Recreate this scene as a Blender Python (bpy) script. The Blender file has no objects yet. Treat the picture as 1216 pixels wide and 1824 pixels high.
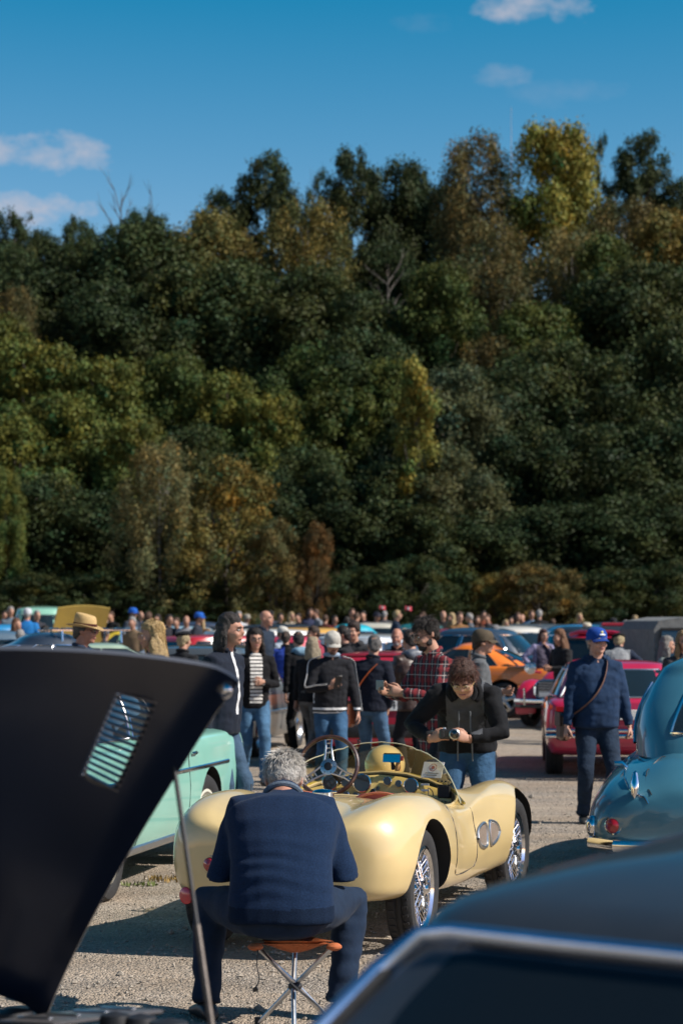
import bpy, bmesh, math, random
import numpy as np
from mathutils import Vector, Matrix, noise as mnoise

R = math.radians
random.seed(7)
rng = np.random.default_rng(11)
scene = bpy.context.scene
C = scene.collection

# ------------------------------------------------------------------ camera
FPX = 85.0 / 24.0 * 1216.0          # focal length in photograph pixels
CAMH = 1.8
TILT = math.atan(196.0 / FPX)
cam_data = bpy.data.cameras.new('camera')
cam = bpy.data.objects.new('camera', cam_data)
C.objects.link(cam)
cam.location = (0, 0, CAMH)
cam.rotation_euler = (R(90) + TILT, 0, 0)
cam_data.sensor_fit = 'HORIZONTAL'
cam_data.sensor_width = 24.0
cam_data.lens = 85.0
cam_data.clip_start = 0.1
cam_data.clip_end = 3000
cam_data.dof.use_dof = True
cam_data.dof.focus_distance = 12.4
cam_data.dof.aperture_fstop = 4.4
scene.camera = cam


def PT(px, py, Y):
    """world point seen at photograph pixel (px, py) standing Y metres away"""
    a = (px - 608.0) / FPX
    b = -(py - 912.0) / FPX
    dy = math.cos(TILT) - b * math.sin(TILT)
    dz = math.sin(TILT) + b * math.cos(TILT)
    return Vector((a * Y / dy, Y, CAMH + dz * Y / dy))


def gz(y):
    return max(0.0, (y - 10.0) * 0.0048)


# ------------------------------------------------------------------ sky and sun
SUN_EL, SUN_AZ = 42.0, 105.0         # azimuth clockwise from the viewing direction (+Y)
world = bpy.data.worlds.new('World')
scene.world = world
world.use_nodes = True


SKY_GAIN = 2.35


def build_world():
    nt = world.node_tree
    nt.nodes.clear()
    N, L = nt.nodes.new, nt.links.new
    out = N('ShaderNodeOutputWorld')
    bg = N('ShaderNodeBackground')
    bg.inputs['Strength'].default_value = 0.1
    sky = N('ShaderNodeTexSky')
    sky.sky_type = 'NISHITA'
    sky.sun_disc = False
    sky.sun_elevation = R(SUN_EL)
    sky.sun_rotation = R(SUN_AZ)
    sky.altitude = 400
    sky.air_density = 1.0
    sky.dust_density = 0.35
    sky.ozone_density = 2.6
    # deepen the blue of the clear sky evenly over the whole dome
    ga = N('ShaderNodeGamma')
    ga.inputs['Gamma'].default_value = 1.6
    s0 = N('ShaderNodeVectorMath'); s0.operation = 'SCALE'; s0.inputs['Scale'].default_value = .062
    L(sky.outputs[0], s0.inputs[0])
    L(s0.outputs[0], ga.inputs['Color'])
    s1 = N('ShaderNodeVectorMath'); s1.operation = 'MULTIPLY_ADD'
    k_ = SKY_GAIN / .1
    s1.inputs[1].default_value = (2.1 * k_, 1.18 * k_, 1.05 * k_)
    s1.inputs[2].default_value = (-.052 * k_, 0, 0)
    L(ga.outputs[0], s1.inputs[0])
    hs = N('ShaderNodeVectorMath'); hs.operation = 'MAXIMUM'
    hs.inputs[1].default_value = (0, 0, 0)
    L(s1.outputs[0], hs.inputs[0])
    tc = N('ShaderNodeTexCoord')
    d = tc.outputs['Generated']

    def math_(op, a, b=None, clamp=False):
        n = N('ShaderNodeMath')
        n.operation = op
        n.use_clamp = clamp
        for i, v in enumerate((a, b)):
            if v is None:
                continue
            if isinstance(v, (int, float)):
                n.inputs[i].default_value = v
            else:
                L(v, n.inputs[i])
        return n.outputs[0]

    def dot(vec):
        n = N('ShaderNodeVectorMath')
        n.operation = 'DOT_PRODUCT'
        L(d, n.inputs[0])
        n.inputs[1].default_value = vec
        return n.outputs['Value']

    # fine structure of the clouds
    mp = N('ShaderNodeMapping')
    mp.inputs['Scale'].default_value = (1, 1, 1.7)
    L(d, mp.inputs['Vector'])
    nz = N('ShaderNodeTexNoise')
    nz.inputs['Scale'].default_value = 34
    nz.inputs['Detail'].default_value = 8
    nz.inputs['Roughness'].default_value = 0.62
    L(mp.outputs[0], nz.inputs['Vector'])
    fine = math_('SUBTRACT', nz.outputs['Fac'], 0.5)
    total = None
    for (px, py, rx, ry, amp) in [(50, 276, 135, 38, 1.25), (30, 388, 125, 54, 1.7), (960, 8, 120, 36, 1.3),
                                  (885, 134, 62, 22, .45), (1010, 165, 120, 25, .16), (760, 40, 60, 22, .12)]:
        c = (PT(px, py, 100) - Vector((0, 0, CAMH))).normalized()
        rt = Vector((1, 0, 0))
        rt = (rt - c * rt.dot(c)).normalized()
        up = c.cross(rt) * -1
        if up.z < 0:
            up = -up
        a = math_('DIVIDE', dot(rt), rx / FPX)
        a0 = rt.dot(c)
        b = math_('DIVIDE', dot(up), ry / FPX)
        r2 = math_('ADD', math_('MULTIPLY', a, a), math_('MULTIPLY', b, b))
        front = math_('GREATER_THAN', dot(c), 0.9)
        m = math_('SUBTRACT', 1.0, r2)
        m = math_('ADD', math_('MULTIPLY', m, 0.55), math_('MULTIPLY', fine, 3.4))
        m = math_('MULTIPLY', m, amp, True)
        m = math_('MULTIPLY', m, front)
        total = m if total is None else math_('MAXIMUM', total, m)
    # scattered fair-weather clouds over the rest of the sky
    sx = N('ShaderNodeSeparateXYZ')
    L(d, sx.inputs[0])
    zc = math_('MAXIMUM', sx.outputs[2], 0.08)
    cx = N('ShaderNodeCombineXYZ')
    L(math_('DIVIDE', sx.outputs[0], zc), cx.inputs[0])
    L(math_('DIVIDE', sx.outputs[1], zc), cx.inputs[1])
    n2 = N('ShaderNodeTexNoise')
    n2.inputs['Scale'].default_value = 1.3
    n2.inputs['Detail'].default_value = 7
    n2.inputs['Roughness'].default_value = 0.6
    L(cx.outputs[0], n2.inputs['Vector'])
    g = math_('MULTIPLY', math_('SUBTRACT', n2.outputs['Fac'], 0.58), 5.0, True)
    el = math_('MULTIPLY', math_('SUBTRACT', sx.outputs[2], 0.27), 9.0, True)
    g = math_('MULTIPLY', g, el)
    total = math_('MAXIMUM', total, g)
    total = math_('MULTIPLY', total, 0.75)
    mix = N('ShaderNodeMix')
    mix.data_type = 'RGBA'
    L(total, mix.inputs['Factor'])
    L(hs.outputs[0], mix.inputs['A'])
    mix.inputs['B'].default_value = (3.5, 3.6, 4.2, 1)
    L(mix.outputs['Result'], bg.inputs['Color'])
    L(bg.outputs[0], out.inputs[0])


build_world()
sun_data = bpy.data.lights.new('sun', 'SUN')
sun_data.energy = 5.0
sun_data.angle = R(0.5)
sun_data.color = (1.0, 0.93, 0.84)
sun = bpy.data.objects.new('sun', sun_data)
C.objects.link(sun)
to_sun = Vector((math.sin(R(SUN_AZ)) * math.cos(R(SUN_EL)), math.cos(R(SUN_AZ)) * math.cos(R(SUN_EL)), math.sin(R(SUN_EL))))
sun.rotation_euler = to_sun.to_track_quat('Z', 'Y').to_euler()
sun.location = to_sun * 200
vs = scene.view_settings
vs.view_transform = 'Standard'
vs.look = 'None'
vs.exposure = 0.5
vs.gamma = 1.0
scene.cycles.use_denoising = True
scene.cycles.max_bounces = 6
scene.cycles.diffuse_bounces = 2
scene.cycles.glossy_bounces = 3
scene.cycles.transmission_bounces = 4
scene.cycles.transparent_max_bounces = 6

# ------------------------------------------------------------------ materials
MATS = {}


def mat(name, col=None, rough=.5, metal=0., coat=0., coat_rough=.04, var=None, bump=None, spec=.5, pattern=None,
        sheen=0., emit=None, wear=None):
    """col None = the object's own colour; var = (scale, amount); bump = (scale, strength, distance)"""
    if name in MATS:
        return MATS[name]
    m = bpy.data.materials.new(name)
    m.use_nodes = True
    nt = m.node_tree
    N, L = nt.nodes.new, nt.links.new
    b = nt.nodes['Principled BSDF']
    b.inputs['Roughness'].default_value = rough
    b.inputs['Metallic'].default_value = metal
    b.inputs['Coat Weight'].default_value = coat
    b.inputs['Coat Roughness'].default_value = coat_rough
    b.inputs['Specular IOR Level'].default_value = spec
    b.inputs['Sheen Weight'].default_value = sheen
    tc = N('ShaderNodeTexCoord')
    if col is None:
        oi = N('ShaderNodeObjectInfo')
        src = oi.outputs['Color']
    else:
        rgb = N('ShaderNodeRGB')
        rgb.outputs[0].default_value = (*col, 1)
        src = rgb.outputs[0]
    if pattern:
        src = pattern(nt, tc, src)
    if var:
        nz = N('ShaderNodeTexNoise')
        nz.inputs['Scale'].default_value = var[0]
        nz.inputs['Detail'].default_value = 6
        nz.inputs['Roughness'].default_value = .62
        L(tc.outputs['Object'], nz.inputs['Vector'])
        mr = N('ShaderNodeMapRange')
        mr.inputs['From Min'].default_value = .3
        mr.inputs['From Max'].default_value = .7
        mr.inputs['To Min'].default_value = 1 - var[1]
        mr.inputs['To Max'].default_value = 1 + var[1]
        L(nz.outputs['Fac'], mr.inputs['Value'])
        mx = N('ShaderNodeVectorMath')
        mx.operation = 'SCALE'
        L(src, mx.inputs[0])
        L(mr.outputs[0], mx.inputs['Scale'])
        src = mx.outputs[0]
        if coat or metal or wear:
            mr2 = N('ShaderNodeMapRange')
            mr2.inputs['To Min'].default_value = rough * .8
            mr2.inputs['To Max'].default_value = min(1, rough * 1.35)
            L(nz.outputs['Fac'], mr2.inputs['Value'])
            L(mr2.outputs[0], b.inputs['Roughness'])
    L(src, b.inputs['Base Color'])
    if emit:
        b.inputs['Emission Color'].default_value = (*emit[0], 1)
        b.inputs['Emission Strength'].default_value = emit[1]
    if bump:
        n2 = N('ShaderNodeTexNoise')
        n2.inputs['Scale'].default_value = bump[0]
        n2.inputs['Detail'].default_value = 5
        L(tc.outputs['Object'], n2.inputs['Vector'])
        bp = N('ShaderNodeBump')
        bp.inputs['Strength'].default_value = bump[1]
        bp.inputs['Distance'].default_value = bump[2]
        L(n2.outputs['Fac'], bp.inputs['Height'])
        L(bp.outputs[0], b.inputs['Normal'])
    MATS[name] = m
    return m


def glass_mat(name, tint=(.75, .8, .8), clear=.75, rough=.02):
    if name in MATS:
        return MATS[name]
    m = bpy.data.materials.new(name)
    m.use_nodes = True
    nt = m.node_tree
    nt.nodes.clear()
    N, L = nt.nodes.new, nt.links.new
    out = N('ShaderNodeOutputMaterial')
    tr = N('ShaderNodeBsdfTransparent')
    tr.inputs[0].default_value = (*[c * clear for c in tint], 1)
    gl = N('ShaderNodeBsdfGlossy')
    gl.inputs['Roughness'].default_value = rough
    gl.inputs['Color'].default_value = (.9, .9, .9, 1)
    lw = N('ShaderNodeLayerWeight')
    lw.inputs['Blend'].default_value = .5
    pw = N('ShaderNodeMath'); pw.operation = 'POWER'; pw.inputs[1].default_value = 5
    L(lw.outputs['Facing'], pw.inputs[0])
    fr = N('ShaderNodeMath'); fr.operation = 'MULTIPLY_ADD'; fr.inputs[1].default_value = .9; fr.inputs[2].default_value = .05
    L(pw.outputs[0], fr.inputs[0])
    mx = N('ShaderNodeMixShader')
    L(fr.outputs[0], mx.inputs[0])
    L(tr.outputs[0], mx.inputs[1])
    L(gl.outputs[0], mx.inputs[2])
    L(mx.outputs[0], out.inputs[0])
    MATS[name] = m
    return m


def pat_plaid(nt, tc, src):
    N, L = nt.nodes.new, nt.links.new
    sp = N('ShaderNodeSeparateXYZ')
    L(tc.outputs['Object'], sp.inputs[0])

    def band(sock, period, lo, hi):
        a = N('ShaderNodeMath'); a.operation = 'MULTIPLY'; L(sock, a.inputs[0]); a.inputs[1].default_value = 1 / period
        f = N('ShaderNodeMath'); f.operation = 'FRACT'; L(a.outputs[0], f.inputs[0])
        g = N('ShaderNodeMath'); g.operation = 'GREATER_THAN'; L(f.outputs[0], g.inputs[0]); g.inputs[1].default_value = lo
        h = N('ShaderNodeMath'); h.operation = 'LESS_THAN'; L(f.outputs[0], h.inputs[0]); h.inputs[1].default_value = hi
        m = N('ShaderNodeMath'); m.operation = 'MULTIPLY'; L(g.outputs[0], m.inputs[0]); L(h.outputs[0], m.inputs[1])
        return m.outputs[0]
    ad = N('ShaderNodeMath'); ad.operation = 'ADD'; L(sp.outputs[0], ad.inputs[0]); L(sp.outputs[1], ad.inputs[1])
    cur = src
    for sock, col, lo, hi, fac in [(ad.outputs[0], (.20, .025, .03), .0, .38, .85), (sp.outputs[2], (.20, .025, .03), .0, .38, .5),
                                   (ad.outputs[0], (.42, .36, .33), .62, .70, .7), (sp.outputs[2], (.42, .36, .33), .62, .70, .7)]:
        mx = N('ShaderNodeMix'); mx.data_type = 'RGBA'
        s = N('ShaderNodeMath'); s.operation = 'MULTIPLY'; L(band(sock, .085, lo, hi), s.inputs[0]); s.inputs[1].default_value = fac
        L(s.outputs[0], mx.inputs['Factor']); L(cur, mx.inputs['A']); mx.inputs['B'].default_value = (*col, 1)
        cur = mx.outputs['Result']
    return cur


def pat_stripe(nt, tc, src):
    N, L = nt.nodes.new, nt.links.new
    sp = N('ShaderNodeSeparateXYZ')
    L(tc.outputs['Object'], sp.inputs[0])
    a = N('ShaderNodeMath'); a.operation = 'MULTIPLY'; L(sp.outputs[2], a.inputs[0]); a.inputs[1].default_value = 1 / .042
    f = N('ShaderNodeMath'); f.operation = 'FRACT'; L(a.outputs[0], f.inputs[0])
    g = N('ShaderNodeMath'); g.operation = 'GREATER_THAN'; L(f.outputs[0], g.inputs[0]); g.inputs[1].default_value = .62
    mx = N('ShaderNodeMix'); mx.data_type = 'RGBA'
    L(g.outputs[0], mx.inputs['Factor']); L(src, mx.inputs['A']); mx.inputs['B'].default_value = (.02, .02, .025, 1)
    return mx.outputs['Result']


M_PAINT = mat('car_paint', None, .36, 0, .9, .05, var=(3, .05), bump=(900, .015, .001))
M_PAINT_OLD = mat('old_car_paint', None, .42, 0, .6, .12, var=(5, .08))
M_CHROME = mat('chrome', (.72, .73, .75), .09, 1.0, var=(30, .06))
M_ALU = mat('brushed_aluminium', (.55, .56, .57), .3, 1.0, var=(40, .08))
M_RUBBER = mat('tyre_rubber', (.018, .018, .019), .75, var=(25, .35), bump=(90, .25, .004))
M_DARK = mat('dark_trim', (.012, .012, .014), .55, var=(20, .3))
M_WELL = mat('wheel_well', (.010, .010, .010), .9)
M_GLASS = mat('car_window_glass', (.012, .018, .02), .03, 0, 1.0, .01, spec=.6)
M_REDLAMP = mat('red_lamp_glass', (.28, .008, .012), .12, 0, 1.0)
M_ORANGELAMP = mat('amber_lamp_glass', (.55, .13, .02), .15, 0, 1.0)
M_LAMP = mat('headlamp_glass', (.55, .58, .6), .06, .6, 1.0)
M_PLATE = mat('plate_white', (.72, .72, .70), .4, var=(40, .1))
M_BLACK = mat('black_paint', (.008, .008, .009), .4, var=(30, .2))
M_CLOTH = mat('woven_cloth', None, .88, var=(14, .2), bump=(10, .3, .025), sheen=.03, spec=.2)
M_KNIT = mat('fine_knit', None, .95, var=(160, .35), bump=(120, .3, .004), sheen=.04, spec=.1)
M_DENIM = mat('denim', None, .9, var=(9, .38), bump=(38, .55, .012), spec=.2)
M_LEATHER = mat('leather', None, .45, var=(30, .25), bump=(140, .2, .002))
M_SKIN = mat('skin', None, .55, var=(22, .14), bump=(160, .12, .002), spec=.35)
M_HAIR = mat('hair', None, .6, var=(60, .45), bump=(110, .9, .012), spec=.35)
M_STRAND = mat('hair_strand', None, .5, var=(300, .5), spec=.4)
M_STRAW = mat('straw', None, .8, var=(120, .25), bump=(160, .6, .004))
M_EYE = mat('eye_white', (.55, .52, .5), .2)
M_PUPIL = mat('iris', (.02, .014, .01), .15)
M_LIP = mat('lip', (.30, .11, .10), .5)
M_PLAID = mat('plaid_flannel', (.022, .024, .032), .9, var=(20, .2), bump=(40, .5, .012), pattern=pat_plaid, spec=.2)
M_STRIPE = mat('striped_jersey', (.62, .60, .56), .9, var=(20, .12), bump=(40, .4, .01), pattern=pat_stripe, spec=.2)
M_PLASTIC = mat('plain_plastic', None, .4, var=(40, .1))
M_PAPER = mat('paper', (.62, .6, .57), .8, var=(30, .05))


# ------------------------------------------------------------------ mesh helpers
class MB:
    """collects shapes and links them as one mesh object"""

    def __init__(self):
        self.v, self.f, self.m = [], [], []

    def add(self, verts, faces, mi=0):
        o = len(self.v)
        self.v.extend([tuple(p) for p in verts])
        self.f.extend([tuple(i + o for i in f) for f in faces])
        self.m.extend([mi] * len(faces))
        return self

    def box(self, c, s, mi=0, rot=None, bev=0.0):
        c = Vector(c)
        x, y, z = s[0] / 2, s[1] / 2, s[2] / 2
        if bev:
            b = min(bev, x * .95, y * .95, z * .95)
            pts = []
            rings = []
            for zz, ins in ((-z, b), (-z + b, 0), (z - b, 0), (z, b)):
                ring = []
                for sx, sy in ((1, 1), (-1, 1), (-1, -1), (1, -1)):
                    X, Y = x - ins, y - ins
                    q = [(sx * X, sy * (Y - b)), (sx * (X - b), sy * Y)]
                    if sx * sy < 0:
                        q.reverse()
                    ring += q
                rings.append([Vector((p[0], p[1], zz)) for p in ring])
            if rot:
                rings = [[rot @ p for p in r] for r in rings]
            rings = [[c + p for p in r] for r in rings]
            return self.loft(rings, mi, True, True)
        P = [Vector((sx * x, sy * y, sz * z)) for sz in (-1, 1) for sy in (-1, 1) for sx in (-1, 1)]
        if rot:
            P = [rot @ p for p in P]
        P = [c + p for p in P]
        return self.add(P, [(0, 2, 3, 1), (4, 5, 7, 6), (0, 1, 5, 4), (2, 6, 7, 3), (0, 4, 6, 2), (1, 3, 7, 5)], mi)

    def loft(self, rings, mi=0, cap0=False, cap1=False, closed=True):
        n = len(rings[0])
        V, F = [], []
        for r in rings:
            V += list(r)
        for i in range(len(rings) - 1):
            for j in range(n if closed else n - 1):
                k = (j + 1) % n
                F.append((i * n + j, i * n + k, (i + 1) * n + k, (i + 1) * n + j))
        if cap0:
            F.append(tuple(range(n - 1, -1, -1)))
        if cap1:
            F.append(tuple((len(rings) - 1) * n + j for j in range(n)))
        return self.add(V, F, mi)

    def tube(self, pts, rad, n=8, mi=0, caps=True, flat=1.0, up=None):
        pts = [Vector(p) for p in pts]
        if not hasattr(rad, '__len__'):
            rad = [rad] * len(pts)
        rings = []
        prev = None
        for i, p in enumerate(pts):
            t = (pts[min(i + 1, len(pts) - 1)] - pts[max(i - 1, 0)])
            t = t.normalized() if t.length > 1e-9 else Vector((0, 0, 1))
            if prev is None:
                a = Vector(up) if up is not None else (Vector((0, 0, 1)) if abs(t.z) < .9 else Vector((1, 0, 0)))
            else:
                a = prev
            a = (a - t * a.dot(t))
            a = a.normalized() if a.length > 1e-6 else Vector((1, 0, 0))
            prev = a
            b = t.cross(a)
            r = rad[i]
            rings.append([p + a * math.cos(2 * math.pi * k / n) * r + b * math.sin(2 * math.pi * k / n) * r * flat for k in range(n)])
        return self.loft(rings, mi, caps, caps)

    def ell(self, c, r, nu=14, nv=9, mi=0, rot=None):
        c = Vector(c)
        V = []
        for i in range(1, nv):
            th = math.pi * i / nv
            for j in range(nu):
                ph = 2 * math.pi * j / nu
                p = Vector((r[0] * math.sin(th) * math.cos(ph), r[1] * math.sin(th) * math.sin(ph), r[2] * math.cos(th)))
                V.append(c + (rot @ p if rot else p))
        top, bot = Vector((0, 0, r[2])), Vector((0, 0, -r[2]))
        V.append(c + (rot @ top if rot else top))
        V.append(c + (rot @ bot if rot else bot))
        F = []
        for i in range(nv - 2):
            for j in range(nu):
                k = (j + 1) % nu
                F.append((i * nu + j, (i + 1) * nu + j, (i + 1) * nu + k, i * nu + k))
        T, B = len(V) - 2, len(V) - 1
        for j in range(nu):
            k = (j + 1) % nu
            F.append((T, j, k))
            F.append((B, (nv - 2) * nu + k, (nv - 2) * nu + j))
        return self.add(V, F, mi)

    def lathe(self, prof, n=24, mi=0, mtx=None, a0=0, a1=2 * math.pi, close=True):
        """prof: (r, z) pairs turned round local Z, then moved by mtx"""
        full = abs(a1 - a0 - 2 * math.pi) < 1e-6
        cnt = n if full else n + 1
        V = []
        for (r, z) in prof:
            for j in range(cnt):
                a = a0 + (a1 - a0) * j / n
                p = Vector((r * math.cos(a), r * math.sin(a), z))
                V.append(mtx @ p if mtx else p)
        F = []
        for i in range(len(prof) - 1):
            for j in range(n):
                k = (j + 1) % cnt
                F.append((i * cnt + j, i * cnt + k, (i + 1) * cnt + k, (i + 1) * cnt + j))
        return self.add(V, F, mi)

    def xf(self, mtx):
        self.v = [tuple(mtx @ Vector(p)) for p in self.v]
        return self

    def mesh(self, name, mats):
        me = bpy.data.meshes.new(name)
        me.from_pydata(self.v, [], self.f)
        for m in (mats if isinstance(mats, (list, tuple)) else [mats]):
            me.materials.append(m)
        if any(self.m):
            me.polygons.foreach_set('material_index', self.m)
        me.update()
        return me

    def build(self, name, mats, parent=None, smooth=35, fix=True, color=None, stuff=False):
        me = self.mesh(name, mats)
        return link(name, me, parent, smooth, fix, color, stuff)


def finish(me, smooth=35, fix=True):
    if fix:
        bm = bmesh.new()
        bm.from_mesh(me)
        bmesh.ops.recalc_face_normals(bm, faces=bm.faces)
        bm.to_mesh(me)
        bm.free()
    if smooth is not None:
        me.shade_smooth()
        if smooth < 180:
            me.set_sharp_from_angle(angle=R(smooth))


def link(name, me, parent=None, smooth=None, fix=False, color=None, stuff=False):
    if smooth is not None or fix:
        finish(me, smooth, fix)
    o = bpy.data.objects.new(name, me)
    C.objects.link(o)
    if parent is not None:
        o.parent = parent
    if color is not None:
        o.color = (*color, 1)
    if stuff:
        o['kind'] = 'stuff'
    return o


def thing(name, label, cat, loc=(0, 0, 0), rz=0.0, group=None, scale=1.0):
    o = bpy.data.objects.new(name, None)
    o.empty_display_size = .1
    C.objects.link(o)
    o.location = loc
    o.rotation_euler = (0, 0, rz)
    o.scale = (scale, scale, scale)
    return tag(o, label, cat, group)


def tag(o, label, cat, group=None):
    o['label'] = label
    o['category'] = cat
    if group:
        o['group'] = group
    return o


def struct(o):
    o['kind'] = 'structure'
    return o


def copy_tree(o, parent=None):
    c = o.copy()
    C.objects.link(c)
    if parent is not None:
        c.parent = parent
    for ch in KIDS(o):
        copy_tree(ch, c)
    return c


def KIDS(o):
    return list(o.children)


def eval_mods(mb_or_me, mods, mats=None):
    """run modifiers [(type, {attr: value})] over a mesh and return the resulting mesh"""
    me = mb_or_me.mesh('tmp', mats or []) if isinstance(mb_or_me, MB) else mb_or_me
    ob = bpy.data.objects.new('tmp', me)
    C.objects.link(ob)
    for t, kw in mods:
        md = ob.modifiers.new('m', t)
        for k, v in kw.items():
            setattr(md, k, v)
    dg = bpy.context.evaluated_depsgraph_get()
    dg.update()
    res = bpy.data.meshes.new_from_object(ob.evaluated_get(dg))
    bpy.data.objects.remove(ob)
    bpy.data.meshes.remove(me)
    return res


def remesh(mb, voxel, mats, iters=4, disp=None, matfn=None, join=None):
    me = eval_mods(mb, [('REMESH', dict(mode='VOXEL', voxel_size=voxel)), ('SMOOTH', dict(factor=.5, iterations=iters))])
    me.materials.clear()
    for m in (mats if isinstance(mats, (list, tuple)) else [mats]):
        me.materials.append(m)
    if disp:
        me.update()
        for v, nrm in zip(me.vertices, [n.vector.copy() for n in me.vertex_normals]):
            v.co += nrm * disp(v.co)
    if matfn:
        for p in me.polygons:
            p.material_index = matfn(p.center)
    if join is not None:
        bm = bmesh.new()
        bm.from_mesh(me)
        tmp = join.mesh('j', [])
        bm.from_mesh(tmp)
        bm.to_mesh(me)
        bm.free()
        bpy.data.meshes.remove(tmp)
    me.shade_smooth()
    return me


def crom(ctrl, sub, axis=0):
    """Catmull-Rom through control points along an axis of a numpy array"""
    A = np.moveaxis(np.asarray(ctrl, float), axis, 0)
    n = A.shape[0]
    out = []
    for i in range(n - 1):
        p0 = A[i - 1] if i > 0 else 2 * A[0] - A[1]
        p1, p2 = A[i], A[i + 1]
        p3 = A[i + 2] if i + 2 < n else 2 * A[-1] - A[-2]
        for k in range(sub):
            t = k / sub
            out.append(.5 * ((2 * p1) + (-p0 + p2) * t + (2 * p0 - 5 * p1 + 4 * p2 - p3) * t * t + (-p0 + 3 * p1 - 3 * p2 + p3) * t ** 3))
    out.append(A[-1])
    return np.moveaxis(np.array(out), 0, axis)


def sstep(a, b, x):
    t = min(1, max(0, (x - a) / (b - a)))
    return t * t * (3 - 2 * t)


def lerp(a, b, t):
    return a + (b - a) * t


def text_mesh(s, size, name, material, parent, mtx, color=None):
    """flat print as real letter shapes"""
    cu = bpy.data.curves.new(name, 'FONT')
    cu.body = s
    cu.size = size
    cu.align_x = 'CENTER'
    cu.align_y = 'CENTER'
    cu.extrude = .0008
    ob = bpy.data.objects.new('t', cu)
    C.objects.link(ob)
    dg = bpy.context.evaluated_depsgraph_get()
    me = bpy.data.meshes.new_from_object(ob.evaluated_get(dg))
    bpy.data.objects.remove(ob)
    me.materials.clear()
    me.materials.append(material)
    me.transform(mtx)
    return link(name, me, parent, color=color)

# ================================================================== ground
def gravel_material():
    m = bpy.data.materials.new('gravel_lot')
    m.use_nodes = True
    nt = m.node_tree
    N, L = nt.nodes.new, nt.links.new
    b = nt.nodes['Principled BSDF']
    b.inputs['Roughness'].default_value = .95
    b.inputs['Specular IOR Level'].default_value = .15
    tc = N('ShaderNodeTexCoord')
    P = tc.outputs['Object']

    def noise(scale, detail=6, rough=.6):
        n = N('ShaderNodeTexNoise')
        n.inputs['Scale'].default_value = scale
        n.inputs['Detail'].default_value = detail
        n.inputs['Roughness'].default_value = rough
        L(P, n.inputs['Vector'])
        return n.outputs['Fac']

    def ramp(sock, stops):
        r = N('ShaderNodeValToRGB')
        L(sock, r.inputs[0])
        e = r.color_ramp.elements
        e[0].position, e[0].color = stops[0][0], (*stops[0][1], 1)
        e[1].position, e[1].color = stops[-1][0], (*stops[-1][1], 1)
        for p, c in stops[1:-1]:
            q = e.new(p)
            q.color = (*c, 1)
        return r.outputs[0]

    big = ramp(noise(.35, 5), [(.3, (.255, .205, .155)), (.5, (.37, .297, .225)), (.68, (.46, .375, .285))])
    vor = N('ShaderNodeTexVoronoi')
    vor.inputs['Scale'].default_value = 75
    L(P, vor.inputs['Vector'])
    stone = ramp(vor.outputs['Color'], [(.0, (.12, .11, .10)), (.35, (.29, .245, .20)), (.7, (.38, .325, .265)), (1., (.58, .52, .45))])
    mx = N('ShaderNodeMix'); mx.data_type = 'RGBA'
    mask = N('ShaderNodeMapRange')
    mask.inputs['From Min'].default_value = .38
    mask.inputs['From Max'].default_value = .62
    mask.inputs['To Max'].default_value = .95
    L(noise(1.3, 6), mask.inputs['Value'])
    L(mask.outputs[0], mx.inputs['Factor'])
    L(big, mx.inputs['A'])
    L(stone, mx.inputs['B'])
    fine = N('ShaderNodeMapRange')
    fine.inputs['From Min'].default_value = .25
    fine.inputs['From Max'].default_value = .75
    fine.inputs['To Min'].default_value = .5
    fine.inputs['To Max'].default_value = 1.42
    L(noise(42, 8, .75), fine.inputs['Value'])
    sc = N('ShaderNodeVectorMath'); sc.operation = 'SCALE'
    L(mx.outputs['Result'], sc.inputs[0])
    L(fine.outputs[0], sc.inputs['Scale'])
    # wheel-worn streaks running across the lot
    mp = N('ShaderNodeMapping')
    mp.inputs['Scale'].default_value = (.22, 2.2, 1)
    mp.inputs['Rotation'].default_value = (0, 0, .12)
    L(P, mp.inputs['Vector'])
    n3 = N('ShaderNodeTexNoise')
    n3.inputs['Scale'].default_value = 1.2
    n3.inputs['Detail'].default_value = 5
    L(mp.outputs[0], n3.inputs['Vector'])
    st = N('ShaderNodeMapRange')
    st.inputs['From Min'].default_value = .35
    st.inputs['From Max'].default_value = .65
    st.inputs['To Min'].default_value = .86
    st.inputs['To Max'].default_value = 1.1
    L(n3.outputs['Fac'], st.inputs['Value'])
    sc2 = N('ShaderNodeVectorMath'); sc2.operation = 'SCALE'
    L(sc.outputs[0], sc2.inputs[0])
    L(st.outputs[0], sc2.inputs['Scale'])
    L(sc2.outputs[0], b.inputs['Base Color'])
    v2 = N('ShaderNodeTexVoronoi')
    v2.inputs['Scale'].default_value = 75
    L(P, v2.inputs['Vector'])
    inv = N('ShaderNodeMath'); inv.operation = 'SUBTRACT'; inv.inputs[0].default_value = 1
    L(v2.outputs['Distance'], inv.inputs[1])
    ad = N('ShaderNodeMath'); ad.operation = 'ADD'
    L(inv.outputs[0], ad.inputs[0])
    L(noise(9, 8, .7), ad.inputs[1])
    v3 = N('ShaderNodeTexVoronoi'); v3.inputs['Scale'].default_value = 28
    L(P, v3.inputs['Vector'])
    a3 = N('ShaderNodeMath'); a3.operation = 'MULTIPLY_ADD'; a3.inputs[1].default_value = -.9
    L(v3.outputs['Distance'], a3.inputs[0]); L(ad.outputs[0], a3.inputs[2]); ad = a3
    bp = N('ShaderNodeBump')
    bp.inputs['Strength'].default_value = .8
    bp.inputs['Distance'].default_value = .02
    L(ad.outputs[0], bp.inputs['Height'])
    L(bp.outputs[0], b.inputs['Normal'])
    return m


M_GRAVEL = gravel_material()
M_SOIL = mat('forest_floor', (.035, .032, .02), .95, var=(.6, .4))
M_STONE = mat('loose_stone', (.28, .245, .20), .9, var=(35, .6), bump=(200, .3, .003))


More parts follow.
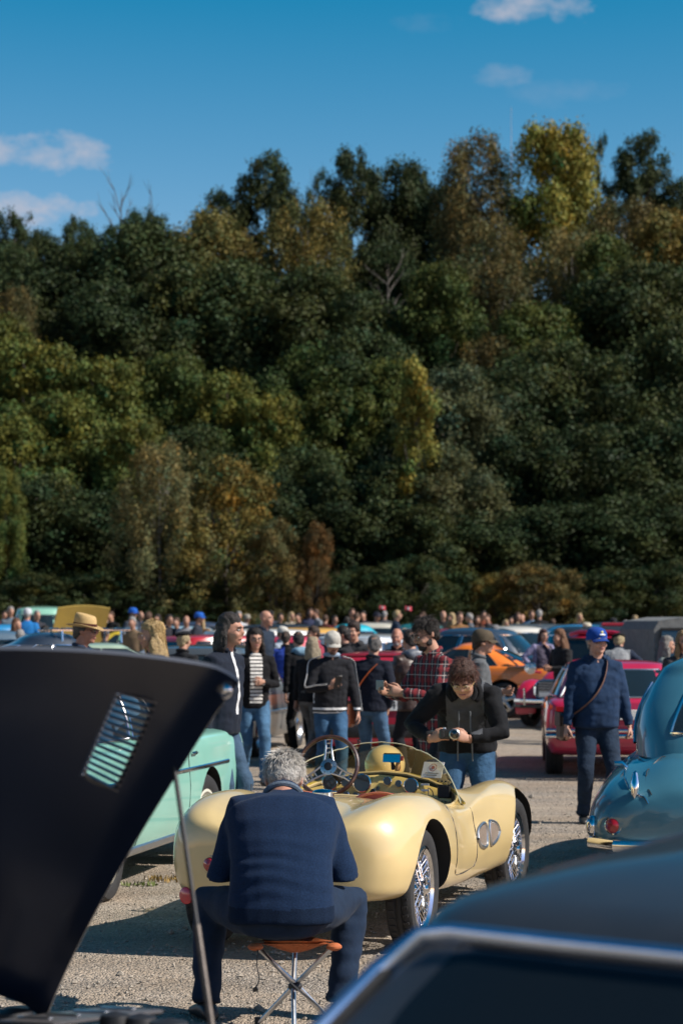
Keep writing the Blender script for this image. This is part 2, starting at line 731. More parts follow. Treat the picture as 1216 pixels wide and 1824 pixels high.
def make_ground():
    ys = [-120, -20, 0, 10] + list(np.linspace(14, 100, 23))
    xs = np.linspace(-400, 400, 21)
    V = [(x, y, gz(y)) for y in ys for x in xs]
    n = len(xs)
    F = [(i * n + j, i * n + j + 1, (i + 1) * n + j + 1, (i + 1) * n + j) for i in range(len(ys) - 1) for j in range(n - 1)]
    struct(MB().add(V, F).build('ground', M_GRAVEL))


def hz(x, y):
    if y <= 100:
        return gz(y)
    top = 14.5 + 4.5 * sstep(-25, 25, x)
    w = .6 * math.sin(x * .13 + y * .07) + .5 * math.sin(x * .31 - y * .11)
    t = sstep(99, 146, y)
    return gz(100) + top * t + w * sstep(100, 115, y) + max(0, y - 150) * .02


def make_hill():
    ys = list(np.linspace(100, 170, 36)) + [200, 260, 400, 900]
    xs = list(np.linspace(-70, 70, 57))
    xs = [-600, -300, -150, -100] + xs + [100, 150, 300, 600]
    V = [(x, y, hz(x, y)) for y in ys for x in xs]
    n = len(xs)
    F = [(i * n + j, i * n + j + 1, (i + 1) * n + j + 1, (i + 1) * n + j) for i in range(len(ys) - 1) for j in range(n - 1)]
    struct(MB().add(V, F).build('hillside', M_SOIL, smooth=180))


def quads_mesh(name, P, material, tint=None):
    """P: (n, 4, 3) array of quads"""
    n = P.shape[0]
    me = bpy.data.meshes.new(name)
    me.vertices.add(n * 4)
    me.vertices.foreach_set('co', P.reshape(-1).astype(np.float32))
    me.loops.add(n * 4)
    me.loops.foreach_set('vertex_index', np.arange(n * 4, dtype=np.int32))
    me.polygons.add(n)
    me.polygons.foreach_set('loop_start', np.arange(0, n * 4, 4, dtype=np.int32))
    me.polygons.foreach_set('loop_total', np.full(n, 4, dtype=np.int32))
    me.materials.append(material)
    if tint is not None:
        at = me.attributes.new('tint', 'FLOAT_COLOR', 'POINT')
        at.data.foreach_set('color', np.repeat(tint, 4, axis=0).astype(np.float32).reshape(-1))
    me.update()
    me.validate()
    return me


def scatter_stones():
    """loose gravel lying on the lot, far too many to count"""
    n = 26000
    Y = 8.8 + 21 * rng.random(n) ** 1.9
    X = (rng.random(n) * 2 - 1) * (.17 * Y + .3)
    r = .003 + .010 * rng.random(n) ** 2.3
    r[rng.random(n) < .012] *= 2.2
    base = np.array([(1, 0, 0), (0, 1, 0), (-1, 0, 0), (0, -1, 0), (0, 0, .8), (0, 0, -.8)], float)
    ang = rng.random(n) * 6.28
    sq = .6 + .8 * rng.random((n, 3))
    V = base[None] * sq[:, None, :] * r[:, None, None]
    V = V + (rng.random((n, 6, 3)) - .5) * r[:, None, None] * .5
    c, s = np.cos(ang)[:, None], np.sin(ang)[:, None]
    x = V[:, :, 0] * c - V[:, :, 1] * s
    y = V[:, :, 0] * s + V[:, :, 1] * c
    V = np.stack([x + X[:, None], y + Y[:, None], V[:, :, 2] + r[:, None] * .35 + np.maximum(0, (Y - 10) * .0048)[:, None]], -1)
    tri = np.array([(0, 1, 4), (1, 2, 4), (2, 3, 4), (3, 0, 4), (1, 0, 5), (2, 1, 5), (3, 2, 5), (0, 3, 5)])
    F = (np.arange(n)[:, None, None] * 6 + tri[None]).reshape(-1, 3)
    me = bpy.data.meshes.new('gravel')
    me.from_pydata(V.reshape(-1, 3).tolist(), [], F.tolist())
    me.materials.append(M_STONE)
    o = link('gravel', me)
    o['kind'] = 'stuff'
    o['label'] = 'loose grey and tan stones scattered over the gravel lot'
    o['category'] = 'gravel'


make_ground()
make_hill()
scatter_stones()


# ================================================================== trees
def leaf_material():
    m = bpy.data.materials.new('leaf')
    m.use_nodes = True
    nt = m.node_tree
    nt.nodes.clear()
    N, L = nt.nodes.new, nt.links.new
    out = N('ShaderNodeOutputMaterial')
    oi = N('ShaderNodeObjectInfo')
    at = N('ShaderNodeAttribute')
    at.attribute_name = 'tint'
    mu = N('ShaderNodeVectorMath'); mu.operation = 'MULTIPLY'
    L(oi.outputs['Color'], mu.inputs[0])
    L(at.outputs['Color'], mu.inputs[1])
    di = N('ShaderNodeBsdfPrincipled')
    di.inputs['Roughness'].default_value = .6
    di.inputs['Specular IOR Level'].default_value = .12
    L(mu.outputs[0], di.inputs['Base Color'])
    tr = N('ShaderNodeBsdfTranslucent')
    L(mu.outputs[0], tr.inputs['Color'])
    mx = N('ShaderNodeMixShader')
    mx.inputs[0].default_value = .2
    L(di.outputs[0], mx.inputs[1])
    L(tr.outputs[0], mx.inputs[2])
    L(mx.outputs[0], out.inputs[0])
    return m


M_LEAF = leaf_material()
M_BARK = mat('bark', None, .9, var=(6, .5), bump=(14, .8, .03))


def crown_mesh(name, seed, env, lobes, lobe_r, leaves, size, droop=0., flat=.6, huevar=.25):
    """env(t) -> envelope radius at height fraction t of a crown standing from z = z0 to z1"""
    g = np.random.default_rng(seed)
    z0, z1 = .7, 10.0
    # lobe centres
    t = g.random(lobes) ** .9
    a = g.random(lobes) * 2 * math.pi
    er = np.array([env(x) for x in t]) * (1 + .22 * np.sin(a * 2 + seed) * np.sin(t * 5 + seed * 2) + .14 * np.sin(a * 5 + t * 9 + seed))
    rad = er * np.sqrt(.12 + .88 * g.random(lobes))
    lr = lobe_r * (.6 + .8 * g.random(lobes)) * (.55 + .45 * er / er.max())
    cx, cy, cz = rad * np.cos(a), rad * np.sin(a), z0 + (z1 - z0) * t - lr * .3
    per = (leaves * lr ** 2 / (lr ** 2).sum()).astype(int) + 5
    li = np.repeat(np.arange(lobes), per)
    n = len(li)
    d = g.normal(size=(n, 3))
    d[:, 2] = d[:, 2] * .9 + .25
    d /= np.linalg.norm(d, axis=1)[:, None]
    rr = lr[li] * (.25 + .95 * g.random(n) ** .75)
    # second level: twigs gather the leaves into sprays
    k = 7
    sub = g.integers(0, max(2, n // k), n)
    jit = g.normal(size=(max(2, n // k), 3))[sub] * .26 * lobe_r
    pos = np.stack([cx[li], cy[li], cz[li]], -1) + d * rr[:, None] * np.array([1, 1, flat + .15]) + jit
    if droop:
        pos[:, 2] -= droop * (g.random(n) ** 2) * 1.6
    nrm = d + g.normal(size=(n, 3)) * .38 + np.array([0, 0, .25])
    nrm /= np.linalg.norm(nrm, axis=1)[:, None]
    u = np.cross(nrm, g.normal(size=(n, 3)))
    u /= np.linalg.norm(u, axis=1)[:, None]
    v = np.cross(nrm, u)
    s = size * (.55 + .9 * g.random(n))
    L_, W_ = s * .62, s * .38
    fold = nrm * (s * .12)[:, None]
    P = np.stack([pos - u * L_[:, None], pos - v * W_[:, None] + fold, pos + u * L_[:, None], pos + v * W_[:, None] + fold], 1)
    lb = .72 + .55 * g.random(lobes)
    lw = g.normal(size=lobes) * huevar
    bri = lb[li] * (.7 + .6 * g.random(n))
    warm = lw[li] + g.normal(size=n) * huevar * .6
    tint = np.stack([bri * (1 + warm * .7), bri * (1 + warm * .12), bri * (1 - warm * .35), np.ones(n)], -1).clip(.05, 3)
    return quads_mesh(name, P, M_LEAF, tint)


def trunk_mesh(name, seed, lean=.3, birch=False, branches=9, top=8.6, multi=1, r0=.2):
    g = random.Random(seed)
    mb = MB()
    for m in range(multi):
        a0 = g.random() * 6.28
        off = Vector((math.cos(a0), math.sin(a0), 0)) * (.0 if multi == 1 else .25)
        pts, rad = [], []
        for i in range(7):
            t = i / 6
            pts.append(off * (1 + 3 * t) + Vector((lean * math.sin(t * 2 + seed) + g.uniform(-.06, .06), lean * t * math.cos(seed) + g.uniform(-.06, .06), -.4 + t * (top + .4))))
            rad.append(lerp(r0, .03, t ** .8))
        mb.tube(pts, rad, 7)
        for b in range(branches):
            t = g.uniform(.25, .92)
            i = min(5, int(t * 6))
            p = pts[i].lerp(pts[i + 1], t * 6 - i)
            a = g.random() * 6.28
            ln = lerp(2.6, .9, t) * g.uniform(.7, 1.15)
            q = [p]
            for k in range(1, 4):
                q.append(p + Vector((math.cos(a) * ln * k / 3, math.sin(a) * ln * k / 3, ln * .28 * k + .08 * k * k)) + Vector((g.uniform(-.1, .1), g.uniform(-.1, .1), 0)))
            mb.tube(q, [.07, .05, .035, .012], 5)
    return mb.mesh(name, M_BARK)


def oval(t):
    return 3.3 * math.sqrt(max(.02, 1 - ((t - .45) / .58) ** 2))


def domed(t):
    return 3.6 * min(1, .62 + t * 1.3) * math.sqrt(max(.03, 1 - max(0, (t - .35) / .67) ** 2))


def spire(t):
    return 1.45 * (math.sqrt(max(.02, 1 - ((t - .4) / .62) ** 2)))


def shrubby(t):
    return 4.6 * math.sqrt(max(.02, 1 - t ** 2.2)) * (.8 + .2 * t)


PROTO = {
    'oak': (crown_mesh('crown', 1, domed, 170, .78, 42000, .155), trunk_mesh('trunk', 1)),
    'maple': (crown_mesh('crown', 2, oval, 190, .66, 40000, .155, huevar=.32), trunk_mesh('trunk', 2)),
    'ash': (crown_mesh('crown', 3, domed, 170, .60, 32000, .15), trunk_mesh('trunk', 3, branches=14)),
    'birch': (crown_mesh('crown', 4, oval, 210, .50, 34000, .115, droop=1.0, huevar=.3), trunk_mesh('trunk', 4, r0=.13, branches=13)),
    'poplar': (crown_mesh('crown', 5, spire, 110, .42, 18000, .14, huevar=.3), trunk_mesh('trunk', 5, lean=.1, r0=.14)),
    'shrub': (crown_mesh('crown', 6, shrubby, 190, .62, 30000, .15, huevar=.35), trunk_mesh('trunk', 6, multi=4, branches=6, r0=.09, top=7.5)),
    'airy': (crown_mesh('crown', 8, oval, 60, .5, 10000, .15), trunk_mesh('trunk', 8, branches=22, top=9.6)),
    'beech': (crown_mesh('crown', 9, oval, 150, .82, 42000, .155), trunk_mesh('trunk', 9)),
}
for c_, t_ in PROTO.values():
    t_.shade_smooth()

# own colours of the foliage
LEAF_K = .76
DK = (.043, .061, .022)
DK2 = (.053, .074, .026)
GR = (.075, .104, .027)
YG = (.118, .136, .030)
GOLD = (.150, .132, .038)
BRN = (.128, .112, .042)
RUST = (.150, .098, .038)
PALE = (.195, .175, .070)
BRIGHT = (.205, .200, .040)
YEL = (.25, .205, .038)
GREY = (.090, .108, .050)

TONE = {DK: 'very dark green', DK2: 'dark green', GR: 'mid green', YG: 'yellowish green', GOLD: 'golden olive', BRN: 'brownish', RUST: 'rust coloured', PALE: 'pale olive',
        BRIGHT: 'brightest yellow green', YEL: 'slim yellow', GREY: 'grey green'}
CROWN = {'oak': 'broad domed tree', 'maple': 'rounded tree', 'ash': 'loose topped tree', 'birch': 'birch with fine drooping twigs', 'poplar': 'poplar column', 'shrub': 'bush', 'airy': 'sparse thin tree', 'beech': 'dense oval tree'}
LANDMARK = [('the brightest hilltop tree', 988, 320, 132), ('the feathery brown hilltop birch', 855, 340, 133), ('the broad golden birch', 545, 440, 128), ('the olive gold tree', 375, 470, 129), ('the yellow poplar', 738, 780, 103),
            ('the pale birch at the wood edge', 292, 880, 99), ('the golden bushy tree', 410, 930, 99.5), ('the low olive brown bush', 955, 1045, 97), ('the leafless skyline tree', 215, 380, 139),
            ('the dead pale tree', 690, 520, 126), ('the small bright tree at the wood foot', 12, 900, 101)]


def tree_label(px, py, Y, kind, col):
    if col == BRIGHT:
        return 'brightest yellow green round tree on the top of the hill'
    if col == YEL:
        return 'slim yellow poplar column standing among the green trees'
    lm = min((l for l in LANDMARK), key=lambda l: math.hypot(l[1] - px, l[2] - py))
    dY = Y - lm[3]
    rel = 'beside' if abs(dY) < 3 else ('uphill from' if dY > 9 else 'just behind' if dY > 0 else 'in front of' if dY > -9 else 'downhill from')
    return f'{TONE[col]} {CROWN[kind]} {rel} {lm[0]}'


def tree(px, py, wpx, Y, kind, col, label=None, turn=None, jitter=.12):
    top = PT(px, py, Y)
    x = top.x
    bz = hz(x, Y)
    h = top.z - bz
    if h < 1.5:
        h = 1.5
    rw = wpx * .56 * Y / FPX
    env = {'poplar': 1.55, 'shrub': 4.3}.get(kind, 3.6)
    s = rw / env
    sz = h / 10.1
    lab = label or tree_label(px, py + wpx * .6, Y, kind, col)
    r = thing('shrub' if kind == 'shrub' else kind + '_tree', lab, 'bush' if kind == 'shrub' else 'tree', (x, Y, bz - .05),
              turn if turn is not None else random.random() * 6.28, 'trees of the wooded hillside')
    r.scale = (s, s, sz)
    cm, tm = PROTO[kind]
    k = random.uniform(1 - jitter, 1 + jitter)
    w = random.uniform(-.06, .06)
    o = bpy.data.objects.new('crown', cm)
    C.objects.link(o)
    o.parent = r
    k *= LEAF_K
    o.color = (col[0] * k * (1 + w), col[1] * k, col[2] * k * (1 - w), 1)
    o = bpy.data.objects.new('trunk', tm)
    C.objects.link(o)
    o.parent = r
    o.color = (.30, .28, .25, 1) if kind == 'birch' else (.075, .062, .05, 1)
    return r


# --- the skyline
for a in [(22, 372, 120, 138, 'ash', DK2), (75, 415, 120, 140, 'oak', DK), (140, 384, 110, 138, 'ash', DK2), (215, 402, 120, 136, 'ash', DK2),
          (262, 372, 130, 134, 'ash', DK2), (400, 335, 130, 141, 'ash', DK), (478, 272, 150, 141, 'ash', DK), (560, 300, 70, 143, 'airy', DK2),
          (628, 262, 150, 139, 'ash', DK), (715, 288, 140, 140, 'oak', DK), (780, 330, 160, 140, 'beech', DK),
          (1062, 238, 70, 143, 'airy', DK), (1140, 232, 130, 140, 'ash', DK), (1205, 318, 130, 139, 'ash', DK), (1260, 330, 150, 139, 'oak', DK),
          (-40, 420, 140, 139, 'oak', DK)]:
    tree(*a)
tree(855, 228, 190, 133, 'birch', BRN, 'tall brownish birch with feathery crown on the top of the hill')
tree(988, 220, 190, 132, 'maple', BRIGHT)
tree(545, 345, 215, 128, 'birch', GOLD, 'broad golden birch below the skyline of the hill')
tree(375, 378, 190, 129, 'oak', GOLD, 'olive gold broad tree below the left skyline')
# --- upper slope
for a in [(120, 430, 260, 128, 'beech', DK), (255, 400, 240, 127, 'oak', DK2), (15, 440, 130, 130, 'oak', DK2), (30, 500, 110, 121, 'birch', BRN),
          (420, 470, 250, 124, 'oak', DK2), (330, 470, 230, 123, 'maple', DK2), (200, 500, 240, 123, 'beech', DK),
          (560, 480, 260, 122, 'oak', DK2), (690, 430, 170, 130, 'beech', DK), (780, 470, 180, 121, 'maple', GR), (870, 380, 190, 128, 'birch', BRN),
          (905, 450, 160, 124, 'birch', BRN), (1010, 400, 190, 126, 'birch', PALE), (1110, 345, 220, 130, 'birch', BRN), (1190, 380, 190, 127, 'maple', GOLD),
          (1075, 420, 170, 124, 'maple', GR), (1150, 470, 260, 121, 'beech', DK), (960, 540, 220, 119, 'maple', GR), (880, 590, 170, 117, 'birch', BRN),
          (1230, 480, 200, 122, 'oak', DK2), (640, 520, 200, 124, 'beech', DK), (720, 560, 150, 122, 'beech', DK)]:
    tree(*a)
# --- middle slope
for a in [(60, 610, 250, 114, 'maple', YG), (-10, 560, 170, 117, 'maple', YG), (195, 638, 190, 113, 'maple', YG), (310, 630, 190, 114, 'maple', GR),
          (405, 665, 170, 112, 'maple', YG), (485, 705, 150, 111, 'maple', YG), (110, 700, 200, 111, 'maple', YG), (240, 745, 150, 109, 'maple', YG),
          (560, 620, 220, 115, 'oak', GR), (640, 590, 230, 115, 'oak', DK2), (610, 690, 190, 111, 'maple', GR), (700, 640, 160, 112, 'maple', GR),
          (815, 655, 200, 110, 'oak', GREY), (900, 660, 200, 113, 'oak', DK), (1000, 610, 240, 115, 'beech', DK2), (1100, 640, 260, 113, 'oak', DK),
          (1200, 580, 240, 114, 'maple', DK2), (940, 760, 220, 109, 'beech', DK), (1060, 760, 260, 108, 'oak', DK), (1170, 740, 240, 109, 'beech', DK),
          (1250, 700, 200, 110, 'oak', DK), (20, 740, 200, 109, 'maple', YG), (350, 760, 190, 109, 'oak', DK2), (540, 800, 180, 107, 'oak', DK2)]:
    tree(*a)
tree(738, 640, 80, 103.4, 'poplar', YEL)
# --- the edge of the wood
for a in [(60, 850, 240, 104, 'beech', DK), (180, 880, 240, 104, 'oak', DK), (300, 900, 240, 104, 'beech', DK), (620, 860, 210, 104, 'oak', DK),
          (700, 820, 200, 104, 'maple', DK2), (800, 800, 190, 104, 'oak', GREY), (760, 900, 180, 102, 'maple', DK2), (880, 900, 230, 104, 'beech', DK),
          (1000, 900, 260, 104, 'oak', DK), (1120, 880, 260, 104, 'beech', DK), (1220, 870, 230, 104, 'oak', DK), (480, 860, 200, 105, 'oak', DK),
          (-30, 880, 200, 104, 'oak', DK)]:
    tree(*a)
tree(12, 838, 80, 101, 'maple', YG, 'small bright yellow green tree at the left foot of the wood')
tree(292, 776, 170, 99, 'birch', PALE)
tree(400, 815, 220, 99.5, 'shrub', GOLD, 'golden olive bushy tree beside the pale birch')
tree(490, 925, 150, 98, 'shrub', BRN, 'brownish bush at the foot of the golden bushy tree')
tree(562, 930, 84, 97.5, 'shrub', RUST)
tree(955, 1000, 190, 97, 'shrub', BRN, 'low olive brown bush in front of the dark wood')
tree(880, 1020, 110, 97.5, 'shrub', GOLD, 'low golden bush beside the olive brown bush')
for px, py, w in [(60, 1020, 200), (190, 1010, 200), (330, 1030, 190), (640, 1010, 180), (740, 990, 190), (1080, 1010, 200), (1190, 1000, 200)]:
    tree(px, py, w, 98.5, 'shrub', DK, None)


def bare_tree(px, py, Y, h, seed, label, spread=.5):
    g = random.Random(seed)
    top = PT(px, py, Y)
    r = thing('bare_tree', label, 'tree', (top.x, Y, top.z - h))
    mb = MB()
    mb.tube([(0, 0, 0), (.1, 0, h * .4), (0, 0, h * .7), (.05, 0, h)], [.09, .065, .04, .008], 6)
    mb.build('trunk', M_BARK, r, color=(.09, .08, .07))
    for i in range(11):
        z = h * g.uniform(.35, .9)
        a = g.random() * 6.28
        ln = h * g.uniform(.18, .4)
        p = [Vector((0, 0, z))]
        for k in range(1, 5):
            p.append(p[-1] + Vector((math.cos(a) * spread, math.sin(a) * spread, .8)) * ln / 4 + Vector((g.uniform(-.12, .12), g.uniform(-.12, .12), 0)))
        b = MB().tube(p, [.035, .028, .02, .012, .004], 5)
        for k in range(3):
            q = p[g.randint(1, 3)]
            a2 = a + g.uniform(-1.3, 1.3)
            b.tube([q, q + Vector((math.cos(a2) * .4, math.sin(a2) * .4, .5)) * ln * .5], [.02, .005], 4)
        b.build('branch', M_BARK, r, color=(.09, .08, .07))


bare_tree(215, 338, 139, 9, 3, 'leafless tree with thin upright twigs above the left skyline', .35)
bare_tree(268, 345, 139.5, 8.5, 5, 'smaller leafless tree beside the dark skyline crowns', .35)
bare_tree(690, 470, 126, 6.5, 9, 'dead pale tree with crooked branches between the green crowns', .7)


def mast():
    p = PT(910, 190, 150)
    r = thing('antenna_mast', 'thin antenna mast rising above the hilltop trees', 'antenna', (p.x, 150, hz(p.x, 150)))
    h = p.z - hz(p.x, 150)
    MB().tube([(0, 0, 0), (0, 0, h * .8)], [.09, .05], 6).build('pole', M_ALU, r)
    MB().tube([(0, 0, h * .79), (0, 0, h)], [.035, .02], 6).build('aerial', M_ALU, r)


mast()

# ================================================================== cars: shared builders
# a car's own frame: +Y forward, +X to its right, +Z up, origin on the ground below the middle of the rear axle
def ring_mtx(pos, axis):
    """matrix whose local Z points along axis"""
    q = Vector(axis).to_track_quat('Z', 'Y')
    return Matrix.Translation(Vector(pos)) @ q.to_matrix().to_4x4()


WHEEL_CACHE = {}
PAINT_K = .95


def wheel(parent, pos, side, r=.30, w=.17, style='disc', steer=0., color=(.5, .5, .5)):
    """side +1 right, -1 left; thing > wheel > tyre, rim ..."""
    key = (round(r, 3), round(w, 3), style)
    if key not in WHEEL_CACHE:
        ri = r * (.66 if style != 'wire' else .71)
        t = MB()
        prof = [(ri, -w * .40), (ri + .015, -w * .46), (r * .86, -w * .5), (r * .955, -w * .46), (r, -w * .34), (r, -w * .12), (r - .007, -w * .1),
                (r - .007, -w * .04), (r, -w * .02), (r, w * .1), (r - .007, w * .12), (r - .007, w * .18), (r, w * .2), (r, w * .34), (r * .955, w * .46),
                (r * .86, w * .5), (ri + .015, w * .46), (ri, w * .40)]
        t.lathe(prof, 44)
        if style == 'wire':
            for k in range(44):
                a = 2 * math.pi * k / 44
                for zz in (-.25, .25):
                    rot = Matrix.Rotation(a + (0.07 if zz > 0 else 0), 3, 'Z')
                    t.box(rot @ Vector((r - .002, 0, zz * w)), (.014, .014, w * .2), rot=rot)
        parts = {'tyre': t.mesh('tyre', M_RUBBER)}
        if style == 'wire':
            rim = MB().lathe([(ri + .004, w * .42), (ri - .012, w * .43), (ri - .03, w * .33), (ri - .035, w * .1), (ri - .022, -w * .2), (ri + .004, -w * .4)], 44)
            parts['rim'] = rim.mesh('rim', M_CHROME)
            hub = MB().lathe([(0, w * .62), (.022, w * .6), (.03, w * .5), (.046, w * .46), (.046, w * .30), (.03, w * .2), (.05, -w * .2), (0, -w * .3)], 20)
            for a in (0.4, 0.4 + math.pi):      # knock-off ears
                rot = Matrix.Rotation(a, 3, 'Z')
                hub.box(rot @ Vector((.052, 0, w * .52)), (.06, .022, .014), rot=rot, bev=.005)
            parts['hub'] = hub.mesh('hub', M_CHROME)
            drum = MB().lathe([(0, -w * .12), (.10, -w * .14), (.118, -w * .22), (.118, -w * .5), (0, -w * .5)], 28)
            parts['brake_drum'] = drum.mesh('brake_drum', M_ALU)
            sp = MB()
            for k in range(60):
                a = 2 * math.pi * k / 60
                tw = (.34 if k % 2 else -.34)
                out = k % 3 == 0
                p0 = Vector((.042 * math.cos(a + tw * 2.4), .042 * math.sin(a + tw * 2.4), w * (.36 if out else -.05)))
                p1 = Vector(((ri - .03) * math.cos(a), (ri - .03) * math.sin(a), w * (.05 if out else .28)))
                sp.tube([p0, p1], .0028, 4)
            parts['spokes'] = sp.mesh('spokes', M_CHROME)
        elif style == 'star':
            rim = MB().lathe([(ri + .004, w * .42), (ri - .015, w * .44), (ri - .03, w * .3), (ri - .03, -w * .3)], 30)
            parts['rim'] = rim.mesh('rim', M_ALU)
            sp = MB().lathe([(0, w * .34), (.05, w * .36), (.07, w * .3), (.07, w * .1)], 18)
            for k in range(5):
                rot = Matrix.Rotation(2 * math.pi * k / 5, 3, 'Z')
                sp.box(rot @ Vector((ri * .5, 0, w * .28)), (ri * .98, .055, .03), rot=rot, bev=.01)
            parts['spokes'] = sp.mesh('spokes', M_ALU)
            parts['brake_drum'] = MB().lathe([(0, 0), (ri * .8, 0)], 20).mesh('brake_drum', M_WELL)
        else:
            rim = MB().lathe([(ri + .004, w * .42), (ri - .015, w * .44), (ri - .035, w * .3), (ri - .05, w * .12), (ri * .7, w * .14), (ri * .55, w * .22), (ri * .5, w * .2), (0, w * .2)], 30)
            parts['rim'] = rim.mesh('rim', M_ALU if style == 'alloy' else M_PAINT_OLD)
            cap = MB().lathe([(ri * .58, w * .2), (ri * .56, w * .27), (ri * .42, w * .36), (ri * .2, w * .4), (0, w * .41)], 26)
            parts['hubcap'] = cap.mesh('hubcap', M_CHROME)
            if style == 'alloy':
                for k in range(9):
                    a = 2 * math.pi * k / 9
                    cap2 = MB()
        for m in parts.values():
            finish(m, 40, True)
        WHEEL_CACHE[key] = parts
    wroot = bpy.data.objects.new('wheel', WHEEL_CACHE[key]['tyre'])
    C.objects.link(wroot)
    wroot.parent = parent
    wroot.location = pos
    wroot.rotation_euler = (0, R(90) * side, 0) if not steer else (Matrix.Rotation(steer, 3, 'Z') @ Matrix.Rotation(R(90) * side, 3, 'Y')).to_euler()
    for nm, me in WHEEL_CACHE[key].items():
        if nm == 'tyre':
            continue
        o = bpy.data.objects.new(nm, me)
        C.objects.link(o)
        o.parent = wroot
        o.color = (*color, 1)
        if nm == 'spokes':
            o['kind'] = 'stuff'
    return wroot


def bool_cut(me, cutters, cut_mats):
    """difference of a mesh and several closed cutter meshes (MB); the cut faces take the cutter's material"""
    ob = bpy.data.objects.new('tmp', me)
    C.objects.link(ob)
    tmp = []
    for cb, cm in zip(cutters, cut_mats):
        cme = cb.mesh('cut', cm)
        finish(cme, None, True)
        co = bpy.data.objects.new('cut', cme)
        C.objects.link(co)
        tmp.append(co)
        md = ob.modifiers.new('b', 'BOOLEAN')
        md.operation = 'DIFFERENCE'
        md.solver = 'EXACT'
        md.object = co
        if hasattr(md, 'material_mode'):
            md.material_mode = 'TRANSFER'
    dg = bpy.context.evaluated_depsgraph_get()
    dg.update()
    res = bpy.data.meshes.new_from_object(ob.evaluated_get(dg))
    bpy.data.objects.remove(ob)
    for t in tmp:
        bpy.data.objects.remove(t)
    return res


def body_loft(stations, section, su=5, sv=4):
    """stations: list of parameter tuples; section(params) -> half section points (x, z) from bottom centre to top centre.
    returns grid function samples and a closed MB"""
    S = np.array([[p[0] for _ in section(p)] for p in stations])
    XZ = np.array([section(p) for p in stations])                 # (ns, npts, 2)
    A = np.concatenate([XZ[:, :, :1], S[:, :, None], XZ[:, :, 1:]], 2)   # x, y, z
    A = crom(crom(A, su, 0), sv, 1)
    A[:, 0, 0] = 0
    A[:, -1, 0] = 0
    A[:, :, 0] = np.maximum(A[:, :, 0], 0)
    mb = MB()
    rings = []
    for i in range(A.shape[0]):
        half = [Vector(p) for p in A[i]]
        other = [Vector((-p.x, p.y, p.z)) for p in half[-2:0:-1]]
        rings.append(half + other)
    mb.loft(rings, 0, True, True)
    return A, mb


class Surf:
    """lookup of the body side: x at (y, z) and z at (x, y) on the top"""

    def __init__(self, A):
        self.A = A

    def side_x(self, y, z):
        i = int(np.argmin(np.abs(self.A[:, 5, 1] - y)))
        row = self.A[i]
        d = np.abs(row[:, 2] - z) - row[:, 0] * .02
        ok = row[:, 0] > row[:, 0].max() * .6
        d[~ok] = 9
        return float(row[int(np.argmin(d)), 0])

    def top_z(self, x, y):
        i = int(np.argmin(np.abs(self.A[:, 5, 1] - y)))
        row = self.A[i]
        k = int(np.argmax(row[:, 0]))
        up = row[k:]
        j = int(np.argmin(np.abs(up[:, 0] - x)))
        return float(up[j, 2])


def strip_on_side(parent, name, surf, y0, y1, z0, z1, side, rad, material, n=14, flat=.5):
    pts = []
    for i in range(n + 1):
        t = i / n
        y, z = lerp(y0, y1, t), lerp(z0, z1, t)
        pts.append((side * (surf.side_x(y, z) + rad * .25), y, z))
    return MB().tube(pts, rad, 6, flat=flat, up=(0, 0, 1)).build(name, material, parent)


# ---------------------------------------------------------------- generic closed car
def glasshouse(spec):
    """returns (point function, MB shell). spec: yb0 yb1 zb wb | yr0 yr1 zr wr, n"""
    n = spec.get('n', 4.5)
    rake = spec.get('rake', 0.)

    def rk(t, y):
        return rake * t * t * (y - spec['yr0'])

    def par(t):
        bow = spec.get('bow', .03) * math.sin(math.pi * t)
        y0 = lerp(spec['yb0'], spec['yr0'], t) - bow
        y1 = lerp(spec['yb1'], spec['yr1'], t) + bow
        w = lerp(spec['wb'], spec['wr'], t) + bow * .7
        return y0, y1, w, lerp(spec['zb'], spec['zr'], t)

    def side(t, q, s, off=0.):
        y0, y1, w, z = par(t)
        yc, hf = (y0 + y1) / 2, (y1 - y0) / 2
        e = max(-1, min(1, 2 * q - 1))
        return Vector((s * (w * (1 - abs(e) ** n) ** (1 / n) + off), yc + hf * e, z + rk(t, yc + hf * e)))

    def end(t, q, front, off=0.):
        y0, y1, w, z = par(t)
        yc, hf = (y0 + y1) / 2, (y1 - y0) / 2
        e = max(-1, min(1, 2 * q - 1))
        k = (1 - abs(e) ** n) ** (1 / n)
        return Vector((w * e, yc + (1 if front else -1) * (hf * k + off), z + rk(t, yc + (1 if front else -1) * hf * k)))

    N_ = 44

    def ring(t, shrink=0., dz=0.):
        y0, y1, w, z = par(t)
        yc, hf = (y0 + y1) / 2, (y1 - y0) / 2
        pts = []
        for j in range(N_):
            a = 2 * math.pi * j / N_
            c_, s_ = math.cos(a), math.sin(a)
            x = w * math.copysign(abs(c_) ** (2 / n), c_)
            y = hf * math.copysign(abs(s_) ** (2 / n), s_)
            pts.append(Vector((x * (1 - shrink), yc + y * (1 - shrink), z + dz + rk(t, yc + y * (1 - shrink)))))
        return pts
    cr = spec.get('crown', .06)
    rings = [ring(0), ring(.15), ring(.35), ring(.6), ring(.82), ring(.93)]
    rings += [ring(1, 0, 0), ring(1, .04, cr * .20), ring(1, .12, cr * .40), ring(1, .30, cr * .70), ring(1, .6, cr * .93), ring(1, .9, cr)]
    mb = MB().loft(rings, 0, True, True)
    return side, end, mb


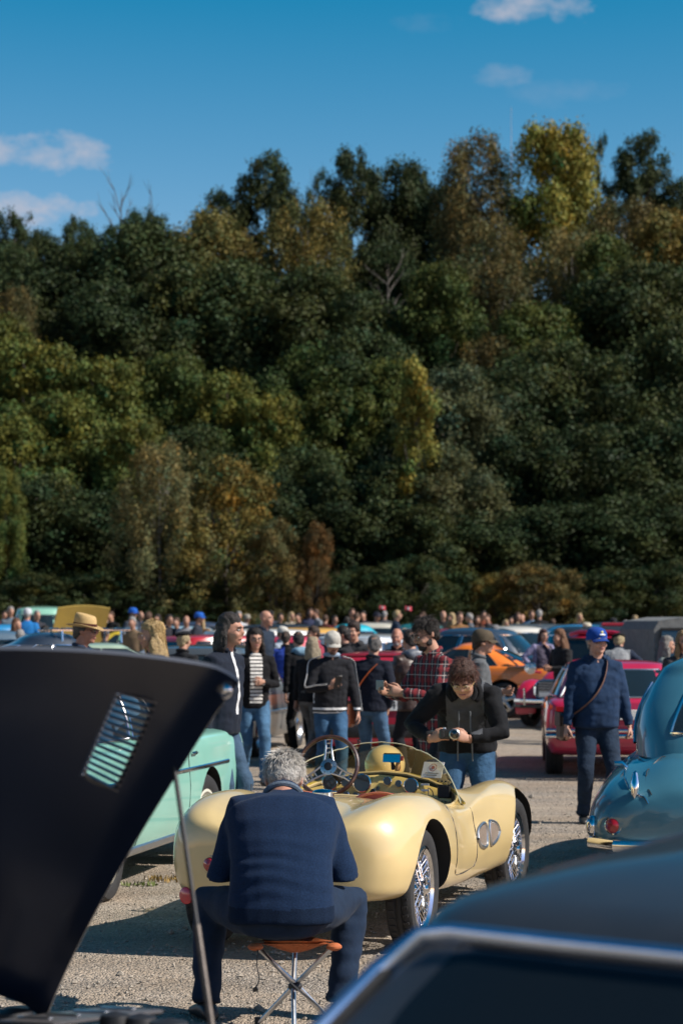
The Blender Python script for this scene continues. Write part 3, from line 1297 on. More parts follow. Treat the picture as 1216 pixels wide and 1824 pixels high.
def window_patch(parent, name, fn, t0, t1, q0a, q1a, q0b, q1b, frame=M_CHROME, fr=.011, off=.006, glass=None):
    """pane lying on the glasshouse; q range lerps from (q0a,q1a) at t0 to (q0b,q1b) at t1"""
    nu, nv = 8, 5
    V, F = [], []
    for i in range(nv + 1):
        t = lerp(t0, t1, i / nv)
        a, b = lerp(q0a, q0b, i / nv), lerp(q1a, q1b, i / nv)
        for j in range(nu + 1):
            V.append(fn(t, lerp(a, b, j / nu), off))
    for i in range(nv):
        for j in range(nu):
            F.append((i * (nu + 1) + j, i * (nu + 1) + j + 1, (i + 1) * (nu + 1) + j + 1, (i + 1) * (nu + 1) + j))
    pane = MB().add(V, F).build(name, glass or M_GLASS, parent, 60)
    loop = []
    for j in range(nu + 1):
        loop.append(V[j])
    for i in range(1, nv + 1):
        loop.append(V[i * (nu + 1) + nu])
    for j in range(nu - 1, -1, -1):
        loop.append(V[nv * (nu + 1) + j])
    for i in range(nv - 1, 0, -1):
        loop.append(V[i * (nu + 1)])
    loop.append(loop[0])
    if fr:
        MB().tube(loop, fr, 6, caps=False).build('frame', frame, pane)
    return pane


def sect_modern(p):
    y, hw, zb, zs, zc = p
    return [(0, zb), (hw * .80, zb), (hw * .95, zb + .07), (hw * 1.0, lerp(zb, zs, .45)), (hw * .99, lerp(zb, zs, .72)), (hw * .965, zs - .05),
            (hw * .90, zs + .0), (hw * .60, lerp(zs, zc, .7)), (hw * .28, lerp(zs, zc, .97)), (0, zc)]


def sect_round(p):
    y, hw, zb, zs, zc = p
    return [(0, zb), (hw * .78, zb), (hw * .94, zb + .06), (hw * 1.0, lerp(zb, zs, .40)), (hw * .985, lerp(zb, zs, .7)), (hw * .90, lerp(zb, zs, .93)),
            (hw * .74, zs), (hw * .55, lerp(zs, zc, .45)), (hw * .30, lerp(zs, zc, .92)), (0, zc)]


def make_car(name, label, color, spec, px=None, loc=None, heading=0., group=None, paint=None, wheelcol=(.5, .5, .5)):
    """spec keys: st (stations), sect, wb (wheelbase), track, r, gh (glasshouse), style, extras(list)"""
    root = thing(name, label, spec.get('cat', 'car'), loc or (0, 0, 0), R(-heading), group)
    color = tuple(c * spec.get('k', PAINT_K) for c in color)
    paint = paint or M_PAINT
    A, mb = body_loft(spec['st'], spec.get('sect', sect_modern))
    surf = Surf(A)
    r, tr, wb = spec['r'], spec['track'], spec['wb']
    cut = []
    for yy in (0, wb):
        for s in (-1, 1):
            rr = r + spec.get('gap', .05)
            m = ring_mtx((s * (tr + .02), yy, r + .01), (s, 0, 0))
            cut.append(MB().lathe([(0, -.16), (rr, -.16), (rr, .45), (0, .45)], 28, 0, m))
    me = mb.mesh('body', [paint, M_WELL])
    me = bool_cut(me, cut, [M_WELL] * 4)
    finish(me, 32, False)
    body = link('body', me, root, color=color)
    gh = spec.get('gh')
    if gh:
        side, end, gm = glasshouse(gh)
        gm.build('roof', spec.get('roofmat', paint), root, 40, color=spec.get('roofcol', color))
        fm = gh.get('frame', M_CHROME)
        g = gh.get('glass')
        window_patch(root, 'windscreen', lambda t, q, o: end(t, q, True, o), .16, .88, .07, .93, .10, .90, fm, glass=g)
        window_patch(root, 'rear_window', lambda t, q, o: end(t, q, False, o), *gh.get('rear', (.18, .84, .10, .90, .13, .87)), fm, glass=g)
        for s in (1, -1):
            for (a0, a1, b0, b1) in gh.get('sides', [(.09, .46, .13, .465), (.50, .92, .495, .90)]):
                window_patch(root, 'side_window', lambda t, q, o, s=s: side(t, q, s, o), .14, .86, a0, a1, b0, b1, fm, glass=g)
    for yy in (0, wb):
        for s in (-1, 1):
            wheel(root, (s * tr, yy, r), s, r, spec.get('tw', .17), spec.get('style', 'disc'), steer=(spec.get('steer', 0) if yy else 0), color=wheelcol)
    for fn in spec.get('extras', []):
        fn(root, surf, spec, color)
    return root


def x_bumpers(z_r=.45, z_f=.45, h=.07, material=None, tube=True):
    def f(root, surf, spec, color):
        st = spec['st']
        for (end, y, z) in ((-1, st[0][0], z_r), (1, st[-1][0], z_f)):
            hw = max(p[1] for p in st) * .97
            pts = []
            for i in range(13):
                t = -1 + 2 * i / 12
                pts.append((hw * t, y + end * (.10 - .20 * abs(t) ** 4), z))
            MB().tube(pts, h / 2, 8, flat=.55, up=(0, 0, 1)).build('bumper', material or M_CHROME, root)
    return f


def x_lamps_rear(kind='box', z=.68, x=.55, size=(.22, .10), mats=None, dy=.0):
    def f(root, surf, spec, color):
        y = spec['st'][0][0] + dy
        for s in (-1, 1):
            if kind == 'box':
                MB().box((s * x, y, z), (size[0], .05, size[1]), bev=.012).build('tail_lamp', (mats or [M_REDLAMP])[0], root)
                if mats and len(mats) > 1:
                    MB().box((s * x, y - .002, z - size[1] * 1.25), (size[0], .05, size[1] * .8), bev=.012).build('indicator', mats[1], root)
            else:
                MB().lathe([(0, .05), (size[0] * .7, .04), (size[0], .0), (size[0] * 1.1, -.03)], 18, 0, ring_mtx((s * x, y, z), (0, -1, 0))).build('tail_lamp', M_REDLAMP, root)
    return f


def x_lamps_front(z=.66, x=.55, r=.085, dy=-.03):
    def f(root, surf, spec, color):
        y = spec['st'][-1][0] + dy
        for s in (-1, 1):
            m = ring_mtx((s * x, y, z), (0, 1, 0))
            h = MB().lathe([(r * 1.15, -.05), (r * 1.15, .01), (r * 1.02, .025), (r, .01)], 22, 0, m).build('headlamp', M_CHROME, root)
            MB().lathe([(r, .012), (r * .7, .035), (0, .05)], 22, 0, m).build('lens', M_LAMP, h)
    return f


def x_strip(z0, z1, y0, y1, rad=.014, material=None):
    def f(root, surf, spec, color):
        for s in (-1, 1):
            strip_on_side(root, 'side_strip', surf, y0, y1, z0, z1, s, rad, material or M_CHROME)
    return f


def x_seams(ys, z0, z1):
    def f(root, surf, spec, color):
        for s in (-1, 1):
            for y in ys:
                pts = [(s * (surf.side_x(y, lerp(z0, z1, i / 6)) + .001), y + .01 * math.sin(i), lerp(z0, z1, i / 6)) for i in range(7)]
                MB().tube(pts, .0035, 4).build('door_seam', M_DARK, root)
                q = surf.side_x(y + .1, lerp(z0, z1, .85))
                MB().box((s * (q + .012), y + .14, lerp(z0, z1, .86)), (.022, .14, .022), bev=.008).build('door_handle', M_CHROME, root)
    return f


def x_plate(text, z=.5, w=.5, h=.11, front=False, x=0, dy=-.03):
    def f(root, surf, spec, color):
        y = (spec['st'][-1][0] - dy) if front else spec['st'][0][0] + dy
        s = 1 if front else -1
        p = MB().box((x, y, z), (w, .014, h), bev=.005).build('number_plate', M_PLATE, root)
        if text:
            m = Matrix.Translation((x, y + s * .009, z)) @ Matrix.Rotation(R(180) if front else 0, 4, 'Z') @ Matrix.Rotation(R(90), 4, 'X')
            for i_, ch_ in enumerate(text):
                if ch_ != ' ':
                    text_mesh(ch_, h * .98, 'digit', M_BLACK, p, m @ Matrix.Translation(((i_ - (len(text) - 1) / 2) * h * .58, 0, 0)))
    return f


def x_mirror(y, z, x, material=None):
    def f(root, surf, spec, color):
        for s in (-1, 1):
            o = MB().tube([(s * (x - .06), y, z - .03), (s * (x + .05), y, z)], .012, 6).box((s * (x + .10), y, z + .02), (.15, .05, .10), bev=.02).build('door_mirror', material or M_DARK, root)
            MB().box((s * (x + .10), y - .027, z + .02), (.13, .006, .08)).build('mirror_glass', M_CHROME, o)
    return f


def x_grille(z, w, h, dy=.0, n=7):
    def f(root, surf, spec, color):
        y = spec['st'][-1][0] + dy
        g = MB().box((0, y, z), (w, .05, h), bev=.02).build('grille', M_BLACK, root)
        for i in range(n):
            MB().box((0, y + .03, z - h / 2 + h * (i + .5) / n), (w * .94, .016, h / n * .3)).build('grille_bar', M_CHROME, g)
    return f


# --- stations: (y, half width, bottom, shoulder, centre)
def st_hatch(L=3.9, W=.83, belt=.93):
    r0 = -.72
    f = L + r0
    return [(r0, .62 * W / .83, .36, .82, .86), (r0 + .03, W * .93, .28, .88, .91), (r0 + .25, W * .985, .24, belt - .02, belt), (.3, W, .22, belt - .02, belt),
            (1.2, W, .20, belt - .04, belt), (1.9, W, .20, belt - .06, belt - .01), (2.3, W * .995, .21, belt - .11, belt - .05), (f - .35, W * .98, .23, belt - .19, belt - .12),
            (f - .05, W * .93, .28, .68, .74), (f, W * .80, .36, .60, .66)]


def gh_hatch(belt=.93, H=1.40):
    return dict(yb0=-.68, yb1=2.0, zb=belt - .06, wb=.80, yr0=-.30, yr1=1.25, zr=H - .05, wr=.60, crown=.05, n=5, bow=.02, frame=M_DARK,
                sides=[(.06, .27, .10, .27), (.295, .60, .295, .60), (.625, .93, .625, .90)])


def st_saloon50(L=4.2, W=.80):
    r0 = -.95
    f = L + r0
    return [(r0, .45, .42, .72, .74), (r0 + .05, W * .82, .32, .80, .84), (r0 + .4, W * .96, .26, .90, .96), (0, W, .24, .95, 1.0), (.9, W, .23, .96, 1.0),
            (1.7, W, .23, .96, 1.0), (2.2, W, .24, .95, 1.0), (2.7, W * .99, .25, .93, .98), (f - .25, W * .93, .28, .88, .92), (f - .04, W * .80, .34, .76, .80), (f, W * .5, .42, .68, .70)]


def gh_saloon50(H=1.5):
    return dict(yb0=-.55, yb1=1.95, zb=.94, wb=.72, yr0=.05, yr1=1.45, zr=H - .09, wr=.55, crown=.09, n=3.2, bow=.05,
                sides=[(.14, .44, .18, .44), (.47, .88, .47, .85)])


def st_coupe(L=4.1, W=.82):
    r0 = -.85
    f = L + r0
    return [(r0, .60, .40, .74, .78), (r0 + .05, W * .92, .30, .82, .86), (r0 + .35, W * .98, .24, .87, .90), (.2, W, .22, .88, .91), (1.2, W, .2, .85, .89),
            (2.0, W, .2, .80, .86), (2.6, W * .99, .22, .74, .80), (f - .35, W * .95, .24, .66, .72), (f - .05, W * .85, .30, .56, .60), (f, W * .7, .38, .52, .54)]


def gh_coupe(H=1.3):
    return dict(yb0=-.75, yb1=1.75, zb=.84, wb=.76, yr0=.15, yr1=.95, zr=H - .05, wr=.56, crown=.05, n=4, bow=.03, frame=M_DARK,
                sides=[(.24, .48, .22, .46), (.51, .90, .50, .88)])


def st_beetle(W=.76):
    return [(-.85, .30, .45, .62, .64), (-.80, W * .75, .35, .74, .78), (-.4, W * .97, .28, .86, .93), (.2, W, .26, .88, .98), (1.0, W, .26, .88, .98), (1.7, W * .98, .26, .88, .97),
            (2.2, W * .96, .27, .84, .92), (2.8, W * .90, .30, .76, .82), (3.05, W * .72, .36, .62, .66), (3.10, .35, .44, .56, .58)]


def gh_round(H=1.5):
    return dict(yb0=-.55, yb1=1.65, zb=.90, wb=.68, yr0=.25, yr1=1.15, zr=H - .12, wr=.50, crown=.12, n=2.8, bow=.09,
                sides=[(.20, .47, .26, .47), (.50, .86, .50, .82)])

# ================================================================== the pale yellow roadster
def yellow_roadster():
    YEL_ = (.58, .44, .205)
    # right-hand hubs measured in the photograph
    hr, hf = Vector((.475, 13.29)), Vector((1.145, 15.60))
    fw = (hf - hr).normalized()
    heading = math.degrees(math.atan2(fw.x, fw.y))
    rt = Vector((fw.y, -fw.x))
    org = hr - rt * .66
    root = thing('open_roadster', 'pale yellow open two seat roadster with wire wheels and low windscreen', 'car', (org.x, org.y, 0), R(-heading))
    root.location.z = gz(13.5)
    WB = (hf - hr).length
    TR, RW = .585, .325

    # y, half width at waist, bottom z, crest z, crest x, valley z, centre z, low tuck
    def sect(p):
        y, hw, zb, zf, xf, zv, zc = p
        return [(0, zb), (hw * .62, zb), (hw * .90, zb + .03), (hw * .985, lerp(zb, zf, .28)), (hw, lerp(zb, zf, .52)), (hw * .965, lerp(zb, zf, .78)),
                (lerp(xf, hw, .5), lerp(zb, zf, .955)), (xf, zf), (xf * .80, lerp(zf, zv, .45)), (xf * .60, zv), (xf * .30, lerp(zv, zc, .75)), (0, zc)]

    st = [(-.66, .18, .46, .57, .12, .57, .57), (-.645, .40, .36, .66, .30, .64, .645), (-.60, .55, .315, .72, .41, .70, .71), (-.48, .645, .30, .78, .46, .745, .765),
          (-.25, .69, .29, .825, .48, .78, .805), (0, .70, .285, .84, .485, .785, .815), (.28, .705, .27, .825, .50, .77, .80), (.52, .70, .25, .775, .53, .75, .78),
          (.76, .685, .235, .715, .57, .73, .765), (1.05, .675, .225, .69, .60, .735, .79), (1.38, .675, .225, .73, .58, .80, .86), (1.65, .68, .225, .75, .57, .76, .84),
          (1.95, .69, .23, .77, .53, .72, .80), (2.20, .70, .235, .775, .50, .69, .77), (2.45, .70, .245, .76, .49, .66, .73), (2.68, .68, .26, .715, .47, .61, .67),
          (2.88, .62, .29, .64, .43, .55, .59), (2.99, .52, .33, .56, .36, .49, .52), (3.04, .34, .38, .48, .22, .44, .46)]
    A, mb = body_loft(st, sect, 7, 5)
    surf = Surf(A)
    me = mb.mesh('body', [M_PAINT, M_WELL])
    cuts = []
    for yy in (0, WB):
        for s in (-1, 1):
            rr = RW + (.045 if yy == 0 else .055)
            cuts.append(MB().lathe([(0, -.13), (rr, -.13), (rr, .4), (0, .4)], 48, 0, ring_mtx((s * TR, yy, RW + .012), (s, 0, 0))))
    # cockpit: a rounded tub cut down from above
    tub = []
    for z, k in ((.36, .80), (.5, .93), (.78, 1.0), (1.3, 1.03)):
        ring = []
        for j in range(48):
            a = 2 * math.pi * j / 48
            c_, s_ = math.cos(a), math.sin(a)
            x = .535 * k * math.copysign(abs(c_) ** .62, c_)
            y = 1.02 + .46 * k * math.copysign(abs(s_) ** .62, s_)
            ring.append(Vector((x, y, z)))
        tub.append(ring)
    cuts.append(MB().loft(tub, 0, True, True))
    MI = mat('cockpit_trim', (.10, .075, .03), .7, var=(14, .3))
    me = bool_cut(me, cuts, [M_WELL] * 4 + [MI])
    finish(me, 30, False)
    body = link('body', me, root, color=YEL_)

    for yy in (0, WB):
        for s in (-1, 1):
            wheel(root, (s * (TR - .015), yy, RW), s, RW, .155, 'wire', steer=(R(-3) if yy else 0))

    # cockpit rim beading
    rim = []
    for j in range(49):
        a = 2 * math.pi * j / 48
        c_, s_ = math.cos(a), math.sin(a)
        x = .54 * math.copysign(abs(c_) ** .62, c_)
        y = 1.02 + .462 * math.copysign(abs(s_) ** .62, s_)
        rim.append((x, y, surf.top_z(abs(x), y) + .004))
    MB().tube(rim, .010, 6, caps=False).build('cockpit_beading', M_PAINT, root, color=YEL_)

    # door outlines: thin recessed seams on both flanks
    for s in (1, -1):
        seam = [(y, z) for y, z in [(.52, .84), (.50, .70), (.50, .52), (.52, .40), (.58, .345), (.80, .335), (1.02, .34), (1.10, .36), (1.12, .46), (1.13, .62), (1.10, .76), (1.02, .80)]]
        pts = crom([(0, y, z) for y, z in seam], 5)
        pts = [(s * (surf.side_x(p[1], p[2]) + .0005), p[1], p[2]) for p in pts]
        d = MB().tube(pts, .0032, 4).build('door_seam', M_DARK, root)
    # diamond side vents: chrome frame, mesh inside
    MV = mat('vent_mesh', (.20, .155, .12), .6, .3, var=(150, .5), bump=(400, .8, .004))
    for s in (1, -1):
        for (yc, flip) in ((1.27, 1), (1.55, -1)):
            zc = .51
            shp = [(-.075 * flip, -.012), (-.045 * flip, -.062), (.028 * flip, -.092), (.055 * flip, -.06), (.058 * flip, .055), (.03 * flip, .085), (-.05 * flip, .05)]
            shp = [(a * 1.75, b * .80) for a, b in shp]
            loop = [(s * (surf.side_x(yc + a, zc + b) + .004), yc + a, zc + b) for a, b in shp]
            loop = [tuple(p) for p in crom(loop + [loop[0]], 4)]
            v = MB().tube(loop, .0105, 8, caps=False).build('side_vent', M_ALU, root)
            cx = sum(p[0] for p in loop) / len(loop)
            MB().add([(cx + s * .002, yc, zc)] + [(p[0] + s * .001, p[1], p[2]) for p in loop[:-1]],
                     [(0, i + 1, (i + 1) % (len(loop) - 1) + 1) for i in range(len(loop) - 1)]).build('vent_mesh', MV, v)

    # dashboard panel with instruments
    dashv = []
    for i in range(17):
        t = -1 + 2 * i / 16
        x = .53 * t
        yt = 1.43 - .06 * t * t
        zt = surf.top_z(abs(x), 1.46) - .012
        dashv += [(x, yt - .01, zt), (x, yt - .055, zt - .05), (x, yt - .05, zt - .24)]
    F = []
    for i in range(16):
        for k in range(2):
            F.append((i * 3 + k, i * 3 + 3 + k, i * 3 + 4 + k, i * 3 + 1 + k))
    dash = MB().add(dashv, F).build('dashboard', M_PAINT, root, 60, color=(.62, .45, .14))
    MG = mat('dial_face', (.02, .02, .022), .3, 0, .8)
    for (x, z, r_) in [(-.10, .80, .052), (-.20, .805, .030), (.06, .815, .024), (.13, .80, .02), (.21, .79, .042), (-.30, .80, .045), (-.03, .75, .016), (.0, .77, .012), (-.33, .72, .018),
                       (-.14, .725, .018), (-.20, .73, .018), (-.26, .725, .018)]:
        y = 1.43 - .06 * (x / .53) ** 2 - .058
        m = ring_mtx((x, y, z), (0, -1, .1))
        g = MB().lathe([(r_ * 1.12, -.005), (r_ * 1.12, .009), (r_, .011)], 20, 0, m).build('dial', M_CHROME, dash)
        MB().lathe([(r_, .008), (0, .008)], 20, 0, m).build('dial_face', MG, g)
    b = MB().box((.42, 1.345, .76), (.085, .02, .085), bev=.012).build('switch_box', M_DARK, dash)
    for sx in (-1, 1):
        for k in range(4):
            MB().lathe([(0, .012), (.005, .012), (.005, 0)], 8, 0, ring_mtx((.42 - .036 + .024 * k, 1.34, .76 + sx * .062), (0, -1, 0))).build('small_dot', M_DARK, dash)  # dark rivets above and below the switch box
    for z in (.80, .765):
        MB().box((.30, 1.352, z), (.05, .006, .012)).build('dash_label', M_PLATE, dash)

    # steering wheel (left-hand drive): wooden rim, three drilled spokes
    sw = bpy.data.objects.new('steering_wheel', None)
    swc = Vector((-.245, 1.12, .915))
    ax = Vector((0, -.93, .36)).normalized()
    m = ring_mtx(swc, ax)
    MWOOD = mat('dark_wood', (.060, .026, .014), .3, 0, .8, var=(30, .4))
    rimv = MB()
    n = 48
    rimv.tube([m @ Vector((.185 * math.cos(2 * math.pi * k / n), .185 * math.sin(2 * math.pi * k / n), 0)) for k in range(n + 1)], .0135, 10, caps=False)
    steer = rimv.build('steering_wheel', MWOOD, root)
    sp = MB()
    holes = MB()
    for a in (R(95), R(215), R(335)):
        d = Vector((math.cos(a), math.sin(a), 0))
        pr = Vector((-d.y, d.x, 0))
        for sg in (-1, 1):
            pts = [m @ (d * rr + pr * sg * ww + Vector((0, 0, -.018 * (1 - rr / .19)))) for rr, ww in ((.03, .030), (.07, .023), (.13, .017), (.182, .022))]
            sp.tube(pts, .0065, 6, flat=.5)
        for k, rr in enumerate((.075, .105, .135, .160)):
            q = m @ (d * (rr + .014) + Vector((0, 0, -.012)))
            sp.tube([q - (m.to_3x3() @ pr) * .022, q + (m.to_3x3() @ pr) * .022], .0055, 6, flat=.5)
    sp.lathe([(.052, -.026), (.052, -.012), (.032, -.006), (.0, -.004)], 24, 0, m)
    sp.build('steering_spokes', M_ALU, steer)
    MB().lathe([(.026, -.008), (.024, .004), (0, .008)], 20, 0, m).build('horn_button', M_BLACK, steer)
    for k in range(6):
        a = 2 * math.pi * k / 6
        MB().ell(m @ Vector((.04 * math.cos(a), .04 * math.sin(a), -.009)), (.004, .004, .004), 8, 5).build('bolt', M_BLACK, steer)
    MB().tube([m @ Vector((0, 0, -.02)), m @ Vector((0, 0, -.36))], .018, 8).build('steering_column', M_DARK, steer)

    # two red leather bucket seats
    ML = mat('red_leather', (.20, .035, .022), .45, 0, .1, var=(18, .25), bump=(120, .2, .003))
    for x in (-.245, .245):
        rings = []
        for (y, z, w, d) in [(.66, .42, .17, .06), (.63, .55, .20, .065), (.60, .64, .215, .06), (.575, .71, .21, .05), (.56, .765, .18, .04), (.555, .795, .12, .025), (.555, .803, .05, .012)]:
            rings.append([Vector((x + w * math.copysign(abs(math.cos(a)) ** .7, math.cos(a)), y + d * math.sin(a), z)) for a in [2 * math.pi * k / 24 for k in range(24)]])
        st_ = MB().loft(rings, 0, True, True).build('seat', ML, root)
        MB().box((x, .86, .40), (.38, .44, .10), bev=.04).build('seat_cushion', ML, st_)
        pip = [(x + .205 * math.cos(math.pi * k / 16), .515, .60 + .205 * math.sin(math.pi * k / 16) ** .7) for k in range(17)]
        MB().tube(pip, .007, 6).build('seat_piping', mat('piping', (.42, .13, .07), .5), st_)

    # wrap-round low windscreen of tinted perspex
    nW, nH = 40, 8
    V, Fc = [], []
    topz = []
    for i in range(nW + 1):
        t = -1 + 2 * i / nW
        x = .60 * math.sin(t * math.pi / 2) if abs(t) > 2 else .60 * t
        yb = 1.62 - .50 * abs(t) ** 2.6
        zb_ = surf.top_z(abs(x) * .95, min(yb, 1.7)) - .004
        h = .195 * max(0, 1 - abs(t) ** 3.0) ** .62 + .012
        for k in range(nH + 1):
            q = k / nH
            V.append((x * (1 - .03 * q), yb - .16 * q * h / .22 - .02 * q * q, zb_ + h * q))
    for i in range(nW):
        for k in range(nH):
            Fc.append((i * (nH + 1) + k, (i + 1) * (nH + 1) + k, (i + 1) * (nH + 1) + k + 1, i * (nH + 1) + k + 1))
    ws = MB().add(V, Fc).build('windscreen', glass_mat('tinted_perspex', (.90, .84, .62), .84), root, 180)
    MB().tube([V[i * (nH + 1) + nH] for i in range(nW + 1)], .0035, 6).build('windscreen_edge', mat('perspex_edge', (.5, .47, .3), .2, 0, .5), ws)
    MB().tube([(V[i * (nH + 1)][0], V[i * (nH + 1)][1] - .006, V[i * (nH + 1)][2] + .012) for i in range(nW + 1)], .010, 6, flat=.6).build('windscreen_seal', M_PAINT, ws, color=(.40, .30, .04))
    for i in range(3, nW - 2, 5):
        p = V[i * (nH + 1)]
        MB().ell((p[0], p[1] - .016, p[2] + .014), (.005, .005, .005), 8, 5).build('screw', M_DARK, ws)
    # wiper stub on the screen's rim
    p = Vector(V[15 * (nH + 1) + nH])
    MB().tube([p, p + Vector((0, .0, .02)), p + Vector((.012, 0, .035))], .004, 5).tube([p + Vector((-.01, 0, .03)), p + Vector((.02, 0, .012))], .003, 5).build('clip', M_DARK, ws)
    # rear view mirror and its foot on the scuttle
    mir = MB().box((.08, 1.40, .955), (.115, .018, .055), bev=.008, rot=Matrix.Rotation(R(-14), 3, 'X')).build('rear_view_mirror', M_DARK, root)
    MB().box((.08, 1.3895, .952), (.108, .004, .049), rot=Matrix.Rotation(R(-14), 3, 'X')).build('mirror_glass', M_CHROME, mir)
    MB().tube([(.08, 1.405, .93), (.085, 1.42, .885)], [.010, .016], 8).build('mirror_stem', M_DARK, mir)
    MB().lathe([(0, .055), (.012, .05), (.018, .02), (.02, -.01), (0, -.012)], 12, 0, Matrix.Translation((.115, 1.41, .885))).build('cork_knob', mat('cork', (.42, .22, .07), .8, var=(60, .3)), root)
    MB().box((.142, 1.402, .952), (.014, .02, .028)).build('red_tag', M_REDLAMP, mir)
    # bonnet bulge in front of the screen
    MB().ell((-.09, 1.86, .885), (.125, .17, .125), 26, 16).build('bonnet_bulge', M_PAINT, root, 180, color=YEL_)
    for s in (-1, 1):
        pass
    # printed sheet behind the screen
    sheet = MB().box((.335, 1.40, .885), (.135, .004, .105), rot=Matrix.Rotation(R(-12), 3, 'Z') @ Matrix.Rotation(R(-28), 3, 'X')).build('paper_sheet', M_PAPER, root)
    mm = Matrix.Translation((.335, 1.397, .885)) @ Matrix.Rotation(R(-12), 4, 'Z') @ Matrix.Rotation(R(62), 4, 'X')
    MR = mat('print_red', (.35, .12, .09), .8)
    MB().lathe([(.021, .002), (.025, .002)], 24, 0, mm @ Matrix.Translation((0, .016, 0))).lathe([(.0, .002), (.012, .002)], 12, 0, mm @ Matrix.Translation((0, .016, 0))).build('printed_crest', MR, sheet)
    for k, w in enumerate((.09, .07)):
        MB().box((0, 0, 0), (w, .005, .001)).xf(mm @ Matrix.Translation((0, -.022 - .014 * k, .002))).build('printed_line', mat('print_grey', (.12, .12, .12), .8), sheet)

    # fuel cap behind the seats
    z = surf.top_z(.02, .18)
    cap = MB().lathe([(.062, -.01), (.062, .018), (.05, .03), (.02, .036), (0, .037)], 26, 0, Matrix.Translation((.0, .20, z))).build('fuel_cap', M_CHROME, root)
    MB().box((.05, .185, z + .022), (.07, .03, .012), bev=.005).build('cap_lever', M_CHROME, cap)
    # tail lamps and reflectors
    for s in (-1, 1):
        p = Vector((s * .375, -.625, .49))
        m = ring_mtx(p, (s * .3, -1, .05))
        t = MB().lathe([(.052, -.03), (.054, .018), (.047, .026), (.044, .018)], 24, 0, m).build('tail_lamp', M_CHROME, root)
        MB().lathe([(.045, .016), (.03, .034), (0, .042)], 24, 0, m).build('lens', M_REDLAMP, t)
        if s > 0:
            continue
        m = ring_mtx((s * .53, -.585, .315), (s * .4, -1, 0))
        MB().lathe([(.046, -.02), (.046, .008), (.04, .012), (0, .013)], 24, 0, m).build('reflector', mat('red_reflector', (.45, .012, .03), .25, 0, .8), root)
    return root


YC = yellow_roadster()

# ================================================================== orange tripod stool
def tripod_stool(x, y):
    root = thing('camping_stool', 'folding tripod stool with orange cloth seat under the seated man', 'stool', (x, y, gz(y)))
    top = [Vector((.19 * math.cos(R(a)), .19 * math.sin(R(a)), .385)) for a in (205, -25, 90)]
    MO = mat('orange_canvas', (.40, .105, .030), .75, var=(25, .25), bump=(90, .4, .004))
    V, F = [], []
    nn = 10
    idx = {}
    cen = (top[0] + top[1] + top[2]) / 3
    for i in range(nn + 1):
        for j in range(nn + 1 - i):
            a, b = i / nn, j / nn
            c_ = 1 - a - b
            p = top[0] * a + top[1] * b + top[2] * c_
            sag = 27 * a * b * c_
            edge = min(a, b, c_)
            p = cen + (p - cen) * (1 - .18 * (1 - max(a, b, c_)) * (1 if edge < .001 else .6))
            idx[(i, j)] = len(V)
            V.append(p + Vector((0, 0, .012 - .05 * sag)))
    for i in range(nn):
        for j in range(nn - i):
            F.append((idx[(i, j)], idx[(i + 1, j)], idx[(i, j + 1)]))
            if i + j < nn - 1:
                F.append((idx[(i + 1, j)], idx[(i + 1, j + 1)], idx[(i, j + 1)]))
    n0 = len(V)
    V2 = V + [p + Vector((0, 0, -.012)) for p in V]
    F2 = F + [tuple(q + n0 for q in reversed(f)) for f in F]
    MB().add(V2, F2).build('seat', MO, root, 50, fix=False)
    hubp = Vector((0, .0, .19))
    for k, p in enumerate(top):
        d = (hubp - p)
        foot = p + d * (p.z / (p.z - hubp.z))
        foot.z = .012
        leg = MB().tube([p - Vector((0, 0, .008)), hubp.lerp(p, .02) + Vector((.012 * math.cos(k * 2), .012 * math.sin(k * 2), 0)), foot], .011, 10).build('leg', M_ALU, root)
        MB().tube([foot + Vector((0, 0, .03)), foot - Vector((0, 0, .012))], .014, 8).build('rubber_foot', M_DARK, leg)
        q = p.copy()
        MB().ell(q + Vector((0, 0, -.012)), (.035, .035, .018), 12, 7).build('corner_pocket', MO, root)
    MB().ell(hubp, (.032, .032, .022), 14, 8).build('hub', M_DARK, root)
    # black carrying strap
    p0, p1 = top[0], hubp
    a = Vector((-.14, -.085, .36))
    st = MB()
    pts = [a, Vector((-.06, -.075, .26)), Vector((.02, -.06, .18)), Vector((.10, -.10, .12)), Vector((.19, -.15, .02))]
    st.tube([Vector(p) for p in crom(pts, 5)], .016, 6, flat=.25, up=(0, -1, 0))
    st.build('strap', M_DARK, root)
    pts = [Vector((-.16, -.10, .365)), Vector((-.165, -.11, .30)), Vector((-.155, -.105, .23)), Vector((-.18, -.11, .19)), Vector((-.16, -.13, .20))]
    MB().tube([Vector(p) for p in crom(pts, 5)], .009, 6, flat=.3, up=(0, -1, 0)).build('loose_strap', M_DARK, root)
    return root


SIT_Y = 10.75
SIT_X = (503 - 608) / 393.0
tripod_stool((526 - 608) / 401.0, SIT_Y + .0)

# ================================================================== people
# a person's own frame: faces -Y, the person's left is +X, modelled 1.75 m tall, origin on the ground between the feet
def ik(a, c, l1, l2, pole):
    d = c - a
    L_ = min(d.length, (l1 + l2) * .999)
    dn = d.normalized()
    c = a + dn * L_
    x = (l1 * l1 - l2 * l2 + L_ * L_) / (2 * L_)
    h = math.sqrt(max(l1 * l1 - x * x, 0))
    p = Vector(pole)
    p = (p - dn * p.dot(dn))
    p = p.normalized() if p.length > 1e-6 else Vector((0, 1, 0))
    return a + dn * x + p * h, c


class Pose:
    def __init__(self, lean=4., bend=0., arms=None, legs='stand', yaw=0., pitch=0., pelvis=None, feet=None, head_fwd=0., twist=0.):
        self.lean, self.bend, self.arms, self.legs = lean, bend, arms or {}, legs
        self.yaw, self.pitch, self.pelvis, self.feet, self.head_fwd = yaw, pitch, pelvis, feet, head_fwd


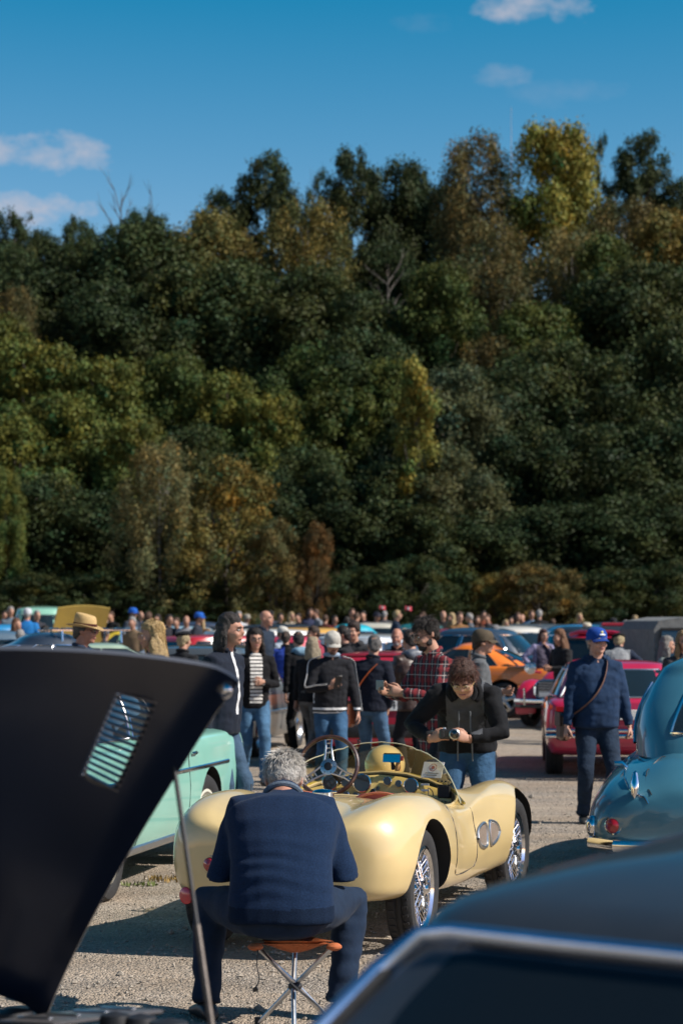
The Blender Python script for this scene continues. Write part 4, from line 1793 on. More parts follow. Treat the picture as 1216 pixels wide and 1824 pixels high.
ARM = {   # wrist target and elbow pole, for the left side (+X); mirrored for the right
    'down': ((.245, -.02, .845), (.3, 1, 0)),
    'pocket': ((.20, -.06, .90), (1, .8, 0)),
    'hip': ((.22, -.02, 1.02), (1, .4, 0)),
    'phone': ((.07, -.30, 1.16), (.8, .6, -1)),
    'phone_high': ((.07, -.33, 1.30), (.7, .5, -1)),
    'chin': ((.05, -.16, 1.42), (.6, -.2, -1)),
    'cross': ((-.08, -.20, 1.17), (1, .2, -.6)),
    'fwd': ((.12, -.36, 1.05), (.6, .6, -1)),
    'back': ((.22, .14, .88), (.4, 1, 0)),
    'lap': ((.10, -.30, .68), (1, .5, 0)),
}


def hand_mb(mb, w, direction, palm, side, curl=.5, size=1.0):
    """palm + five fingers added to mb; direction = along the fingers, palm = palm normal"""
    d = Vector(direction).normalized()
    p = Vector(palm)
    p = (p - d * p.dot(d)).normalized()
    x = d.cross(p)                       # across the palm
    q = Matrix((x, d, p)).transposed()   # columns
    k = size
    rings = []
    for t, wd, th in ((-.03, .026, .021), (0, .028, .018), (.03, .038, .016), (.065, .042, .015), (.088, .040, .012)):
        rings.append([w + q @ Vector((wd * k * math.cos(a), t * k, th * k * math.sin(a))) for a in [2 * math.pi * j / 10 for j in range(10)]])
    mb.loft(rings, 0, True, True)
    for i, (ox, ln) in enumerate(((-.031, .066), (-.011, .076), (.010, .071), (.029, .056))):
        pts = [w + q @ Vector((ox * k, .078 * k, 0))]
        ang = 0.
        pos = Vector((ox, .078, 0))
        for s in range(3):
            ang += curl * (.75 + .12 * i)
            ln_ = ln * (.44, .32, .24)[s]
            pos = pos + Vector((ox * .06, math.cos(ang) * ln_, math.sin(ang) * ln_))
            pts.append(w + q @ (pos * k))
        mb.tube(pts, [.0095 * k, .009 * k, .008 * k, .006 * k], 7)
    sg = -1 if side > 0 else 1
    pts = [w + q @ (Vector((sg * .026, .018, .004)) * k), w + q @ (Vector((sg * .048, .045, .018)) * k), w + q @ (Vector((sg * .050, .072, .034)) * k), w + q @ (Vector((sg * .044, .092, .046)) * k)]
    mb.tube(pts, [.014 * k, .012 * k, .0105 * k, .008 * k], 7)


CLOTH_K = .66
SKIN = (.50, .27, .185)


def head_blobs(mb, H, fat=1.0, beard=False):
    def e(c, r):
        mb.ell(H @ Vector(c), r, 14, 9, rot=H.to_3x3())
    e((0, .018, .032), (.076, .094, .086))
    e((0, -.028, -.030), (.062 * fat, .064, .084))
    e((0, -.042, -.076), (.047 * fat, .046, .038))
    e((0, -.078, -.096), (.022, .016, .017))
    e((0, -.078, .028), (.052, .018, .014))
    for s in (-1, 1):
        e((s * .037, -.070, -.030), (.025 * fat, .022, .025))
        e((s * .077, .014, -.008), (.010, .021, .033))
    mb.tube([H @ Vector(p) for p in ((0, -.086, .022), (0, -.106, -.012), (0, -.108, -.028))], [.010, .015, .014], 8)
    e((0, -.088, -.030), (.021, .016, .011))
    e((0, -.086, -.061), (.024, .011, .010))


def person(label, loc, facing=0., H=1.75, pose=None, top=(.03, .03, .035), bottom=(.06, .10, .18), hair=(.03, .02, .015), hairstyle='short',
           skin=SKIN, fat=1.0, detail=1, topmat=None, bottommat=None, hat=None, group=None, long_top=0., disp=None, topfn=None, shoes=(.02, .02, .02),
           extras=None, glasses=None, beard=None, collar=True, hood=None, sleeves=True, curl=.55, hand_dirs=None, root_name='person', belly=1.0, shoulder=1.0, undershirt=None):
    pose = pose or Pose()
    top, bottom, hair = [tuple(c * CLOTH_K for c in v) for v in (top, bottom, hair)]
    skin = tuple(c * .78 for c in skin)
    if hood:
        hood = tuple(c * CLOTH_K for c in hood)
    if hat:
        hat = (hat[0],) + tuple(tuple(c * .7 for c in v) if isinstance(v, tuple) else v for v in hat[1:])
    root = thing(root_name, label, 'person', loc, R(facing), group, H / 1.75)
    vox = {2: .0095, 1: .013, 0: .024}[detail]
    zp = pose.pelvis[2] if pose.pelvis else .93
    P0 = Vector(pose.pelvis) if pose.pelvis else Vector((0, 0, .93))
    # spine
    N_ = 24
    LEN = .60
    pts, frames = [P0.copy()], []
    for i in range(N_ + 1):
        t = i / N_
        th = R(pose.lean + pose.bend * sstep(0., .9, t))
        up = Vector((0, -math.sin(th), math.cos(th)))
        fw = Vector((0, -math.cos(th), -math.sin(th)))
        frames.append((up, fw))
        if i < N_:
            pts.append(pts[-1] + up * LEN / N_)

    def spine(h):
        t = max(0., min(1., h / LEN)) * N_
        i = min(N_ - 1, int(t))
        if h < 0:
            up, fw = Vector((0, 0, 1)), Vector((0, -1, 0))
            return pts[0] + up * h, up, fw
        c = pts[i].lerp(pts[i + 1], t - i)
        return c, frames[i][0], frames[i][1]

    def ring(h, w, df, db, n=20, shift=0.):
        c, up, fw = spine(h)
        out = []
        for k in range(n):
            a = 2 * math.pi * k / n
            ca, sa = math.cos(a), math.sin(a)
            x = w * math.copysign(abs(ca) ** .85, ca)
            y = (df if sa > 0 else db) * math.copysign(abs(sa) ** .9, sa)
            out.append(c + Vector((x, 0, 0)) + fw * (y + shift))
        return out

    # limbs
    sh, el, wr = {}, {}, {}
    c, up, fw = spine(.50)
    for s in (1, -1):
        sh[s] = c + Vector((s * .178 * shoulder, 0, 0)) + up * -.01
        spec = pose.arms.get(s, 'down')
        tgt, pole = ARM[spec] if isinstance(spec, str) else spec
        if isinstance(spec, str):
            tgt = Vector((tgt[0] * s, tgt[1], tgt[2]))
            pole = Vector((pole[0] * s, pole[1], pole[2]))
        else:
            tgt, pole = Vector(tgt), Vector(pole)
        el[s], wr[s] = ik(sh[s], tgt, .295, .265, pole)
    hip, kn, an = {}, {}, {}
    for s in (1, -1):
        hip[s] = P0 + Vector((s * .092, 0, -.03))
        if pose.feet:
            f = Vector(pose.feet[s][0])
            pole = Vector(pose.feet[s][1])
        elif pose.legs == 'walk':
            f = Vector((s * .08, -.24 * s, .09 if s > 0 else .12))
            pole = Vector((0, -1, 0))
        elif pose.legs == 'wide':
            f = Vector((s * .17, -.02 * s, .09))
            pole = Vector((s * .25, -1, 0))
        else:
            f = Vector((s * .115, -.03 * s, .09))
            pole = Vector((s * .15, -1, 0))
        kn[s], an[s] = ik(hip[s], f, .435, .43, pole)
    # head
    nb, nup, nfw = spine(.575)
    th = R(pose.pitch)
    neck_dir = (nup * .75 + Vector((0, 0, .45)) + Vector((0, -.12 - pose.head_fwd, 0))).normalized()
    hc = nb + neck_dir * .155 + Vector((0, -.02, 0))
    HM = Matrix.Translation(hc) @ Matrix.Rotation(R(pose.yaw), 4, 'Z') @ Matrix.Rotation(th, 4, 'X')
    # --- body: one continuous skin
    bm_ = MB()
    head_blobs(bm_, HM, 1 + .6 * (fat - 1))
    bm_.tube([hc + Vector((0, .02, -.05)), nb + Vector((0, 0, .01)), spine(.50)[0]], [.055 * (1 + .3 * (fat - 1)), .060 * (1 + .3 * (fat - 1)), .075], 12)
    if detail:
        bm_.loft([ring(h, w, d, d, 12) for h, w, d in ((-.05, .10, .07), (.1, .11, .07), (.3, .12, .075), (.45, .13, .07), (.53, .10, .05))], 0, True, True)
        for s in (1, -1):
            bm_.tube([spine(.48)[0], sh[s], el[s], wr[s]], [.05, .045, .036, .027], 9)
    else:
        bm_.loft([ring(h, w, d, d, 10) for h, w, d in ((.2, .10, .06), (.53, .09, .05))], 0, True, True)
    hands = MB()
    for s in (1, -1):
        fd = (wr[s] - el[s]).normalized()
        hd = (hand_dirs or {}).get(s)
        if hd:
            hand_mb(hands, wr[s], hd[0], hd[1], s, hd[2] if len(hd) > 2 else curl)
        elif detail:
            hand_mb(hands, wr[s], fd + Vector((0, 0, -.15)), Vector((-s, .2, 0)) if fd.z < -.4 else Vector((-s * .8, .5, .2)), s, curl)
        else:
            hands.ell(wr[s] + fd * .06, (.035, .035, .05), 8, 6)
    me = remesh(bm_, vox, M_SKIN, 3, join=hands)
    link('body', me, root, color=skin)
    # --- trousers
    tr = MB()
    pel = P0
    k = 1 + .5 * (fat - 1)
    tr.loft([[P0 + Vector((w * k * math.cos(a), d * k * math.sin(a), z)) for a in [2 * math.pi * j / 18 for j in range(18)]] for z, w, d in (((-.13, .06, .06), (-.11, .14, .10), (-.03, .168, .120), (.03, .15, .105), (.05, .10, .07)) if pose.pelvis else ((-.13, .06, .06), (-.11, .14, .10), (-.03, .168, .120), (.06, .166, .115), (.12, .155, .11)))], 0, True, True)
    for s in (1, -1):
        a_, b_, c_ = hip[s], kn[s], an[s]
        P = [a_ + Vector((0, 0, .03)), a_.lerp(b_, .3), a_.lerp(b_, .7), b_, b_.lerp(c_, .3), b_.lerp(c_, .7), c_ + Vector((0, 0, -.015))]
        tr.tube(P, [.098 * k, .092 * k, .076 * k, .068 * k, .068 * k, .062, .066], 14)
    dn = lambda p: .006 * mnoise.noise(p * 9) + .005 * mnoise.noise(Vector((p.x * 7, p.y * 7, p.z * 26))) * (1 + 1.5 * sstep(.35, .1, p.z))
    me = remesh(tr, max(vox, .014) if detail else .028, bottommat or M_DENIM, 4, disp=dn if detail else None)
    link('trousers', me, root, color=bottom)
    # --- shoes
    for s in (1, -1):
        a_ = an[s]
        fdir = Vector((a_.x - hip[s].x, 0, 0)) * .5 + Vector((s * .18, -1, 0))
        if pose.pelvis:
            fdir = Vector((s * .35, -1, 0))
        fdir.normalize()
        xd = Vector((-fdir.y, fdir.x, 0))
        base = Vector((a_.x, a_.y, a_.z - .088))
        rings = []
        for t, w, h in ((-.085, .012, .03), (-.075, .034, .06), (-.04, .040, .085), (.02, .042, .082), (.09, .047, .058), (.14, .044, .045), (.175, .028, .034), (.185, .010, .02)):
            rings.append([base + fdir * t + xd * (w * math.cos(a)) + Vector((0, 0, max(0.0, h * .5 + h * .5 * math.sin(a)))) for a in [2 * math.pi * j / 12 for j in range(12)]])
        sh_ = MB().loft(rings, 0, True, True).build('shoe', M_LEATHER, root, 60, color=shoes)
    # --- jacket / shirt
    jk = MB()
    f1 = fat * belly
    hem = -.06 - long_top
    prof = [(hem, .172 * fat, .120 * f1, .125 * fat), (hem + .02, .178 * fat, .128 * f1, .130 * fat), (.08, .172 * fat, .138 * f1, .118 * fat), (.20, .172 * fat, .140 * f1, .115 * fat),
            (.32, .185 * fat, .135 * (1 + (f1 - 1) * .6), .122 * fat), (.42, .195 * fat, .125 * (1 + (f1 - 1) * .4), .118 * fat), (.49, .185 * shoulder, .095, .098), (.535, .125 * shoulder, .075, .080), (.565, .085, .065, .070), (.60, .066, .056, .060)]
    jk.loft([ring(h, w, a, b) for h, w, a, b in prof], 0, True, True)
    for s in (1, -1):
        a_, b_, c_ = sh[s], el[s], wr[s]
        if sleeves:
            P = [spine(.46)[0].lerp(a_, .6), a_, a_.lerp(b_, .45), b_, b_.lerp(c_, .5), c_.lerp(b_, .06)]
            jk.tube(P, [.075 * fat, .078 * (1 + .6 * (fat - 1)), .066 * (1 + .7 * (fat - 1)), .058 * (1 + .5 * (fat - 1)), .051, .043], 12)
        else:
            jk.tube([spine(.46)[0].lerp(a_, .6), a_, a_.lerp(b_, .75)], [.075, .076, .066], 12)
    dj = disp or (lambda p: .010 * mnoise.noise(p * 7) + .009 * mnoise.noise(Vector((p.x * 9 + 3 * p.z, p.y * 9, p.z * 20))) + .004 * mnoise.noise(p * 30))
    me = remesh(jk, max(vox, .0125) if detail else .026, topmat or M_CLOTH, 4, disp=dj if detail else None, matfn=topfn)
    jo = link('jacket', me, root, color=top)
    if collar and detail:
        cpts = []
        c0, up, fw = spine(.575)
        for j in range(13):
            a = R(-140 + 280 * j / 12)
            cpts.append(c0 + Vector((math.sin(a) * .076, 0, 0)) - fw * math.cos(a) * .066 + up * (.012 + .012 * math.cos(a)))
        MB().tube(cpts, .019, 7).build('collar', (topmat[0] if isinstance(topmat, list) else topmat) or M_CLOTH, jo, 60, color=hood or top)
    if hood and detail:
        c0, up, fw = spine(.53)
        hb = MB().ell(c0 - fw * .085 + up * .01, (.125, .065, .075), 16, 10).tube([c0 + Vector((math.sin(a) * .105, 0, 0)) - fw * math.cos(a) * .075 + up * (.035 + .02 * math.cos(a)) for a in [R(-140 + 280 * j / 14) for j in range(15)]], .032, 8)
        link('hood', remesh(hb, .013, (topmat[0] if isinstance(topmat, list) else topmat) or M_CLOTH, 3, disp=lambda p: .008 * mnoise.noise(p * 14)), jo, color=hood)
    # --- hair
    hb = None
    if hat and hairstyle in ('short', 'full'):
        hairstyle = 'fringe'
    H3 = HM.to_3x3()

    def he(c, r):
        hb.ell(HM @ Vector(c), r, 14, 9, rot=H3)
    if hairstyle != 'bald':
        hb = MB()
        if hairstyle != 'fringe':
            he((0, .012, .068), (.077, .084, .062))
        he((0, .055, .012), (.080, .064, .088))
        he((0, .075, -.045), (.060, .040, .045))
        for s in (-1, 1):
            he((s * .066, .022, .022), (.020, .050, .048))
        if hairstyle == 'full':
            he((0, -.030, .092), (.070, .055, .038))
            he((0, .02, .09), (.088, .095, .055))
            for s in (-1, 1):
                he((s * .072, -.002, .045), (.024, .055, .050))
        if hairstyle in ('long', 'mid'):
            ln = .20 if hairstyle == 'long' else .09
            he((0, .018, .075), (.083, .090, .060))
            he((0, .075, -.06 - ln * .5), (.092, .052, .07 + ln * .75))
            for s in (-1, 1):
                he((s * .078, .028, -.04 - ln * .4), (.032, .050, .07 + ln * .62))
                if hairstyle == 'long':
                    he((s * .090, -.012, -.12), (.030, .040, .10))
        if hairstyle == 'pony':
            he((0, .11, -.06), (.03, .03, .10))
        me = remesh(hb, max(vox, .011) if detail else .02, M_HAIR, 2, disp=lambda p: .009 * mnoise.noise(p * 34) + .006 * mnoise.noise(Vector((p.x * 60, p.y * 60, p.z * 16))))
        link('hair', me, root, color=hair)
    # --- face
    if detail:
        for s in (-1, 1):
            e_ = MB().ell(HM @ Vector((s * .031, -.083, .004)), (.0135, .008, .0065), 10, 6, 0, H3).ell(HM @ Vector((s * .031, -.0895, .003)), (.0062, .003, .0062), 8, 6, 1, H3)
            e_.build('eye', [M_EYE, M_PUPIL], root, 180)
            MB().tube([HM @ Vector((s * .012, -.098, .022)), HM @ Vector((s * .032, -.096, .030)), HM @ Vector((s * .052, -.082, .022))], [.004, .0055, .003], 6).build('eyebrow', M_HAIR, root, color=hair if hairstyle != 'bald' else (.1, .08, .07))
        MB().tube([HM @ Vector((-.025, -.090, -.061)), HM @ Vector((0, -.0985, -.060)), HM @ Vector((.025, -.090, -.061))], [.003, .0055, .003], 6).build('mouth', M_LIP, root)
    if beard:
        bb = MB()
        bb.ell(HM @ Vector((0, -.060, -.090)), (.044, .038, .032), 14, 9, rot=H3)
        for s in (-1, 1):
            bb.ell(HM @ Vector((s * .054, -.022, -.058)), (.014, .034, .038), 10, 7, rot=H3)
        bb.tube([HM @ Vector((-.030, -.090, -.056)), HM @ Vector((0, -.102, -.047)), HM @ Vector((.030, -.090, -.056))], [.008, .010, .008], 7)
        link('beard', remesh(bb, .010, M_HAIR, 2, disp=lambda p: .005 * mnoise.noise(p * 60)), root, color=beard)
    if glasses:
        gm = MB()
        ln_ = MB()
        for s in (-1, 1):
            gm.tube([HM @ Vector((s * .033 + .025 * math.cos(a), -.104 + .006 * abs(math.cos(a)), .002 + .019 * math.sin(a))) for a in [2 * math.pi * j / 16 for j in range(17)]], .0022, 6, caps=False)
            gm.tube([HM @ Vector((s * .058, -.100, .006)), HM @ Vector((s * .080, -.06, .008)), HM @ Vector((s * .080, .02, .004))], .0022, 5)
            ln_.add([HM @ Vector((s * .033, -.105, .002))] + [HM @ Vector((s * .033 + .024 * math.cos(a), -.104 + .006 * abs(math.cos(a)), .002 + .018 * math.sin(a))) for a in [2 * math.pi * j / 16 for j in range(16)]],
                    [(0, j + 1, (j + 1) % 16 + 1) for j in range(16)])
        gm.tube([HM @ Vector((-.010, -.105, .006)), HM @ Vector((.010, -.105, .006))], .002, 5)
        g = gm.build('glasses', M_PLASTIC, root, color=(.015, .012, .01) if glasses != 'gold' else (.42, .30, .12))
        ln_.build('lens', mat('dark_lens', (.01, .01, .012), .08, 0, .8) if glasses == 'sun' else glass_mat('spectacle_lens', (.95, .95, .95), .95), g, 180)
    if hat:
        kind, hcol = hat[0], hat[1]
        if kind == 'cap':
            n = 24
            prof = [(.108, .008), (.109, .035), (.104, .072), (.086, .104), (.054, .122), (.0, .127)]
            V = MB()
            rings = [[HM @ Vector((r_ * .86 * math.cos(a), .012 + r_ * 1.02 * math.sin(a), z - .012 + .018 * (-math.sin(a)) * (1 - z / .12) + .0)) for a in [2 * math.pi * j / n for j in range(n)]] for r_, z in [(p[0], p[1] + .015) for p in prof]]
            V.loft(rings, 0, False, False)
            co = V.build('cap', M_CLOTH, root, 60, color=hcol)
            br = MB()
            nn = 10
            up_, lo_ = [], []
            rows = []
            for i in range(nn + 1):
                a = R(-62 + 124 * i / nn)
                row = []
                for k in range(5):
                    t = k / 4
                    rx = .090 * math.sin(a)
                    ry = -.088 * math.cos(a) + .008
                    ext = .070 * t * math.cos(a) ** .6
                    row.append(HM @ Vector((rx * (1 + .05 * t), ry - ext, .035 - .012 * t - .06 * math.sin(a) ** 2 * .35 - .012 * t * t)))
                rows.append(row)
            for th_ in (0, -.005):
                VV = [p + H3 @ Vector((0, 0, th_)) for row in rows for p in row]
                FF = [(i * 5 + k, i * 5 + k + 1, (i + 1) * 5 + k + 1, (i + 1) * 5 + k) for i in range(nn) for k in range(4)]
                br.add(VV, FF)
            br.build('visor', M_CLOTH, co, 60, color=hat[2] if len(hat) > 2 else hcol, fix=False)
            MB().ell(HM @ Vector((0, .012, .125)), (.008, .008, .005), 8, 5).build('button', M_CLOTH, co, color=hcol)
            if len(hat) > 3:
                bd = MB()
                bd.ell(HM @ Vector((0, -.088, .085)), (.016, .010, .014), 10, 6, 0, H3)
                bd.ell(HM @ Vector((0, -.096, .062)), (.032, .010, .010), 10, 6, 1, H3)
                bd.build('badge', [mat('badge_gold', (.5, .45, .2), .6), mat('badge_white', (.7, .72, .75), .7)], co)
        elif kind == 'panama':
            n = 32
            prof = [(.168, .030), (.166, .036), (.140, .026), (.112, .028), (.103, .040), (.102, .060), (.099, .095), (.092, .125), (.080, .140), (.055, .138), (.025, .128), (0, .126)]
            rings = []
            for r_, z in prof:
                ring_ = []
                for j in range(n):
                    a = 2 * math.pi * j / n
                    x, y = r_ * .88 * math.cos(a), .012 + r_ * 1.02 * math.sin(a)
                    zz = z
                    if z > .06:
                        fr = max(0, -math.sin(a))
                        zz -= .012 * fr
                        if abs(math.cos(a)) > .3:
                            x *= 1 - .10 * fr * (z - .06) / .08
                        zz += .012 * max(0, math.sin(a))
                    else:
                        zz += .020 * abs(math.cos(a)) ** 2 * (r_ > .12) - .014 * max(0, -math.sin(a)) * (r_ > .12)
                    ring_.append(HM @ Vector((x, y, zz)))
                rings.append(ring_)
            ho = MB().loft(rings, 0, False, False).build('straw_hat', M_STRAW, root, 60, color=hcol)
            rings = [[HM @ Vector((r_ * .88 * math.cos(a), .012 + r_ * 1.02 * math.sin(a), z)) for a in [2 * math.pi * j / n for j in range(n)]] for r_, z in ((.106, .038), (.1065, .048), (.1055, .062))]
            MB().loft(rings).build('hat_band', M_CLOTH, ho, 60, color=hat[2] if len(hat) > 2 else (.05, .02, .015))
        elif kind == 'beret':
            MB().ell(HM @ Vector((.01, .015, .078)), (.112, .118, .042), 18, 10, rot=H3 @ Matrix.Rotation(R(10), 3, 'Y')).build('beret', M_CLOTH, root, 180, color=hcol)
    info = dict(root=root, HM=HM, wr=wr, el=el, sh=sh, spine=spine, jacket=jo, hc=hc, k=H / 1.75)
    if extras:
        extras(info)
    return info


def spot(px, s, y_top, hat=0.0):
    """ground position and body height for somebody seen at photograph column px, s pixels to the metre, crown at row y_top"""
    Y = FPX / s
    X = (px - 608) / s
    p = PT(px, y_top, Y)
    return (p.x, Y, gz(Y)), max(1.5, min(1.92, p.z - gz(Y) - hat))


def to_world(info, p):
    r = info['root']
    return Matrix.Translation(r.location) @ Matrix.Rotation(r.rotation_euler.z, 4, 'Z') @ Matrix.Scale(info['k'], 4) @ Vector(p)


def held_phone(info, s, label, color=(.02, .02, .025), off=(0, -.05, .03), rot=(0, 0, 0), size=(.075, .01, .15)):
    p = to_world(info, info['wr'][s] + Vector(off))
    o = thing('smartphone', label, 'phone', p, info['root'].rotation_euler.z)
    o.rotation_euler = (R(rot[0]), R(rot[1]), info['root'].rotation_euler.z + R(rot[2]))
    MB().box((0, 0, 0), size, bev=.004).build('phone_case', M_PLASTIC, o, color=color)
    MB().box((0, size[1] * .5 + .0008, 0), (size[0] * .9, .001, size[2] * .92)).build('screen', mat('phone_screen', (.01, .012, .015), .08, 0, .6), o)
    lens = MB()
    for dz in (.0, .022):
        lens.lathe([(.008, 0), (.008, .003), (0, .003)], 10, 0, ring_mtx((size[0] * .28, -size[1] * .5, size[2] * .36 - dz), (0, -1, 0)))
    lens.build('lens', M_BLACK, o)
    return o


def body_strap(info, pts, w, col, parent, name='strap'):
    q = crom([tuple(p) for p in pts], 6)
    return MB().tube([Vector(p) for p in q], w, 8, flat=.22, up=(0, -1, 0)).build(name, M_LEATHER, parent, 60, color=col)

# ================================================================== the people one by one
def strands(info, n, col, seed, length=.05, lift=.35, name='hair_strands', whorl=(0, .05, .12), fall=0.):
    g = random.Random(seed)
    HM = info['HM']
    mb = MB()
    wv = Vector(whorl)
    for i in range(n):
        while True:
            d = Vector((g.gauss(0, 1), g.gauss(0, 1), g.gauss(0, 1))).normalized()
            p = Vector((d.x * .082, .020 + d.y * .100, .034 + d.z * .092))
            if p.z > -.06 and (p.y > -.03 or p.z > .055) and not (abs(p.x) > .06 and p.y < .03 and p.z < .03) and not (fall and p.y < .0 and p.z < .10):
                break
        flow = (p - wv)
        flow = (flow - d * flow.dot(d)).normalized()
        flow = (flow + Vector((g.gauss(0, .3), g.gauss(0, .3), g.gauss(0, .3)))).normalized()
        ln = length * g.uniform(.6, 1.25)
        q = [p - d * .006, p + d * ln * lift * .5 + flow * ln * .4, p + d * ln * lift * .45 + flow * ln]
        if fall:
            flow.y = max(flow.y, .15)
            e = Vector((max(-.085, min(.085, p.x * 1.1)), max(.02, p.y * 1.02), 0))
            q = [p - d * .004, p + d * .010 + flow * .03, Vector((e.x, e.y, p.z * .4)) + d * .012, e + Vector((g.gauss(0, .010), g.gauss(0, .010), min(p.z, 0) - fall * g.uniform(.75, 1.1)))]
        mb.tube([HM @ v for v in q], [.0016, .0014, .0010, .0004][:len(q) - 1] + [.0004] if not fall else [.0022, .0022, .002, .0006], 3, caps=False)
    return mb.build(name, M_STRAND, info['root'], 180, color=col, stuff=True)


# --- the seated man
def knit_folds(p):
    back = sstep(-.02, .06, p.y)
    lo = sstep(.95, .78, p.z) * sstep(.50, .56, p.z)
    w = mnoise.noise(Vector((p.x * 2.2, p.y * 2, p.z * 3))) * 2.2
    f = math.sin(p.z * 95 + w * 5 + p.x * 4) * (.25 + .9 * max(0, mnoise.noise(Vector((p.x * 3.1 + 4, p.y, p.z * 9))) + .25))
    return .004 * back * lo * f + .006 * mnoise.noise(Vector((p.x * 6, p.y * 6, p.z * 16))) + .008 * mnoise.noise(p * 4.5)


NAVY = (.012, .030, .075)
sit = person('seated grey haired man in navy jumper, back turned, on the orange tripod stool', (SIT_X, SIT_Y, gz(SIT_Y)), 180, 1.84,
             Pose(lean=17, bend=43, arms={1: ((.10, -.42, .66), (.55, .55, -.6)), -1: ((-.10, -.42, .66), (-.55, .55, -.6))}, pitch=46, head_fwd=.85,
                  pelvis=(0, 0, .505), feet={1: ((.325, -.24, .09), (.55, -1.2, .9)), -1: ((-.255, -.26, .09), (-.6, -1.2, .9))}),
             top=NAVY, bottom=(.012, .028, .062), bottommat=M_CLOTH, hair=(.42, .40, .37), fat=1.27, shoulder=.90, detail=2, topmat=[M_KNIT, mat('knit_rib', (.006, .013, .030), .95, var=(200, .4), bump=(260, .5, .004), spec=.1)], topfn=lambda p: 1 if p.z < .515 and p.y > -.02 else 0, disp=knit_folds,
             skin=(.48, .24, .17), shoes=(.006, .006, .007), long_top=.0)
strands(sit, 2600, (.52, .49, .45), 4, .04, .22)
c0, up0, fw0 = sit['spine'](.565)
MB().tube([c0 + Vector((math.sin(a) * .083, 0, 0)) - fw0 * math.cos(a) * .075 + up0 * .02 for a in [R(-150 + 300 * j / 20) for j in range(21)]], .013, 8).build('collar_trim', M_KNIT, sit['jacket'], color=(.10, .13, .17))

# --- the photographer bending behind the roadster
loc, _ = spot(832, 253, 1192)


def photo_hands(s):
    return


ph = person('bending person with short brown hair, grey and black hoodie and jeans, taking a photo', loc, -6, 1.72,
            Pose(lean=16, bend=58, arms={1: ((.03, -.54, .99), (1.3, .2, -.7)), -1: ((-.22, -.54, .99), (-1.3, .3, -.7))}, pitch=34, yaw=-6, head_fwd=.1),
            top=(.010, .011, .014), bottom=(.050, .125, .235), hair=(.060, .024, .014), hairstyle='full', fat=1.22, belly=1.1, detail=2, hood=(.010, .011, .014),
            topmat=[M_CLOTH, mat('grey_panel', (.062, .066, .075), .9, var=(14, .2), bump=(45, .4, .01))],
            topfn=lambda p: 1 if (p.y < -.03 and abs(p.x) < .135 and p.z > 1.02 and p.z < 1.5) else 0, glasses='gold',
            hand_dirs={1: ((-.55, -.45, .25), (-.4, .5, -.1), .75), -1: ((.6, -.45, .25), (.4, .5, -.1), .75)})
strands(ph, 1700, (.085, .030, .018), 9, .065, .22, whorl=(.03, .03, .12))
c0, up0, fw0 = ph['spine'](.50)
for s in (-1, 1):
    a = c0 + fw0 * .13 + Vector((s * .04, 0, 0))
    MB().tube([a + up0 * .04, a + Vector((0, -.015, -.10)), a + Vector((s * .01, .015, -.22)), a + Vector((s * .012, .05, -.34))], .005, 6).build('drawstring', M_CLOTH, ph['jacket'], color=(.14, .15, .16))
pc = to_world(ph, (ph['wr'][1] + ph['wr'][-1]) / 2 + Vector((0, -.075, .035)))
cam_o = thing('compact_camera', 'black compact camera held out by the bending person', 'camera', pc, R(-6))
MB().box((0, 0, 0), (.135, .035, .068), bev=.010).build('camera_body', M_PLASTIC, cam_o, color=(.015, .015, .016))
ln = MB().lathe([(.036, 0), (.036, .018), (.031, .022), (.029, .012)], 26, 0, ring_mtx((.040, -.017, 0), (0, -1, 0))).build('lens_ring', M_ALU, cam_o)
MB().lathe([(.029, .012), (.018, .014), (0, .018)], 22, 0, ring_mtx((.040, -.017, 0), (0, -1, 0))).build('lens', mat('lens_glass', (.008, .008, .01), .05, 0, 1.), ln)
MB().box((-.045, -.022, -.002), (.028, .012, .060), bev=.004).build('grip', M_DARK, cam_o)
MB().lathe([(0, .010), (.010, .010), (.011, 0)], 14, 0, Matrix.Translation((-.03, 0, .034))).build('dial', M_ALU, cam_o)

# --- plaid shirt
loc, H = spot(784, 228, 1114)
pl = person('bearded man with glasses in a red and black plaid shirt looking at his phone', loc, -62, 1.77,
            Pose(lean=3, bend=8, arms={1: ((.06, -.38, 1.20), (.9, .5, -1)), -1: ((-.10, -.42, 1.20), (-.8, .5, -1))}, pitch=24, head_fwd=.1),
            top=(.03, .03, .03), topmat=M_PLAID, bottom=(.020, .022, .030), hair=(.018, .013, .011), hairstyle='short', fat=1.12, long_top=.16, detail=2, glasses='dark', beard=(.014, .010, .009),
            hand_dirs={1: ((-.35, -.8, .2), (-.6, .5, 0), .7), -1: ((.3, -.8, .35), (.6, .5, 0), .6)})
strands(pl, 900, (.022, .016, .013), 12, .05, .3)
held_phone(pl, -1, 'smartphone in a patterned case held by the plaid shirt man', (.16, .20, .20), (.05, -.085, .055), (20, 90, 12))

# --- brown cap
loc, H = spot(846, 190, 1127)
bc = person('young man in a brown baseball cap and grey shirt looking sideways', loc, 92, H, Pose(arms={1: 'phone', -1: 'down'}, pitch=4), top=(.13, .14, .15), bottom=(.03, .035, .045),
            hair=(.05, .03, .02), detail=1, hat=('cap', (.105, .082, .055)))
# --- brown leather jacket, back turned
loc, H = spot(738, 163, 1126)
bj = person('man in a brown leather jacket with grey hood, back turned to us', loc, -150, H, Pose(bend=6, arms={1: 'phone', -1: 'phone'}, pitch=8), top=(.060, .030, .022), bottom=(.016, .018, .024),
            topmat=M_LEATHER, hood=(.15, .17, .21), hair=(.02, .014, .012), fat=1.22, detail=1, long_top=.06)
